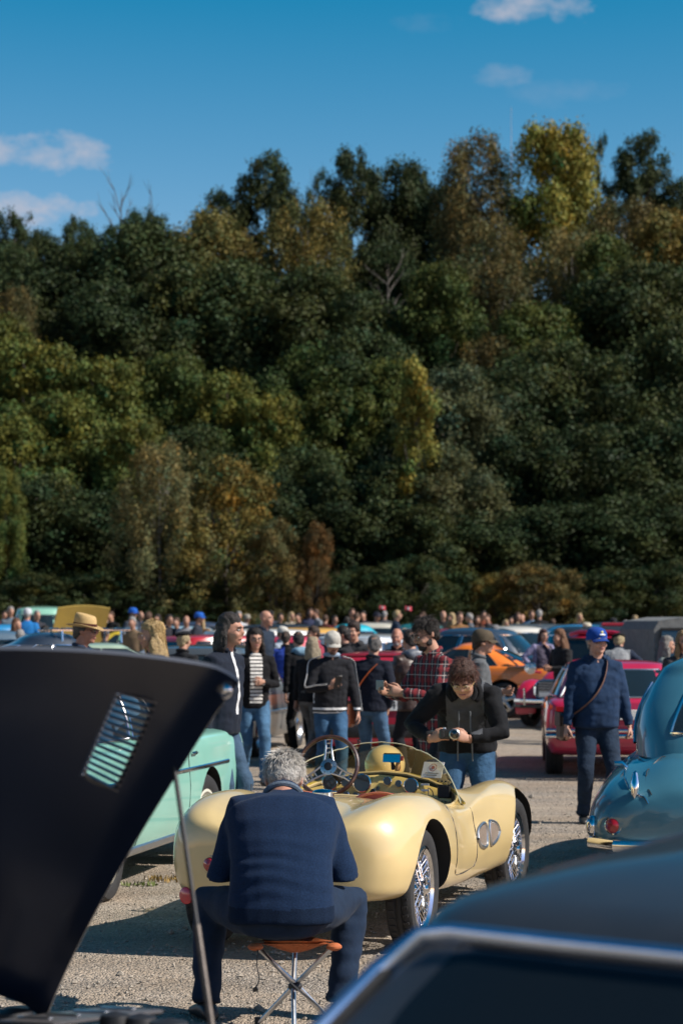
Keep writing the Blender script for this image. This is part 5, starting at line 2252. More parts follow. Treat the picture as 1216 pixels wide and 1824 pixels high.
# --- navy jacket with orange strap
loc, H = spot(660, 167, 1136)
nj = person('grey haired man in a navy jacket with an orange bag strap, back turned', loc, 158, H, Pose(bend=6, arms={1: 'phone', -1: 'pocket'}, yaw=25, pitch=10), top=(.010, .014, .028), bottom=(.075, .150, .255),
            hair=(.13, .125, .12), fat=1.15, detail=1)
j = nj['jacket']
body_strap(nj, [nj['spine'](.51)[0] + Vector((-.10, .10, .0)), nj['spine'](.40)[0] + Vector((-.01, .148, 0)), nj['spine'](.25)[0] + Vector((.10, .138, 0)), nj['spine'](.10)[0] + Vector((.18, .09, 0)), nj['spine'](.02)[0] + Vector((.21, .02, 0))],
           .022, (.42, .10, .03), j, 'bag_strap')
bag = thing('shoulder_bag', 'tan leather shoulder bag hanging at the hip of the navy jacket man', 'bag', to_world(nj, (.27, .03, .70)), R(158))
MB().box((0, 0, .12), (.10, .24, .28), bev=.03).build('bag_body', M_LEATHER, bag, color=(.32, .09, .03))
MB().box((.052, 0, .19), (.012, .225, .14), bev=.005).build('flap', M_LEATHER, bag, color=(.26, .07, .025))
# --- track jacket, walking
MWH = mat('white_trim', (.62, .62, .62), .85, var=(30, .1))


def track(p):
    if .855 < p.z < .882 or .905 < p.z < .930:
        return 1
    if p.z > .98 and abs(p.x) > .19 and abs(p.y + .02) < .022 and p.z < 1.47:
        return 1
    if p.z > 1.40 and p.y > -.03 and p.y < .0 and abs(p.x) > .1:
        return 1
    return 0


loc, H = spot(588, 173, 1130)
tj = person('walking man in a white cap and black track jacket with white stripes', loc, 12, H, Pose(bend=6, legs='walk', arms={-1: ((-.06, -.30, 1.17), (-.9, .5, -.8)), 1: ((.30, -.10, .86), (.6, 1, 0))}, pitch=22),
            top=(.016, .017, .022), bottom=(.048, .120, .225), topmat=[M_CLOTH, MWH], topfn=track, hat=('cap', (.52, .50, .45)), hair=(.06, .04, .03), beard=(.10, .06, .045), fat=1.14, detail=2,
            hand_dirs={-1: ((.6, -.3, .3), (.3, .7, .2), .8)})
MB().tube([tj['spine'](.575)[0] + Vector((math.sin(a) * .075, math.cos(a) * .062, .02)) for a in [2 * math.pi * k / 16 for k in range(17)]], .026, 8).build('scarf', M_CLOTH, tj['root'], color=(.22, .29, .38))
for (x, z, w, h) in ((-.085, 1.33, .09, .012), (-.085, 1.292, .05, .014), (-.03, 1.288, .03, .010), (.095, 1.31, .07, .055)):
    MB().box((x, -.139, z), (w, .012, h), bev=.003).build('chest_patch', MWH, tj['jacket'])
for s_ in (1, -1):
    out = Vector((s_ * .9, -.15, .4)).normalized()
    a_, b_, c_ = tj['sh'][s_], tj['el'][s_], tj['wr'][s_]
    P = [a_ + Vector((-s_ * .05, -.02, .085)), a_ + out * .084, a_.lerp(b_, .5) + out * .076, b_ + out * .066, b_.lerp(c_, .5) + out * .058, c_ + out * .046]
    MB().tube([Vector(p) for p in crom([tuple(p) for p in P], 5)], .020, 6, flat=.3, up=(0, -1, .2)).build('sleeve_stripe', MWH, tj['jacket'])
held_phone(tj, -1, 'black smartphone in the hand of the walking track jacket man', (.01, .01, .012), (.075, -.055, .05), (25, 0, 10))
# --- bald bearded man in black
loc, H = spot(708, 140, 1123)
person('bald man with grey beard in a black jacket behind the red hatchback', loc, -10, H, Pose(arms={1: 'pocket', -1: 'pocket'}, pitch=10), top=(.010, .010, .012), bottom=(.02, .02, .025), hairstyle='bald', skin=(.46, .22, .15), beard=(.26, .25, .24), fat=1.15, detail=1)
# --- young man in dark hoodie
loc, H = spot(632, 138, 1113)
person('young man with tousled dark hair and dark grey zipped hoodie', loc, -14, H, Pose(arms={1: 'pocket', -1: 'pocket'}, pitch=4, yaw=-8), top=(.035, .037, .042), bottom=(.02, .02, .03), hair=(.035, .02, .014), hairstyle='full', hood=(.035, .037, .042), detail=1)
# --- woman with striped top
loc, H = spot(452, 167, 1124)
wo = person('woman with long dark wavy hair, black jacket, striped top and jeans', loc, 14, H, Pose(legs='walk', arms={1: ((.05, -.24, 1.17), (.9, .6, -1)), -1: 'down'}, pitch=6), top=(.008, .008, .010), bottom=(.080, .180, .310),
            hair=(.012, .008, .007), hairstyle='long', glasses='dark', topmat=[M_CLOTH, M_STRIPE], topfn=lambda p: 1 if (p.y < -.05 and -.075 < p.x < .075 and p.z > .93) else 0, detail=1, fat=1.0)
strands(wo, 900, (.010, .007, .006), 22, fall=.24)
# --- long haired man in profile
loc, H = spot(388, 230, 1099)
person('man with swept back dark hair and dark blue jacket, in profile', loc, 66, H, Pose(arms={1: 'down', -1: 'down'}, bend=4, pitch=5), top=(.012, .018, .034), bottom=(.060, .110, .180), hair=(.030, .024, .022), hairstyle='mid',
       topmat=[M_CLOTH, MWH], topfn=lambda p: 1 if (p.y < -.09 and abs(p.x) < .022 and p.z > 1.02) else 0, fat=1.16, detail=1, skin=(.50, .25, .17))
# --- blonde
loc, H = spot(284, 205, 1112)
strands(person('woman with long straight blonde hair behind the raised dark bonnet', loc, -72, H, Pose(pitch=8), top=(.03, .03, .04), hair=(.47, .33, .155), hairstyle='long', detail=1), 1100, (.40, .27, .11), 21, fall=.24)
# --- panama
loc, H = spot(137, 200, 1097, .035)
person('man in a straw hat with brown band and dark sunglasses', loc, 78, H, Pose(pitch=6), top=(.03, .05, .09), hair=(.10, .09, .08), hat=('panama', (.62, .42, .175), (.085, .022, .016)), glasses='sun', skin=(.48, .22, .15), detail=1)
# --- blue cap man
loc, H = spot(1060, 204, 1122, .012)
MHB = mat('hoodie_front', (.020, .060, .140), .9, var=(14, .2), bump=(30, .5, .012), sheen=.1)
bcap = person('stout man in a bright blue cap and navy hoodie standing with clenched hands', loc, 8, H, Pose(lean=1, bend=2, arms={1: ((.30, -.08, .86), (.5, 1, 0)), -1: ((-.30, -.10, .86), (-.5, 1, 0))}, yaw=16, pitch=2),
              top=(.014, .040, .098), bottom=(.022, .040, .072), hat=('cap', (.012, .070, .36), (.012, .06, .30), 1), hair=(.3, .27, .25), fat=1.24, belly=1.12, hood=(.014, .038, .09), detail=2, skin=(.55, .30, .22), curl=.95)
sp_ = bcap['spine']
bag = thing('crossbody_bag', 'brown leather crossbody bag worn by the blue cap man', 'bag', to_world(bcap, (-.30, .02, .80)), R(8))
MB().box((0, 0, .08), (.10, .22, .26), bev=.035).build('bag_body', M_LEATHER, bag, color=(.075, .036, .024))
MB().box((-.052, 0, .15), (.012, .20, .13), bev=.005).build('flap', M_LEATHER, bag, color=(.065, .03, .02))
k_ = bcap['k']
q = [Vector((.30 + .085, -.02, .535 + .23)), Vector((.30 + .09, -.135, .50 + .16)), Vector((.30 - .02, -.19, .30 + .13)), Vector((.30 - .15, -.17, .10 + .12)), Vector((.02, -.04, .12 + .08))]
sw_ = [Vector((.075, .02, 1.525)), Vector((.085, -.10, 1.46)), Vector((.03, -.185, 1.30)), Vector((-.06, -.205, 1.16)), Vector((-.17, -.165, 1.05)), Vector((-.255, -.04, .97))]
o_ = MB().tube([Vector(p) for p in crom([tuple(Vector(p) - Vector((-.30, .02, .80))) for p in sw_], 6)], .020, 8, flat=.25, up=(0, -1, 0)).build('strap', M_LEATHER, bag, 60, color=(.11, .058, .042))
bag.scale = (k_, k_, k_)
# --- blue and black vest, back turned
loc, H = spot(508, 116, 1129)
person('man in a half blue half black vest seen from behind at the pink red hatchback', loc, 172, H, Pose(arms={1: 'pocket', -1: 'pocket'}), top=(.008, .009, .012), hair=(.04, .028, .022), topmat=[M_CLOTH, mat('royal_blue', (.012, .045, .30), .85, var=(14, .2))],
       topfn=lambda p: 1 if p.x > .01 else 0, detail=1)
# --- pair behind the track jacket man
loc, H = spot(552, 148, 1140)
person('woman with long ash blonde hair and black coat behind the walking man', loc, 150, H, Pose(legs='walk'), top=(.010, .010, .012), bottom=(.16, .155, .15), hair=(.36, .30, .20), hairstyle='long', shoes=(.4, .3, .22), detail=1)
loc, H = spot(538, 138, 1128)
person('person with dark hair and pale blue scarf stooping beside the white estate', loc, -160, H, Pose(bend=14, pitch=20), top=(.012, .012, .014), bottom=(.02, .02, .022), hair=(.014, .01, .01), hood=(.25, .42, .55), detail=1)
loc, H = spot(566, 122, 1118)
person('man with cropped brown hair turned towards the white estate', loc, -70, H, Pose(pitch=10), top=(.42, .06, .10), hair=(.05, .03, .02), detail=1, skin=(.5, .26, .17))
loc, H = spot(620, 142, 1118)
person('dark haired person standing behind the tousled young man', loc, -100, H, Pose(), top=(.02, .02, .024), hair=(.012, .01, .01), detail=1)
# --- bald navy
loc, H = spot(466, 116, 1091)
person('bald man in a navy jacket looking across the white estate', loc, 62, H, Pose(arms={1: 'pocket', -1: 'pocket'}), top=(.022, .036, .062), hairstyle='bald', skin=(.5, .26, .18), fat=1.15, detail=1)
loc, H = spot(497, 108, 1116, .03)
person('man in a white cap and pale blue shirt beside the white estate', loc, 60, H, Pose(pitch=10), top=(.36, .42, .50), hat=('cap', (.66, .64, .58)), hair=(.05, .03, .02), detail=1)
# --- right side
loc, H = spot(964, 104, 1126)
person('woman with dark red hair, lilac sleeves and dark quilted vest', loc, 24, H, Pose(arms={1: 'chin', -1: 'hip'}, pitch=8), top=(.36, .33, .52), hair=(.055, .016, .015), hairstyle='mid', bottom=(.02, .02, .03), detail=1,
       topmat=[M_CLOTH, mat('quilted_vest', (.050, .040, .070), .8, var=(16, .3), bump=(20, .8, .02))], topfn=lambda p: 1 if abs(p.x) < .17 and p.z < 1.46 else 0, fat=1.1)
loc, H = spot(1098, 130, 1122)
person('bending man in a grey vest with navy sleeves leaning over the red car', loc, 168, H, Pose(lean=14, bend=26, arms={1: 'fwd', -1: 'hip'}, pitch=20), top=(.018, .028, .055), hair=(.40, .32, .18), bottom=(.03, .07, .15), detail=1,
       topmat=[M_CLOTH, mat('grey_vest', (.19, .20, .21), .85, var=(16, .25), bump=(25, .6, .015))], topfn=lambda p: 1 if abs(p.x) < .19 else 0, hat=('beret', (.012, .012, .016)), fat=1.12)
loc, H = spot(1178, 148, 1137)
person('woman with long grey hair and pale green jacket by the teal saloon', loc, 84, H, Pose(arms={1: 'cross', -1: 'cross'}, pitch=6), top=(.34, .40, .37), hair=(.24, .23, .215), hairstyle='long', detail=1, fat=1.08)
loc, H = spot(1214, 165, 1152)
person('blonde woman in sunglasses at the teal saloon', loc, 12, 1.6, Pose(), top=(.05, .05, .06), hair=(.30, .20, .10), hairstyle='long', glasses='sun', detail=1)
loc, H = spot(1044, 98, 1111, .03)
person('man in a mustard jacket and cream hat with sunglasses', loc, 5, H, Pose(), top=(.55, .29, .03), hat=('panama', (.60, .54, .42), (.1, .08, .05)), hair=(.1, .08, .06), glasses='sun', detail=1)
loc, H = spot(1003, 126, 1124)
person('person with long brown hair beside the red economy car', loc, -60, H, Pose(arms={1: 'phone', -1: 'phone'}, pitch=12), top=(.02, .02, .022), hair=(.18, .085, .04), hairstyle='long', detail=1)
loc, H = spot(1134, 112, 1112)
person('balding man in a black jacket bent over beside the jeep', loc, 70, H, Pose(bend=18, pitch=20), top=(.014, .014, .018), hairstyle='bald', skin=(.48, .24, .17), detail=1)
loc, H = spot(322, 150, 1128)
person('man in a dark beret and black coat behind the blonde woman', loc, 150, H, Pose(), top=(.016, .017, .020), hair=(.42, .33, .19), hat=('beret', (.012, .013, .017)), detail=1)

# ------------------------------------------------------------------ the far crowd
FARP = {}


def far_proto(kind):
    kw = dict(detail=0)
    if kind == 'man':
        i = person('x', (0, 0, -50), 0, 1.75, Pose(), **kw)
    elif kind == 'woman':
        i = person('x', (0, 0, -50), 0, 1.75, Pose(arms={1: 'hip', -1: 'down'}), hairstyle='long', **kw)
    elif kind == 'cap':
        i = person('x', (0, 0, -50), 0, 1.75, Pose(arms={1: 'pocket', -1: 'pocket'}), hat=('cap', (.5, .5, .5)), **kw)
    elif kind == 'bald':
        i = person('x', (0, 0, -50), 0, 1.75, Pose(arms={1: 'phone', -1: 'down'}, pitch=10), hairstyle='bald', fat=1.15, **kw)
    else:
        i = person('x', (0, 0, -50), 0, 1.75, Pose(arms={1: 'cross', -1: 'cross'}), fat=1.1, **kw)
    return i['root']


def crowd(px, s, ytop, kind, top, hair, facing, label, hatcol=None, bottom=(.04, .06, .1)):
    loc, H = spot(px, s, ytop)
    if kind not in FARP:
        FARP[kind] = far_proto(kind)
        r = FARP[kind]
    else:
        r = copy_tree(FARP[kind])
    r.location, r.rotation_euler, r.scale = loc, (0, 0, R(facing)), (H / 1.75,) * 3
    tag(r, label, 'person', 'visitors in the distance between the parked cars')
    tone = random.uniform(.85, 1.15)
    for ch in KIDS(r):
        n = ch.name.split('.')[0]
        c = {'jacket': top, 'trousers': bottom, 'hair': hair, 'cap': hatcol or (.5, .5, .5), 'body': tuple(v * tone for v in SKIN)}.get(n)
        if c:
            ch.color = (*[v * .7 for v in c], 1)
        if n == 'cap':
            for g in KIDS(ch):
                g.color = (*[v * .7 for v in (hatcol or (.5, .5, .5))], 1)


DKH, BRH, GYH, BLH = (.02, .014, .01), (.09, .045, .025), (.32, .31, .30), (.42, .30, .15)
BK, NV, WHT, GRY, BLU, TAN, RED = (.012, .012, .014), (.02, .035, .07), (.6, .6, .6), (.22, .24, .26), (.02, .20, .55), (.25, .13, .06), (.3, .03, .04)
for a in [
    (18, 66, 1082, 'man', (.14, .19, .24), GYH, 20, 'grey haired visitor in a pale blue jacket at the blue estate'),
    (38, 60, 1084, 'woman', (.10, .05, .09), BRH, -40, 'brown haired woman in plum beside the blue estate'),
    (48, 78, 1086, 'cap', BLU, GYH, 178, 'visitor in a bright blue jacket and white cap near the mustard bonnet', (.62, .65, .7)),
    (64, 70, 1089, 'man', (.04, .04, .05), GYH, 30, 'grey haired man in dark clothes next to the bright blue jacket'),
    (24, 92, 1104, 'woman', (.03, .22, .24), (.14, .06, .03), 60, 'auburn haired woman in teal behind the raised bonnet'),
    (34, 110, 1124, 'man', (.32, .33, .34), GYH, 170, 'grey haired man in a light grey pullover, back turned'),
    (76, 110, 1117, 'man', (.02, .02, .03), DKH, 40, 'dark haired man in black by the silver roof rails'),
    (170, 68, 1091, 'bald', BK, GYH, 10, 'grey haired man in black beside the silver coupe'),
    (200, 66, 1091, 'man', BK, BRH, -30, 'man in a black jacket photographing behind the silver coupe'),
    (232, 72, 1085, 'cap', (.05, .06, .08), DKH, 60, 'visitor wearing a vivid blue cap and dark jacket on the far row', (.02, .14, .6)),
    (238, 88, 1101, 'man', (.22, .15, .09), GYH, -20, 'man in a tan waistcoat and check shirt'),
    (262, 80, 1092, 'man', (.55, .55, .58), BRH, 160, 'brown haired man in a white shirt seen from behind'),
    (298, 80, 1097, 'man', (.03, .03, .04), DKH, 40, 'dark haired man in a black pullover beside the white shirt'),
    (316, 78, 1102, 'man', (.05, .05, .06), BRH, -20, 'brown haired visitor near the pale blue van'),
    (332, 80, 1099, 'bald', (.30, .30, .33), GYH, 0, 'bald visitor in light grey near the pale blue van'),
    (349, 80, 1093, 'cap', (.03, .035, .05), DKH, 80, 'visitor with a bright blue cap beside the pale blue van', (.02, .13, .55)),
    (360, 78, 1099, 'woman', TAN, BLH, -30, 'fair haired woman in tan near the pale blue van'),
    (424, 66, 1091, 'man', (.58, .58, .60), GYH, 15, 'grey haired man in a white shirt on the far row'),
    (437, 62, 1096, 'cap', (.08, .06, .06), GYH, 40, 'visitor in a beige cap and dark shirt behind the red windscreen frame', (.4, .36, .3)),
    (497, 62, 1094, 'man', BK, DKH, 30, 'dark haired man in black behind the white estate'),
    (533, 62, 1094, 'man', BK, DKH, -30, 'slim dark haired man beside the dark estate car'),
    (552, 58, 1086, 'woman', (.05, .06, .12), BRH, 10, 'brown haired woman in dark blue by the golden bush'),
    (566, 58, 1087, 'man', (.28, .30, .33), BRH, -60, 'brown haired man in grey by the golden bush'),
    (578, 62, 1097, 'cross', (.10, .03, .025), BRH, 160, 'visitor in a rust jacket behind the mustard taxi'),
    (594, 64, 1098, 'cross', (.13, .02, .02), DKH, 30, 'visitor in a dark red coat behind the mustard taxi'),
    (617, 70, 1100, 'man', (.58, .58, .58), DKH, 170, 'dark haired man in a white T shirt behind the turquoise car'),
    (632, 66, 1093, 'man', GRY, BRH, 140, 'man in a grey shirt next to the white T shirt'),
    (625, 62, 1086, 'man', BK, BRH, 20, 'tall brown haired man in black behind the grey shirt'),
    (648, 62, 1090, 'man', (.03, .03, .05), DKH, -20, 'dark clothed visitor below the first small flag'),
    (668, 64, 1092, 'cap', BK, DKH, 40, 'visitor in a dark cap holding a small flag', (.05, .05, .07)),
    (702, 70, 1089, 'man', NV, BLH, 100, 'fair haired man in a navy jacket holding a small flag'),
    (788, 66, 1090, 'bald', BK, DKH, 10, 'bald man in black behind the teal pickup'),
    (808, 72, 1094, 'woman', (.24, .125, .05), BLH, -60, 'fair haired woman in a brown coat'),
    (816, 76, 1092, 'man', (.25, .13, .055), BRH, 20, 'man in a tan jacket over a blue shirt'),
    (840, 66, 1094, 'man', (.10, .11, .13), GYH, -100, 'grey haired man taking a photo beside the tan jacket'),
    (850, 62, 1099, 'woman', (.30, .15, .10), BRH, 0, 'brown haired woman in a peach top'),
    (870, 62, 1096, 'man', (.07, .07, .08), BRH, -30, 'brown haired man in a dark grey shirt by the maroon roof'),
    (898, 66, 1106, 'woman', (.28, .20, .10), BLH, 30, 'fair haired woman behind the cream roof'),
    (920, 62, 1093, 'woman', (.30, .26, .18), BRH, 20, 'brown haired woman in a beige top by the low bush'),
    (912, 62, 1100, 'man', NV, DKH, -20, 'dark haired man in navy behind the cream roof'),
    (945, 62, 1089, 'man', (.12, .22, .34), BRH, 10, 'brown haired man in a light blue shirt by the low bush'),
    (960, 64, 1088, 'cross', BK, GYH, 175, 'white haired man in a black coat, back turned'),
    (984, 62, 1104, 'man', (.18, .30, .42), BRH, 170, 'visitor in a sky blue shirt behind the black vintage car'),
    (1090, 70, 1103, 'cap', BK, DKH, 20, 'visitor in a black cap and black jacket', (.03, .03, .035)),
    (1110, 74, 1107, 'man', (.04, .045, .05), GYH, 40, 'grey haired man in a dark jacket near the jeep'),
    (1150, 66, 1106, 'woman', (.03, .05, .04), BRH, -10, 'brown haired woman in dark green near the jeep'),
    (1166, 66, 1104, 'man', (.05, .04, .04), BRH, 50, 'brown haired man beyond the jeep roof'),
    (885, 92, 1116, 'cap', BK, GYH, -40, 'man in a grey cap beside the dark blue saloon', (.20, .20, .21)),
    (184, 100, 1136, 'man', (.03, .03, .035), (.14, .07, .04), 150, 'auburn haired man beside the dark roadster'),
    (6, 58, 1090, 'cross', (.20, .03, .03), DKH, 30, 'dark haired visitor in a red pullover left of the blue estate'),
    (128, 60, 1094, 'woman', (.05, .10, .06), BRH, 150, 'brown haired woman in bottle green behind the straw hat'),
    (190, 60, 1094, 'cap', (.30, .28, .24), DKH, -20, 'visitor in a beige shirt and white cap behind the silver coupe', (.6, .6, .58)),
    (248, 60, 1091, 'bald', (.02, .03, .05), GYH, 40, 'bald man in dark blue next to the vivid blue cap'),
    (283, 66, 1096, 'woman', (.30, .05, .09), DKH, -30, 'dark haired woman in a raspberry cardigan on the far row'),
    (482, 58, 1090, 'cap', (.06, .07, .10), DKH, 0, 'visitor in a grey blue jacket and black cap behind the white estate', (.02, .02, .025)),
    (516, 60, 1092, 'woman', (.34, .30, .24), BLH, 40, 'blonde woman in a cream cardigan behind the white estate'),
    (684, 58, 1090, 'cross', (.10, .10, .11), GYH, 170, 'grey haired man in a charcoal coat between the two flags'),
    (756, 60, 1092, 'man', (.05, .09, .16), BRH, -50, 'brown haired man in a denim shirt beside the dark teal saloon'),
    (860, 58, 1090, 'cross', (.22, .06, .03), DKH, 10, 'dark haired visitor in a brick red jacket near the peach top'),
    (932, 58, 1096, 'bald', (.24, .25, .27), GYH, -40, 'bald man in a light grey pullover by the low bush'),
    (1030, 58, 1094, 'woman', (.04, .04, .05), BLH, 20, 'blonde woman in black beyond the slate grey estate'),
    (1130, 58, 1098, 'cap', (.12, .03, .03), GYH, 0, 'visitor in a burgundy jacket and tan cap beyond the jeep', (.36, .27, .16)),
]:
    crowd(*a)

# two small flags carried over the crowd
for px, py, s, who in ((675, 1080, 64, 'dark capped visitor'), (720, 1081, 70, 'fair haired man in navy')):
    Y = FPX / s - .15
    p = PT(px, py, Y)
    hx = {675: 668, 720: 702}[px]
    hp = PT(hx, 1112, Y)
    r = thing('hand_flag', 'small red and white flag held up by the ' + who, 'flag', hp)
    d = p - hp
    MB().tube([(0, 0, 0), d * 1.08], .006, 6).build('stick', M_DARK, r)
    V = [d * 1.05 + Vector((.012 + .16 * i / 6, .015 * math.sin(i * 1.3), -.02 * i / 6 - .11 * k)) for k in range(2) for i in range(7)]
    MB().add(V, [(i, i + 1, i + 8, i + 7) for i in range(6)]).build('cloth', mat('flag_red', (.52, .06, .08), .8), r, 60)
    MB().box(d * 1.05 + Vector((.09, -.02, -.06)), (.05, .006, .035)).box(d * 1.05 + Vector((.09, -.0225, -.06)), (.02, .006, .075)).build('white_cross', MWH, r)

# ================================================================== the parked cars
def at_hub(hx, hy, heading, r, t):
    """origin of a car whose point (right t, forward r) in its own frame stands at world (hx, hy)"""
    a = R(heading)
    F = Vector((math.sin(a), math.cos(a)))
    Rr = Vector((math.cos(a), -math.sin(a)))
    o = Vector((hx, hy)) - F * r - Rr * t
    return (o.x, o.y, gz(o.y))


def by_px(px, s):
    return (px - 608) / s, FPX / s


# --- mint saloon beside the roadster
MINT = (.30, .66, .54)


def mint_bits(root, surf, spec, color):
    y = spec['st'][-1][0] - .30
    for k in range(3):
        yy = y - .07 * k
        MB().box((surf.side_x(yy, .80) + .004, yy, .80), (.012, .022, .085), bev=.004).build('gold_badge', mat('gold_trim', (.50, .33, .06), .3, .8), root)
    for s in (-1, 1):
        strip_on_side(root, 'sill', surf, .35, 2.1, .27, .27, s, .03, M_ALU)


make_car('mint_saloon', 'mint green nineteen fifties saloon with chrome side strip beside the yellow roadster', MINT,
         dict(k=.78, st=st_saloon50(4.25, .80)[:7] + [(2.7, .795, .25, .95, 1.0), (3.2, .785, .27, .945, .99), (3.62, .765, .30, .935, .975), (3.80, .73, .34, .91, .945), (3.87, .64, .38, .86, .89), (3.89, .5, .44, .78, .82)], sect=sect_modern, wb=2.5, track=.69, r=.325, gh=gh_saloon50(1.48), style='disc', tw=.16, steer=R(-6),
              extras=[x_bumpers(.48, .48, .09), x_strip(.735, .72, -.6, 3.05, .016), x_seams([.55, 1.85], .30, .92), x_lamps_front(.78, .58, .09), x_lamps_rear('round', .75, .6, (.05, .05)), mint_bits]),
         loc=at_hub(-.97, 17.9, 11, 2.5, .78), heading=11, wheelcol=(.62, .60, .50))

# --- grey hatchback
make_car('grey_hatchback', 'dark grey compact hatchback with black trim behind the striped top woman', (.060, .072, .082),
         dict(st=st_hatch(3.95, .82), wb=2.47, track=.71, r=.295, gh=gh_hatch(.93, 1.41), style='alloy', tw=.18,
              extras=[x_bumpers(.46, .46, .12, M_DARK), x_strip(.55, .55, -.6, 3.1, .018, M_ALU), x_seams([.35, 1.25], .3, .88), x_mirror(1.72, .98, .82, mat('teal_mirror', (.06, .22, .26), .2, 0, .8)), x_lamps_rear('box', .72, .62, (.26, .16))]),
         loc=at_hub(-.56, 33.0, 11, 2.47, .80), heading=11, wheelcol=(.4, .4, .4))

# --- red hatchback with the number plate
x, y = by_px(694, 152)


def red_tail(root, surf, spec, color):
    MB().box((.02, -.47, 1.315), (1.15, .14, .045), bev=.02).build('spoiler', M_PAINT, root, color=(.22, .012, .022))
    MB().box((.1, -.735, .90), (.09, .008, .03)).build('badge', M_CHROME, root)


make_car('red_hatchback', 'red hatchback with white number plate ending 20492 seen from behind', (.36, .012, .035),
         dict(st=st_hatch(3.9, .83), wb=2.45, track=.72, r=.29, gh=gh_hatch(.93, 1.36), style='alloy', tw=.18,
              extras=[x_bumpers(.44, .44, .16, M_DARK), x_lamps_rear('box', .74, .62, (.26, .18), [M_REDLAMP, M_ORANGELAMP]), x_plate('· 20492', .74, .62, .135, dy=-.012), x_seams([.3, 1.3], .3, .88), red_tail]),
         loc=(x, y + .72, gz(y)), heading=3)
# --- pink red hatchback further back
x, y = by_px(503, 101)
make_car('crimson_hatchback', 'bright crimson hatchback parked behind the half blue vest man', (.52, .035, .07),
         dict(st=st_hatch(3.8, .80), wb=2.4, track=.70, r=.28, gh=gh_hatch(.92, 1.40), style='disc', extras=[x_bumpers(.45, .45, .12, M_DARK), x_lamps_rear('box', .72, .6, (.2, .14))]),
         loc=(x, y + .6, gz(y)), heading=28)

# --- red wedge coupe at the right
x, y = by_px(985, 157)


def coupe_tail(root, surf, spec, color):
    for s in (-1, 1):
        MB().box((s * .53, -.853, .76), (.34, .03, .065), bev=.01).build('tail_lamp', M_REDLAMP, root)
        MB().box((s * .53, -.853, .665), (.34, .03, .07), bev=.01).build('indicator', M_ORANGELAMP if s < 0 else mat('pale_lamp', (.5, .32, .26), .2, 0, 1), root)
        MB().box((s * .815, -.70, .80), (.02, .16, .07), bev=.008).build('corner_lamp', M_ORANGELAMP, root)
    MB().box((.22, -.862, .70), (.07, .004, .075)).build('plate_crest', mat('dark_green', (.02, .10, .05), .5), root)
    MB().tube([(-.80, -.84, .53), (-.4, -.93, .53), (.4, -.93, .53), (.80, -.84, .53)], .022, 8).tube([(-.80, -.85, .47), (-.4, -.94, .47), (.4, -.94, .47), (.80, -.85, .47)], .028, 8).build('bumper', M_CHROME, root)
    for s in (-1, 1):
        MB().box((s * .62, -.955, .50), (.14, .03, .14), bev=.012).build('overrider', M_DARK, root)


make_car('red_coupe', 'red wedge shaped coupe with chrome bumper behind the blue cap man', (.42, .012, .055),
         dict(st=st_coupe(4.1, .82), wb=2.4, track=.70, r=.30, gh=dict(yb0=-.80, yb1=1.75, zb=.84, wb=.74, yr0=-.25, yr1=.95, zr=1.24, wr=.55, crown=.045, n=5, bow=.02, frame=M_ALU,
              sides=[(.10, .45, .12, .44), (.48, .90, .47, .88)], rear=(.12, .86, .06, .94, .10, .90)), style='disc', tw=.20,
              extras=[coupe_tail, x_plate('', .70, .34, .11, dy=-.014, x=.10), x_seams([1.05], .3, .8)]),
         loc=at_hub(x, y, 4, 0, -.70), heading=4)

# --- orange coupe, side on
x, y = by_px(897, 104)
make_car('orange_coupe', 'bright orange sports coupe with five spoke silver wheels', (.80, .20, .018),
         dict(st=st_coupe(4.1, .84), wb=2.4, track=.74, r=.305, gh=dict(yb0=-.55, yb1=1.75, zb=.82, wb=.70, yr0=.35, yr1=.95, zr=1.22, wr=.52, crown=.07, n=2.8, bow=.07, frame=M_DARK,
              sides=[(.28, .50, .26, .48), (.53, .88, .52, .85)]), style='star', tw=.20, extras=[x_bumpers(.42, .40, .10, M_PAINT), x_lamps_rear('box', .68, .55, (.3, .08)), x_strip(.33, .33, .4, 2.0, .03, M_DARK)]),
         loc=at_hub(x, y, -74, 0, -.80), heading=-74)

# --- blurred cars of the far rows: (px of middle, px per metre, name, label, colour, kind, heading, roof colour)
FAR = {}


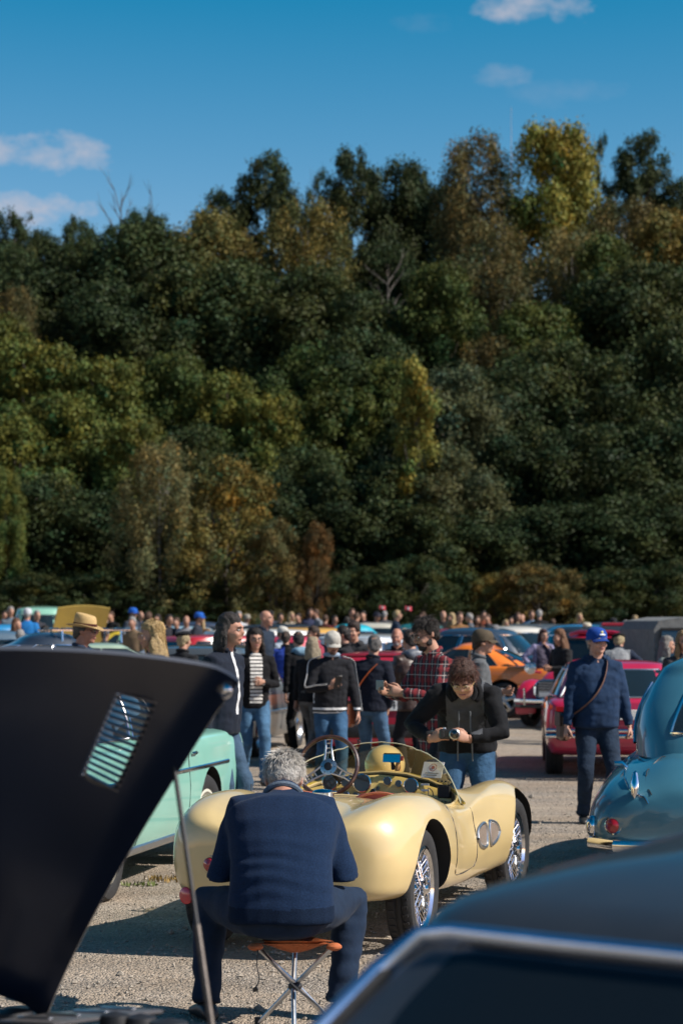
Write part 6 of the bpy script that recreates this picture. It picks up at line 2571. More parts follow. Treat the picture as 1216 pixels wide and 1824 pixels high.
def far_car(px, s, name, label, col, kind, heading, roofcol=None, dz=0.):
    X, Y = by_px(px, s)
    key = kind
    if key not in FAR:
        sp = {
            'hatch': dict(st=st_hatch(3.9, .82), wb=2.45, track=.72, r=.29, gh=gh_hatch(.93, 1.42), extras=[x_bumpers(.45, .45, .1, M_DARK), x_lamps_front(.64, .58, .08), x_lamps_rear('box', .72, .62, (.2, .14))]),
            'saloon': dict(st=st_saloon50(4.3, .82), wb=2.55, track=.70, r=.32, gh=gh_saloon50(1.52), extras=[x_bumpers(.48, .48, .09), x_lamps_front(.74, .56, .09), x_lamps_rear('round', .72, .6, (.05, .05)), x_strip(.72, .70, -.5, 3.0), x_grille(.60, .8, .22)]),
            'round': dict(st=st_beetle(.78), sect=sect_round, wb=2.3, track=.64, r=.33, gh=gh_round(1.52), extras=[x_bumpers(.42, .42, .08), x_lamps_front(.66, .55, .10), x_lamps_rear('round', .6, .58, (.05, .05)), x_grille(.58, .42, .34)]),
            'estate': dict(st=st_hatch(4.3, .82), wb=2.6, track=.72, r=.30, gh=dict(yb0=-.68, yb1=2.2, zb=.87, wb=.79, yr0=-.52, yr1=1.5, zr=1.42, wr=.64, crown=.06, n=5, bow=.02,
                           sides=[(.05, .30, .06, .30), (.325, .60, .325, .60), (.625, .93, .625, .90)]), extras=[x_bumpers(.46, .46, .09), x_lamps_front(.66, .58, .09), x_lamps_rear('box', .7, .66, (.14, .24))]),
            'coupe': dict(st=st_coupe(4.1, .82), wb=2.4, track=.70, r=.30, gh=gh_coupe(1.30), extras=[x_bumpers(.42, .42, .09), x_lamps_front(.56, .5, .08), x_lamps_rear('box', .66, .55, (.25, .1))]),
        }[kind]
        r = make_car(name, label, col, sp, loc=(0, 0, 0))
        FAR[key] = r
    else:
        r = copy_tree(FAR[key])
        r.name = name
    r.location = (X, Y, gz(Y) + dz)
    r.rotation_euler = (0, 0, R(-heading))
    tag(r, label, 'car', 'cars parked in the far rows')
    # the origin is the rear axle: move so the middle of the car stands at the wanted column
    a = R(heading)
    r.location.x -= math.sin(a) * 1.25
    r.location.y -= math.cos(a) * 1.25
    for ch in KIDS(r):
        n = ch.name.split('.')[0]
        if n in ('body', 'roof'):
            ch.color = (*[v * PAINT_K for v in ((roofcol or col) if n == 'roof' else col)], 1)
    return r


for a in [
    (520, 88, 'white_estate', 'white estate car with dark side windows behind the bald man in navy', (.62, .60, .55), 'estate', 62),
    (604, 82, 'mustard_saloon', 'mustard yellow saloon roof between the white estate and the turquoise car', (.62, .33, .04), 'estate', 74),
    (664, 72, 'turquoise_car', 'small turquoise rounded car in the far row', (.02, .40, .50), 'round', 70),
    (694, 112, 'silver_estate', 'silver white estate car behind the bald bearded man', (.50, .53, .55), 'estate', 24),
    (746, 68, 'teal_saloon', 'dark teal vintage saloon with split chrome windscreen facing us', (.02, .15, .15), 'saloon', 188),
    (700, 66, 'cream_saloon', 'cream saloon low behind the turquoise car', (.55, .52, .42), 'saloon', 100),
    (893, 92, 'dark_blue_saloon', 'dark navy vintage saloon behind the orange coupe', (.025, .045, .075), 'saloon', 116),
    (938, 84, 'cream_roof_saloon', 'lilac grey saloon with cream roof behind the dark navy saloon', (.35, .33, .36), 'saloon', 150, (.60, .57, .50)),
    (1040, 86, 'black_vintage_car', 'black rounded vintage car behind the red economy car', (.012, .014, .018), 'round', 165),
    (1068, 76, 'sky_blue_saloon', 'sky blue saloon roof beyond the black vintage car', (.03, .20, .42), 'saloon', 80),
    (863, 74, 'maroon_coupe', 'maroon roofed white coupe in the far row', (.50, .50, .52), 'hatch', 80, (.22, .015, .03)),
    (150, 118, 'dark_estate', 'dark blue rounded car with chrome roof rails behind the straw hat man', (.020, .030, .048), 'round', 70),
    (36, 108, 'grey_blue_saloon', 'grey blue saloon half hidden by the raised bonnet', (.10, .15, .20), 'saloon', 84),
    (50, 74, 'blue_saloon', 'bright blue saloon behind the bright blue jacket', (.03, .22, .45), 'saloon', 60),
    (176, 70, 'silver_coupe', 'silver blue coupe in the far left row', (.30, .36, .42), 'coupe', 96),
    (272, 66, 'yellow_coupe', 'low yellow coupe in the farthest row', (.62, .45, .03), 'coupe', 84),
    (352, 74, 'pale_blue_van', 'pale blue estate car in the far row', (.28, .42, .50), 'estate', 76),
    (392, 96, 'white_roadster', 'white coupe behind the swept back haired man', (.60, .60, .60), 'coupe', 120),
    (444, 100, 'scarlet_hatchback', 'scarlet hatchback behind the striped top woman', (.42, .02, .03), 'hatch', 55),
    (250, 104, 'pale_green_coupe', 'pale green coupe behind the blonde woman', (.30, .40, .30), 'coupe', 78),
    (548, 66, 'black_estate', 'black estate car in front of the golden bush', (.02, .022, .026), 'estate', 86),
    (466, 62, 'charcoal_hatchback', 'charcoal hatchback in the farthest row', (.035, .035, .04), 'hatch', 92),
    (800, 90, 'red_saloon', 'dark red coupe behind the plaid shirt man', (.30, .015, .03), 'coupe', 72),
    (690, 60, 'bottle_green_coupe', 'bottle green coupe near the two small flags', (.03, .08, .05), 'coupe', 100),
    (775, 78, 'white_coupe', 'white coupe in front of the dark teal saloon', (.55, .55, .52), 'coupe', 96),
    (1000, 64, 'slate_estate', 'slate grey estate car before the dark wood', (.06, .075, .085), 'estate', 84),
    (1120, 62, 'black_saloon', 'black saloon beyond the jeep', (.015, .015, .018), 'saloon', 92),
    (110, 62, 'green_grey_estate', 'grey green estate car in the farthest left row', (.10, .13, .12), 'estate', 88),
    (380, 60, 'navy_saloon', 'navy saloon in the farthest row behind the pale blue estate', (.03, .04, .07), 'saloon', 95),
]:
    far_car(*a)

# --- chrome roof rails on the dark car behind the straw hat
X, Y = by_px(150, 118)
rk = thing('roof_rack', 'chrome roof rack on the dark blue rounded car', 'roof rack', (X, Y, gz(Y) + 1.50), R(-70))
for k in range(5):
    MB().tube([(-.5, -.5 + .25 * k, .0), (-.42, -.5 + .25 * k, .07), (.42, -.5 + .25 * k, .07), (.5, -.5 + .25 * k, .0)], .016, 6).build('crossbar', M_CHROME, rk)
for s in (-1, 1):
    MB().tube([(s * .47, -.6, .05), (s * .47, .6, .05)], .016, 6).build('rail', M_CHROME, rk)
    for yy in (-.45, .45):
        MB().tube([(s * .47, yy, .05), (s * .50, yy, -.14)], .014, 6).build('foot', M_CHROME, rk)


# --- light green van with a mustard car raising its bonnet in front
def van(px, s, col, label, heading):
    X, Y = by_px(px, s)
    r = thing('van', label, 'van', (X, Y, gz(Y)), R(-heading))
    st = [(-.8, .60, .45, 1.0, 1.05), (-.75, .80, .3, 1.05, 1.1), (0, .84, .28, 1.08, 1.12), (1.6, .84, .28, 1.08, 1.12), (2.8, .82, .3, 1.05, 1.1), (2.95, .6, .4, .9, .95)]
    A, mb = body_loft(st, sect_modern)
    mb.build('body', M_PAINT, r, 40, color=col)
    g = dict(yb0=-.78, yb1=2.85, zb=1.04, wb=.82, yr0=-.7, yr1=2.35, zr=1.86, wr=.70, crown=.10, n=4, bow=.03)
    side, end, gm = glasshouse(g)
    gm.build('roof', M_PAINT, r, 40, color=col)
    window_patch(r, 'windscreen', lambda t, q, o: end(t, q, True, o), .2, .82, .08, .92, .1, .9)
    window_patch(r, 'rear_window', lambda t, q, o: end(t, q, False, o), .25, .75, .2, .8, .2, .8)
    for sd in (1, -1):
        for a_ in ((.06, .34), (.37, .64), (.67, .93)):
            window_patch(r, 'side_window', lambda t, q, o, sd=sd: side(t, q, sd, o), .2, .78, a_[0], a_[1], a_[0], a_[1])
    for yy in (0, 2.3):
        for sd in (-1, 1):
            wheel(r, (sd * .74, yy, .31), sd, .31, .17, 'disc')


van(84, 63, (.24, .48, .36), 'pale green camper van behind the mustard bonnet', 178)


def open_bonnet_car():
    X, Y = by_px(104, 80)
    r = far_car(104, 80, 'mustard_coupe', 'mustard coloured coupe with its bonnet raised in front of the green van', (.32, .22, .03), 'coupe', 150)
    V = []
    n = 6
    for i in range(n + 1):
        for j in range(n + 1):
            u, v = i / n, j / n
            V.append((-.62 + 1.24 * v, 2.1 + .55 * u, .95 + .95 * u + .06 * math.sin(math.pi * v)))
    F = [(i * (n + 1) + j, i * (n + 1) + j + 1, (i + 1) * (n + 1) + j + 1, (i + 1) * (n + 1) + j) for i in range(n) for j in range(n)]
    me = eval_mods(MB().add(V, F), [('SOLIDIFY', dict(thickness=.03))])
    me.materials.clear()
    me.materials.append(M_PAINT_OLD)
    link('raised_bonnet', me, r, 40, True, color=(.36, .25, .05))


open_bonnet_car()


# --- red economy car with rolled-back canvas roof
def economy_car():
    X, Y = by_px(944, 112)
    head = 212
    RED2 = (.46, .010, .045)
    a = R(head)
    F = Vector((math.sin(a), math.cos(a)))
    Rr = Vector((math.cos(a), -math.sin(a)))
    WBx = 2.4
    o = Vector((X, Y)) - F * WBx - Rr * .62         # its right front wheel shows at the left
    r = thing('red_economy_car', 'red economy car with round bonnet, stalk headlamps and open canvas roof', 'car', (o.x, o.y, gz(o.y)), R(-head))
    # cabin: an arched profile
    prof = [(-.78, .36), (-.80, .60), (-.72, .92), (-.55, 1.18), (-.25, 1.40), (.25, 1.54), (.75, 1.55), (1.15, 1.46), (1.42, 1.28), (1.62, .98), (1.66, .70), (1.66, .34)]
    prof = crom([(p[0], p[1]) for p in prof], 4)
    rings = []
    for s_, k in ((-.50, .0), (-.68, .03), (-.70, .05), (.70, .05), (.68, .03), (.50, .0)):
        rings.append([Vector((s_ * (1 - .16 * max(0, (p[1] - .95)) / .6), p[0], p[1] - (.03 if abs(s_) > .6 else 0))) for p in prof])
    rings = [[Vector((s_ * (1 - .20 * max(0, (p[1] - .95)) / .6), p[0] * (1 if abs(s_) < .6 else .985), p[1] - dz)) for p in prof] for s_, dz in ((-.66, .03), (-.62, .005), (-.3, 0), (.3, 0), (.62, .005), (.66, .03))]
    MB().loft(rings, 0, True, True).build('cabin', M_PAINT, r, 45, color=RED2)
    # side windows, windscreen
    for s_ in (-1, 1):
        def sp(y, z, s_=s_):
            return Vector((s_ * (.667 * (1 - .20 * max(0, (z - .95)) / .6) + .004), y, z))
        for poly in ([(-.48, 1.0), (-.02, 1.0), (-.02, 1.38), (-.20, 1.33), (-.40, 1.18)], [(.04, 1.0), (.68, 1.0), (.68, 1.44), (.30, 1.44), (.04, 1.38)], [(.74, 1.0), (1.42, 1.0), (1.26, 1.30), (1.05, 1.42), (.74, 1.44)]):
            w = MB().add([sp(*q) for q in poly], [tuple(range(len(poly)))]).build('side_window', M_GLASS, r)
            lp = [sp(*q) for q in poly] + [sp(*poly[0])]
            MB().tube(lp, .012, 6, caps=False).build('frame', M_DARK, w)
        seam = [(.71, .40), (.71, .98)]
        MB().tube([sp(*q) for q in seam], .005, 4).build('door_seam', M_DARK, r)
    V = [(-.58, 1.66, 1.0), (.58, 1.66, 1.0), (.50, 1.44, 1.36), (-.50, 1.44, 1.36)]
    w = MB().add([Vector(v) + Vector((0, .02, .02)) for v in V], [(0, 1, 2, 3)]).build('windscreen', M_GLASS, r)
    MB().tube([Vector(v) + Vector((0, .022, .022)) for v in V + [V[0]]], .02, 6, caps=False).build('frame', M_DARK, w)
    # rolled canvas roof: dark sheet stands for the shaded interior, with the roll behind
    MB().add([(-.46, .10, 1.555), (.46, .10, 1.555), (.46, 1.22, 1.475), (-.46, 1.22, 1.475), (-.46, .66, 1.585), (.46, .66, 1.585)], [(0, 1, 5, 4), (4, 5, 2, 3)]).build('dark_roof_sheet', M_DARK, r)
    MB().tube([(-.5, .02, 1.58), (.5, .02, 1.58)], .06, 10).build('rolled_canvas', M_CLOTH, r, color=(.30, .015, .03))
    MB().tube([(-.48, 1.28, 1.45), (-.3, 1.32, 1.49), (.3, 1.32, 1.49), (.48, 1.28, 1.45)], .03, 8).build('windscreen_rail', M_PAINT, r, color=RED2)
    # bonnet
    rings = []
    for (y, w_, zb, zt) in [(1.60, .56, .50, 1.06), (1.8, .50, .48, 1.05), (2.1, .44, .46, 1.01), (2.45, .37, .45, .94), (2.72, .30, .45, .84), (2.86, .25, .47, .74), (2.90, .18, .52, .66)]:
        ring = []
        for k in range(25):
            t = math.pi * k / 24
            ring.append(Vector((w_ * math.copysign(abs(math.cos(t)) ** .6, math.cos(t)), y, zb + (zt - zb) * math.sin(t) ** .55)))
        rings.append(ring)
    MB().loft(rings, 0, True, True).build('bonnet', M_PAINT, r, 45, color=RED2)
    # grille
    m = ring_mtx((0, 2.90, .60), (0, 1, .12))
    g = MB().loft([[m @ Vector((.26 * k * math.copysign(abs(math.cos(t)) ** .6, math.cos(t)), .15 * k * math.copysign(abs(math.sin(t)) ** .7, math.sin(t)), z)) for t in [2 * math.pi * j / 28 for j in range(28)]] for k, z in ((1.1, -.03), (1.12, .02), (1.0, .035), (.96, .015))], 0, True, True).build('grille_frame', M_CHROME, r)
    gr = MB().loft([[m @ Vector((.25 * math.copysign(abs(math.cos(t)) ** .6, math.cos(t)), .14 * math.copysign(abs(math.sin(t)) ** .7, math.sin(t)), z)) for t in [2 * math.pi * j / 28 for j in range(28)]] for z in (.0, .02)], 0, True, True).build('grille', M_BLACK, r)
    for k in range(6):
        MB().box(m @ Vector((0, -.10 + .04 * k, .028)), (.42, .01, .008)).build('grille_bar', M_ALU, gr)
    # front wings
    for s_ in (-1, 1):
        rings = []
        for k in range(15):
            t = R(-15 + 200 * k / 14)
            cy, cz = WBx + .40 * math.cos(t), .32 + .40 * math.sin(t)
            w_ = .20
            rings.append([Vector((s_ * (.58 + x_), cy + dn_ * math.cos(t), cz + dn_ * math.sin(t))) for x_, dn_ in ((-.22, -.06), (-.18, .0), (0, .035), (.10, .01), (.13, -.06), (.11, -.07), (0, -.02), (-.18, -.05))])
        MB().loft(rings, 0, True, True).build('front_wing', M_PAINT, r, 50, color=RED2)
        # headlamp on a bar
        mm = ring_mtx((s_ * .46, 2.70, .93), (0, 1, 0))
        h = MB().lathe([(0, -.13), (.05, -.12), (.085, -.06), (.095, 0), (.098, .015), (.088, .02)], 24, 0, mm).build('headlamp', M_CHROME, r)
        MB().lathe([(.088, .016), (.05, .035), (0, .042)], 24, 0, mm).build('lens', M_LAMP, h)
        MB().tube([(s_ * .30, 2.66, .86), (s_ * .46, 2.68, .88)], .018, 6).build('lamp_bar', M_PAINT, r, color=RED2)
        MB().ell((s_ * .70, 2.62, .62), (.03, .05, .03), 10, 7).build('indicator', M_ORANGELAMP, r)
        # rear wing
        MB().ell((s_ * .62, .0, .50), (.16, .50, .30), 20, 12).build('rear_wing', M_PAINT, r, 180, color=RED2)
        for yy in (0, WBx):
            wheel(r, (s_ * .62, yy, .31), s_, .31, .14, 'disc', color=(.5, .5, .48))
    # bumper with uprights
    MB().tube([(-.66, 2.86, .42), (-.5, 2.98, .42), (.5, 2.98, .42), (.66, 2.86, .42)], .035, 8, flat=.5, up=(0, 0, 1)).build('bumper', M_CHROME, r)
    MB().tube([(-.66, 2.84, .34), (-.5, 2.96, .34), (.5, 2.96, .34), (.66, 2.84, .34)], .03, 8, flat=.5, up=(0, 0, 1)).build('bumper', M_DARK, r)
    for s_ in (-.42, .42):
        MB().tube([(s_, 2.99, .36), (s_, 3.0, .62)], .018, 6).build('overrider', M_CHROME, r)
    MB().box((0, 3.0, .53), (.32, .01, .075), bev=.004).build('number_plate', M_PLATE, r)
    return r


economy_car()


# --- canvas topped jeep
def jeep():
    X, Y = by_px(1196, 112)
    r = thing('jeep', 'black off road vehicle with grey canvas top and upright windscreen', 'car', (X, Y, gz(Y)), R(-172))
    MB().box((0, 1.2, .74), (1.5, 3.3, .60), bev=.06).build('body', M_PAINT_OLD, r, color=(.012, .014, .014))
    MB().box((0, 2.5, 1.08), (1.25, 1.1, .16), bev=.05).build('bonnet', M_PAINT_OLD, r, color=(.012, .014, .014))
    rings = [[Vector((x_, y, z)) for x_, z in ((-.74, 1.0), (-.74, 1.55), (-.66, 1.68), (-.3, 1.74), (.3, 1.74), (.66, 1.68), (.74, 1.55), (.74, 1.0))] for y in (-.40, .1, .6, 1.15, 1.62)]
    MB().loft(rings, 0, True, True).build('canvas_top', M_CLOTH, r, 30, color=(.13, .135, .135))
    V = [(-.66, 1.72, 1.08), (.66, 1.72, 1.08), (.64, 1.65, 1.55), (-.64, 1.65, 1.55)]
    w = MB().add(V, [(0, 1, 2, 3)]).build('windscreen', M_GLASS, r)
    MB().tube([Vector(v) for v in V + [V[0]]], .028, 6, caps=False).build('frame', M_BLACK, w)
    MB().box((0, 3.06, .74), (1.15, .06, .42), bev=.02).build('grille', M_BLACK, r)
    for s in (-1, 1):
        mm = ring_mtx((s * .5, 2.88, .80), (0, 1, 0))
        MB().lathe([(.10, 0), (.10, .03), (.06, .05), (0, .055)], 20, 0, mm).build('headlamp', M_LAMP, r)
        MB().box((s * .78, 2.4, .76), (.22, .95, .10), bev=.03).build('front_wing', M_PAINT_OLD, r, color=(.012, .014, .014))
        for yy in (0, 2.35):
            wheel(r, (s * .72, yy, .37), s, .37, .20, 'disc', color=(.03, .03, .03))
    MB().tube([(-.8, 3.12, .5), (.8, 3.12, .5)], .05, 8).build('bumper', M_DARK, r)


jeep()


# --- teal saloon on the right, seen from behind
def teal_saloon():
    TEAL = (.045, .155, .215)
    def sect_teal(p):
        y, hw, zb, zs, zc = p
        return [(0, zb), (hw * .78, zb), (hw * .94, zb + .05), (hw * 1.0, lerp(zb, zs, .32)), (hw * .97, lerp(zb, zs, .55)), (hw * .87, lerp(zb, zs, .78)),
                (hw * .72, lerp(zb, zs, .93)), (hw * .56, zs), (hw * .32, lerp(zs, zc, .85)), (0, zc)]

    st = [(-1.02, .30, .40, .58, .60), (-.98, .62, .33, .66, .70), (-.84, .75, .29, .73, .79), (-.55, .82, .27, .80, .89), (-.1, .84, .26, .87, .98), (.5, .82, .25, .93, 1.06), (1.2, .82, .25, .93, 1.04),
          (1.9, .81, .26, .92, 1.0), (2.5, .78, .28, .88, .95), (2.95, .70, .32, .78, .84), (3.1, .50, .40, .66, .70)]

    def bits(root, surf, spec, color):
        # chrome beads over the rear wings
        for s in (-1, 1):
            pts = []
            for y, x in [(-1.0, .38), (-.95, .46), (-.85, .525), (-.6, .575), (-.3, .60), (0, .61)]:
                pts.append((s * x, y, surf.top_z(x, y) + .004))
            pts = [tuple(p) for p in crom(pts, 5)]
            MB().tube([(p[0], p[1], surf.top_z(abs(p[0]), p[1]) + .003) for p in pts], .007, 6).build('wing_bead', M_CHROME, root)
            mm = ring_mtx((s * .60, -.955, .46), (s * .2, -1, .15))
            t = MB().lathe([(.062, -.05), (.064, .02), (.055, .03), (.05, .02)], 22, 0, mm).build('tail_lamp', M_CHROME, root)
            MB().lathe([(.052, .02), (.03, .04), (0, .048)], 22, 0, mm).build('lens', M_REDLAMP, t)
            z_ = surf.top_z(.40, -.72)
            MB().lathe([(.0, .085), (.016, .07), (.030, .0), (.022, -.07), (.0, -.10)], 14, 0, Matrix.Translation((s * .47, -.955, .73)) @ Matrix.Rotation(R(-14), 4, 'X')).build('wing_flash', M_CHROME, root)
            MB().ell((s * .76, -.82, .44), (.045, .055, .07), 16, 10).build('overrider', M_CHROME, root)
        MB().tube([(-.78, -.78, .33), (-.6, -1.0, .33), (0, -1.10, .33), (.6, -1.0, .33), (.78, -.78, .33)], .045, 10, flat=.6, up=(0, 0, 1)).build('bumper', M_CHROME, root)
        zf_ = surf.top_z(.60, -.35)
        MB().tube([(-.58, -.35, zf_), (-.62, -.36, zf_ + .035), (-.67, -.37, zf_ + .035)], [.016, .02, .014], 8).build('filler_cap', M_CHROME, root)
        # boot lid seam
        seam = [(x_, -1.0 + .0 * x_, z_) for x_, z_ in ((-.36, .60), (-.40, .75))]
        pts = [(-.36, -.985), (-.40, -.90), (-.42, -.75), (-.40, -.55), (-.30, -.46), (0, -.43), (.30, -.46), (.40, -.55), (.42, -.75), (.40, -.90), (.36, -.985)]
        pts = crom([(p[0], p[1]) for p in pts], 4)
        MB().tube([(p[0], p[1], surf.top_z(abs(p[0]), p[1]) + .001) for p in pts], .004, 4).build('boot_lid', M_DARK, root)

    make_car('teal_saloon', 'teal blue rounded vintage saloon with chrome rear window frame, seen from behind', TEAL,
             dict(st=st, sect=sect_teal, wb=2.45, track=.66, r=.33, gh=dict(yb0=-.55, yb1=1.75, zb=.86, wb=.60, yr0=.28, yr1=1.15, zr=1.42, wr=.46, crown=.13, n=2.5, bow=.10,
                  sides=[(.30, .50, .32, .50), (.53, .86, .53, .82)], rear=(.30, .80, .26, .74, .30, .70)), extras=[bits]),
             loc=(2.56, 16.45, gz(16.3)), heading=13)


teal_saloon()


# --- the car whose roof fills the lower right corner
def near_roof_car():
    head = 40
    a = R(head)
    F = Vector((math.sin(a), math.cos(a)))
    Rr = Vector((math.cos(a), -math.sin(a)))
    c = PT(772, 1645, 3.80)
    o = Vector((c.x, c.y)) - F * (.02) - Rr * (-.545)
    z = c.z
    make_car('dark_blue_coupe', 'dark blue car with bright metal rear window frame close to the camera', (.022, .026, .032),
             dict(st=[(p[0], p[1], p[2], min(p[3], .86), min(p[4], .88)) for p in st_saloon50(4.3, .82)], wb=2.5, track=.70, r=.31, gh=dict(yb0=-.72, yb1=1.95, zb=.82, wb=.76, yr0=.0, yr1=1.35, zr=z + .012, wr=.60, crown=.075, n=9, rake=.075, bow=.02, frame=M_DARK, glass=mat('dull_dark_glass', (.006, .009, .012), .06, 0, 0, spec=.35),  # rear and side glass darker and less reflective than the other car windows
                  sides=[(.10, .44, .14, .44), (.48, .90, .48, .87)], rear=(.10, .955, .045, .955, .055, .945)), extras=[x_bumpers(.48, .48, .1), x_lamps_rear('round', .7, .6, (.05, .05)), near_trim]),
             loc=(o.x, o.y, 0), heading=head, paint=M_PAINT_OLD)


def near_trim(root, surf, spec, color):
    side, end, gm = glasshouse(spec['gh'])
    pts = [end(t, .045, False, .012) for t in (.1, .3, .5, .7, .85)] + [end(.95, .07, False, .012)] + [end(.965, q, False, .012) for q in (.12, .3, .5, .7, .88)] + [end(.95, .93, False, .012)] + [end(t, .955, False, .012) for t in (.85, .7, .5, .3, .1)]
    MB().tube(pts, .024, 10, flat=.6).build('window_trim', mat('satin_trim', (.52, .62, .78), .22, 1.0, var=(8, .1)), root, 60)  # the sky's blue reflection is put into the metal's base colour


near_roof_car()


# --- the dark car with its bonnet raised
def raised_bonnet_car():
    B = PT(75, 1803, 6.60)
    T = PT(440, 1190, 5.82)
    ax = Vector((T.x - B.x, T.y - B.y, 0)).normalized()
    F = Vector((ax.x, ax.y))
    head = math.degrees(math.atan2(F.x, F.y))
    Rr = Vector((F.y, -F.x))
    HY = 1.95
    o = Vector((B.x, B.y)) - F * HY - Rr * (-.66)
    DARKB = (.009, .012, .020)
    root = make_car('dark_sports_car', 'near black sports car with its bonnet raised on a prop rod', DARKB,
                    dict(st=[(p[0], p[1] * .98, p[2], min(p[3], .66), min(p[4], .69)) for p in st_coupe(4.1, .80)], wb=2.4, track=.68, r=.30, gh=dict(yb0=-.75, yb1=1.80, zb=.66, wb=.72, yr0=.15, yr1=.95, zr=1.18, wr=.54, crown=.05, n=4, bow=.03, frame=M_CHROME,
                         sides=[(.24, .48, .22, .46), (.51, .90, .50, .88)]), style='alloy', extras=[x_bumpers(.40, .38, .08)]),
                    loc=(o.x, o.y, 0), heading=head)
    Minv = (Matrix.Translation((o.x, o.y, 0)) @ Matrix.Rotation(R(-head), 4, 'Z')).inverted()
    Rw = Vector((Rr.x, Rr.y, 0))
    E = T - B
    Wd = 1.34
    nt_ = E.cross(Rw).normalized()
    if nt_.z < 0:
        nt_ = -nt_

    def S(a, b):
        """a: hinge (0) to free edge (1); b: left side (0) to right side (1) of the bonnet"""
        crown = .085 * (1 - (2 * b - 1) ** 2) ** .8 if 0 <= b <= 1 else 0
        taper = .10 * (1 - a) * (1 - (2 * b - 1) ** 2)
        w0 = (b - .5) * (1 - .06 * a * a)
        p = B + E * a + Rw * (Wd * (.5 + w0)) + nt_ * crown
        p -= E * (.10 * (1 - a) ** 2 * -(1 - (2 * b - 1) ** 2))
        p += Rw * (.045 * math.sin(math.pi * min(1, max(0, a)) ** .8) * (1 - b) ** 2)
        # the nose lip curls down, the flanks fold over
        curl = max(0, (a - .86) / .14)
        p += nt_ * (-.012 * curl ** 2)
        fl = max(0, (.05 - b) / .05) + max(0, (b - .95) / .05)
        p += nt_ * (-.030 * fl ** 2)
        return p

    na, nb = 40, 56
    bs = [i / nb for i in range(nb + 1)]
    V = [S(i / na, b) for i in range(na + 1) for b in bs]
    n = nb + 1
    Fc = [(i * n + j, i * n + j + 1, (i + 1) * n + j + 1, (i + 1) * n + j) for i in range(na) for j in range(nb)]
    me = eval_mods(MB().add(V, Fc), [('SOLIDIFY', dict(thickness=.012, offset=0))])

    def proj(p):
        fwd = Vector((0, math.cos(TILT), math.sin(TILT)))
        upv = Vector((0, -math.sin(TILT), math.cos(TILT)))
        d = p - Vector((0, 0, CAMH))
        z = d.dot(fwd)
        return 608 + FPX * d.x / z, 912 - FPX * d.dot(upv) / z

    grid = [(a / 60, b / 80, proj(S(a / 60, b / 80))) for a in range(61) for b in range(81)]

    def inv(px, py):
        a, b, _ = min(grid, key=lambda g: (g[2][0] - px) ** 2 + (g[2][1] - py) ** 2)
        for _ in range(12):
            q = proj(S(a, b))
            e = Vector((px - q[0], py - q[1]))
            h = 1e-3
            qa, qb = proj(S(a + h, b)), proj(S(a, b + h))
            J = Matrix((((qa[0] - q[0]) / h, (qb[0] - q[0]) / h), ((qa[1] - q[1]) / h, (qb[1] - q[1]) / h)))
            d = J.inverted() @ e
            a, b = a + d.x * .8, b + d.y * .8
        return a, b
    # outline of the vent in the bonnet's own surface coordinates
    tl, tr_, br, bl = inv(209, 1229), inv(283, 1242), inv(208, 1412), inv(143, 1382)

    def vent(u, v):
        """u across (0 left .. 1 right in the photograph), v down the vent"""
        a = lerp(lerp(tl[0], tr_[0], u), lerp(bl[0], br[0], u), v)
        b = lerp(lerp(tl[1], tr_[1], u), lerp(bl[1], br[1], u), v)
        return a, b
    loop = []
    for k in range(40):
        t = 2 * math.pi * k / 40
        u = .5 + .5 * math.copysign(abs(math.cos(t)) ** .35, math.cos(t))
        v = .5 + .5 * math.copysign(abs(math.sin(t)) ** .35, math.sin(t))
        loop.append(vent(u, v))
    cut = MB().loft([[S(*q) + nt_ * h for q in loop] for h in (-.10, .10)], 0, True, True)
    me.materials.clear()
    MDK = mat('bonnet_paint', (.0030, .0090, .026), .30, 0, .35, .18, var=(3, .15))
    me.materials.append(MDK)
    me = bool_cut(me, [cut], [MDK])
    me.transform(Minv)
    finish(me, 40, False)
    bonnet = link('bonnet', me, root)

    def L(p):
        return Minv @ p
    MB().tube([L(S(*q)) for q in loop + [loop[0]]], .007, 8, caps=False).build('vent_frame', M_PAINT, bonnet, color=(.010, .014, .022))
    # bright inner edge on the vent's outer side
    MB().tube([L(S(*vent(-.02, v)) - nt_ * .004) for v in [.02 + .96 * i / 12 for i in range(13)]], .0055, 8).build('vent_edge', M_CHROME, bonnet)
    for k in range(15):
        v = (k + .5) / 15
        p0, p1 = S(*vent(0.0, v - .012)), S(*vent(1.0, v + .012))
        d = (p1 - p0)
        MB().tube([L(p0), L(p1)], .0085, 8, flat=.42, up=Minv.to_3x3() @ nt_).build('slat', M_PAINT, bonnet, color=(.010, .016, .026))
        MB().ell(L(p0 - nt_ * .008), (.0042, .0042, .0042), 8, 6).build('small_dot', M_CHROME, bonnet)  # small chrome dot at each slat's left end
    # chrome tip at the free corner
    MB().ell(L(S(.965, .012) - nt_ * .01), (.016, .030, .022), 14, 8).build('corner_trim', M_CHROME, bonnet)
    # prop rod
    p0 = S(*inv(308, 1362)) - nt_ * .008
    p1 = PT(384, 1880, 5.75)
    rod = MB().tube([L(p0), L(p0.lerp(p1, .5)), L(p1)], .0060, 10).build('prop_rod', M_DARK, root)
    q = p0.lerp(p1, .56)
    MB().tube([L(q), L(p1)], .0085, 10).build('rod_sleeve', mat('worn_steel', (.10, .085, .075), .4, .7, var=(60, .3)), rod)
    # engine bay: slotted inner panel and dark machinery
    pc = PT(140, 1812, 6.42)
    MP = mat('primer_panel', (.10, .095, .10), .45, .3, var=(20, .2))
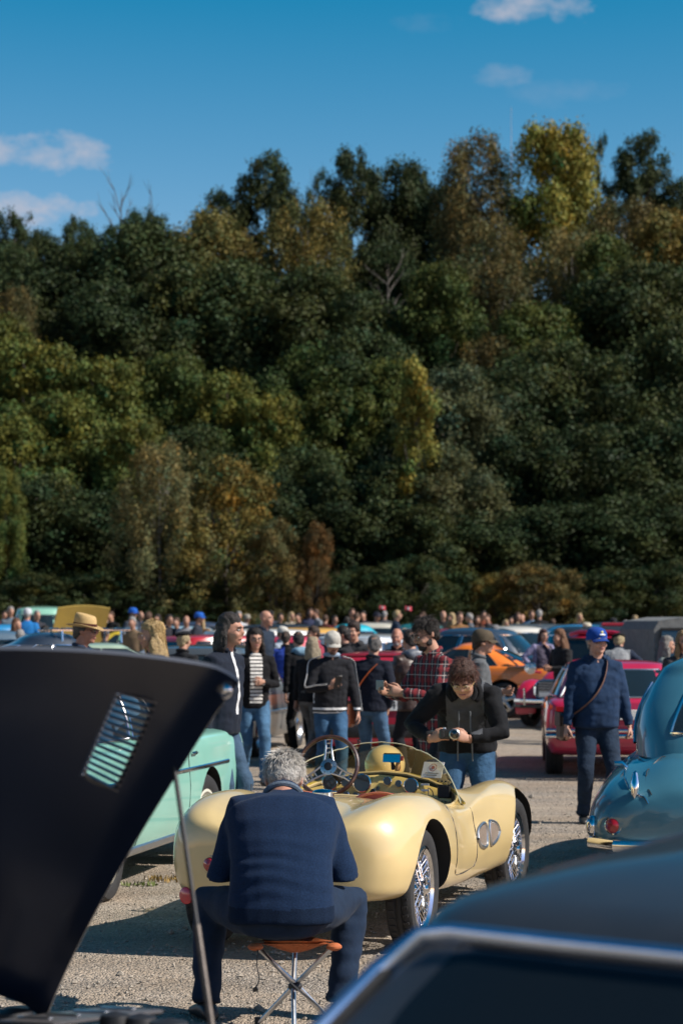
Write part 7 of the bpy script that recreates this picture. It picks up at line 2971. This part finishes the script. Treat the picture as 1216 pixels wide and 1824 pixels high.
    pan = MB().box((0, 0, 0), (.34, .30, .012), bev=.004)
    rot = Matrix.Rotation(R(38), 4, 'Z') @ Matrix.Rotation(R(-6), 4, 'X')
    pan.xf(Minv @ Matrix.Translation(pc) @ rot)
    po = pan.build('inner_wing', MP, root)
    for k in range(4):
        MB().box((-.12 + .085 * k, .02, .009), (.016, .16, .008), bev=.003).xf(Minv @ Matrix.Translation(pc) @ rot).build('pressed_rib', M_ALU, po)
    for px, py, Y, r_ in ((205, 1822, 6.3, .045), (250, 1826, 6.3, .05), (300, 1835, 6.2, .06), (20, 1815, 6.5, .07)):
        p = L(PT(px, py, Y))
        MB().lathe([(0, .03), (r_ * .8, .02), (r_, -.02), (r_, -.10), (0, -.10)], 20, 0, Matrix.Translation(p)).build('engine_part', M_DARK, root)
    return root


raised_bonnet_car()


# --- weeds on the gravel
def weeds():
    for i, (px, py, n) in enumerate(((250, 1583, 60), (285, 1572, 45), (300, 1576, 30))):
        s = (py - 1108) / 1.8
        Y = FPX / s
        X = (px - 608) / s
        V, F = [], []
        g = random.Random(i)
        for k in range(n):
            a = g.random() * 6.28
            r0 = g.random() ** .6 * .09
            b = Vector((math.cos(a) * r0 * 1.4, math.sin(a) * r0, 0))
            d = Vector((g.uniform(-.5, .5), g.uniform(-.5, .5), 1)).normalized()
            h = g.uniform(.015, .045)
            w = Vector((-d.y, d.x, 0)) if abs(d.x) + abs(d.y) > .05 else Vector((1, 0, 0))
            w = w.normalized() * .006
            V += [b - w, b + w, b + d * h * .6 + w * 1.3, b + d * h * 1.0]
            F.append((len(V) - 4, len(V) - 3, len(V) - 2, len(V) - 1))
        o = MB().add(V, F).build('weed_tuft', mat('weed', None, .8, var=(30, .4)), None, 180, color=((.10, .13, .03), (.20, .13, .03), (.24, .15, .04))[i])
        o.location = (X, Y, gz(Y))
        tag(o, ('green weed tuft on the gravel in front of the mint saloon', 'yellowing weed tuft between the green tuft and the roadster', 'brown dry weed tuft next to the yellow roadster')[i], 'weed')
        o['kind'] = 'stuff'


weeds()
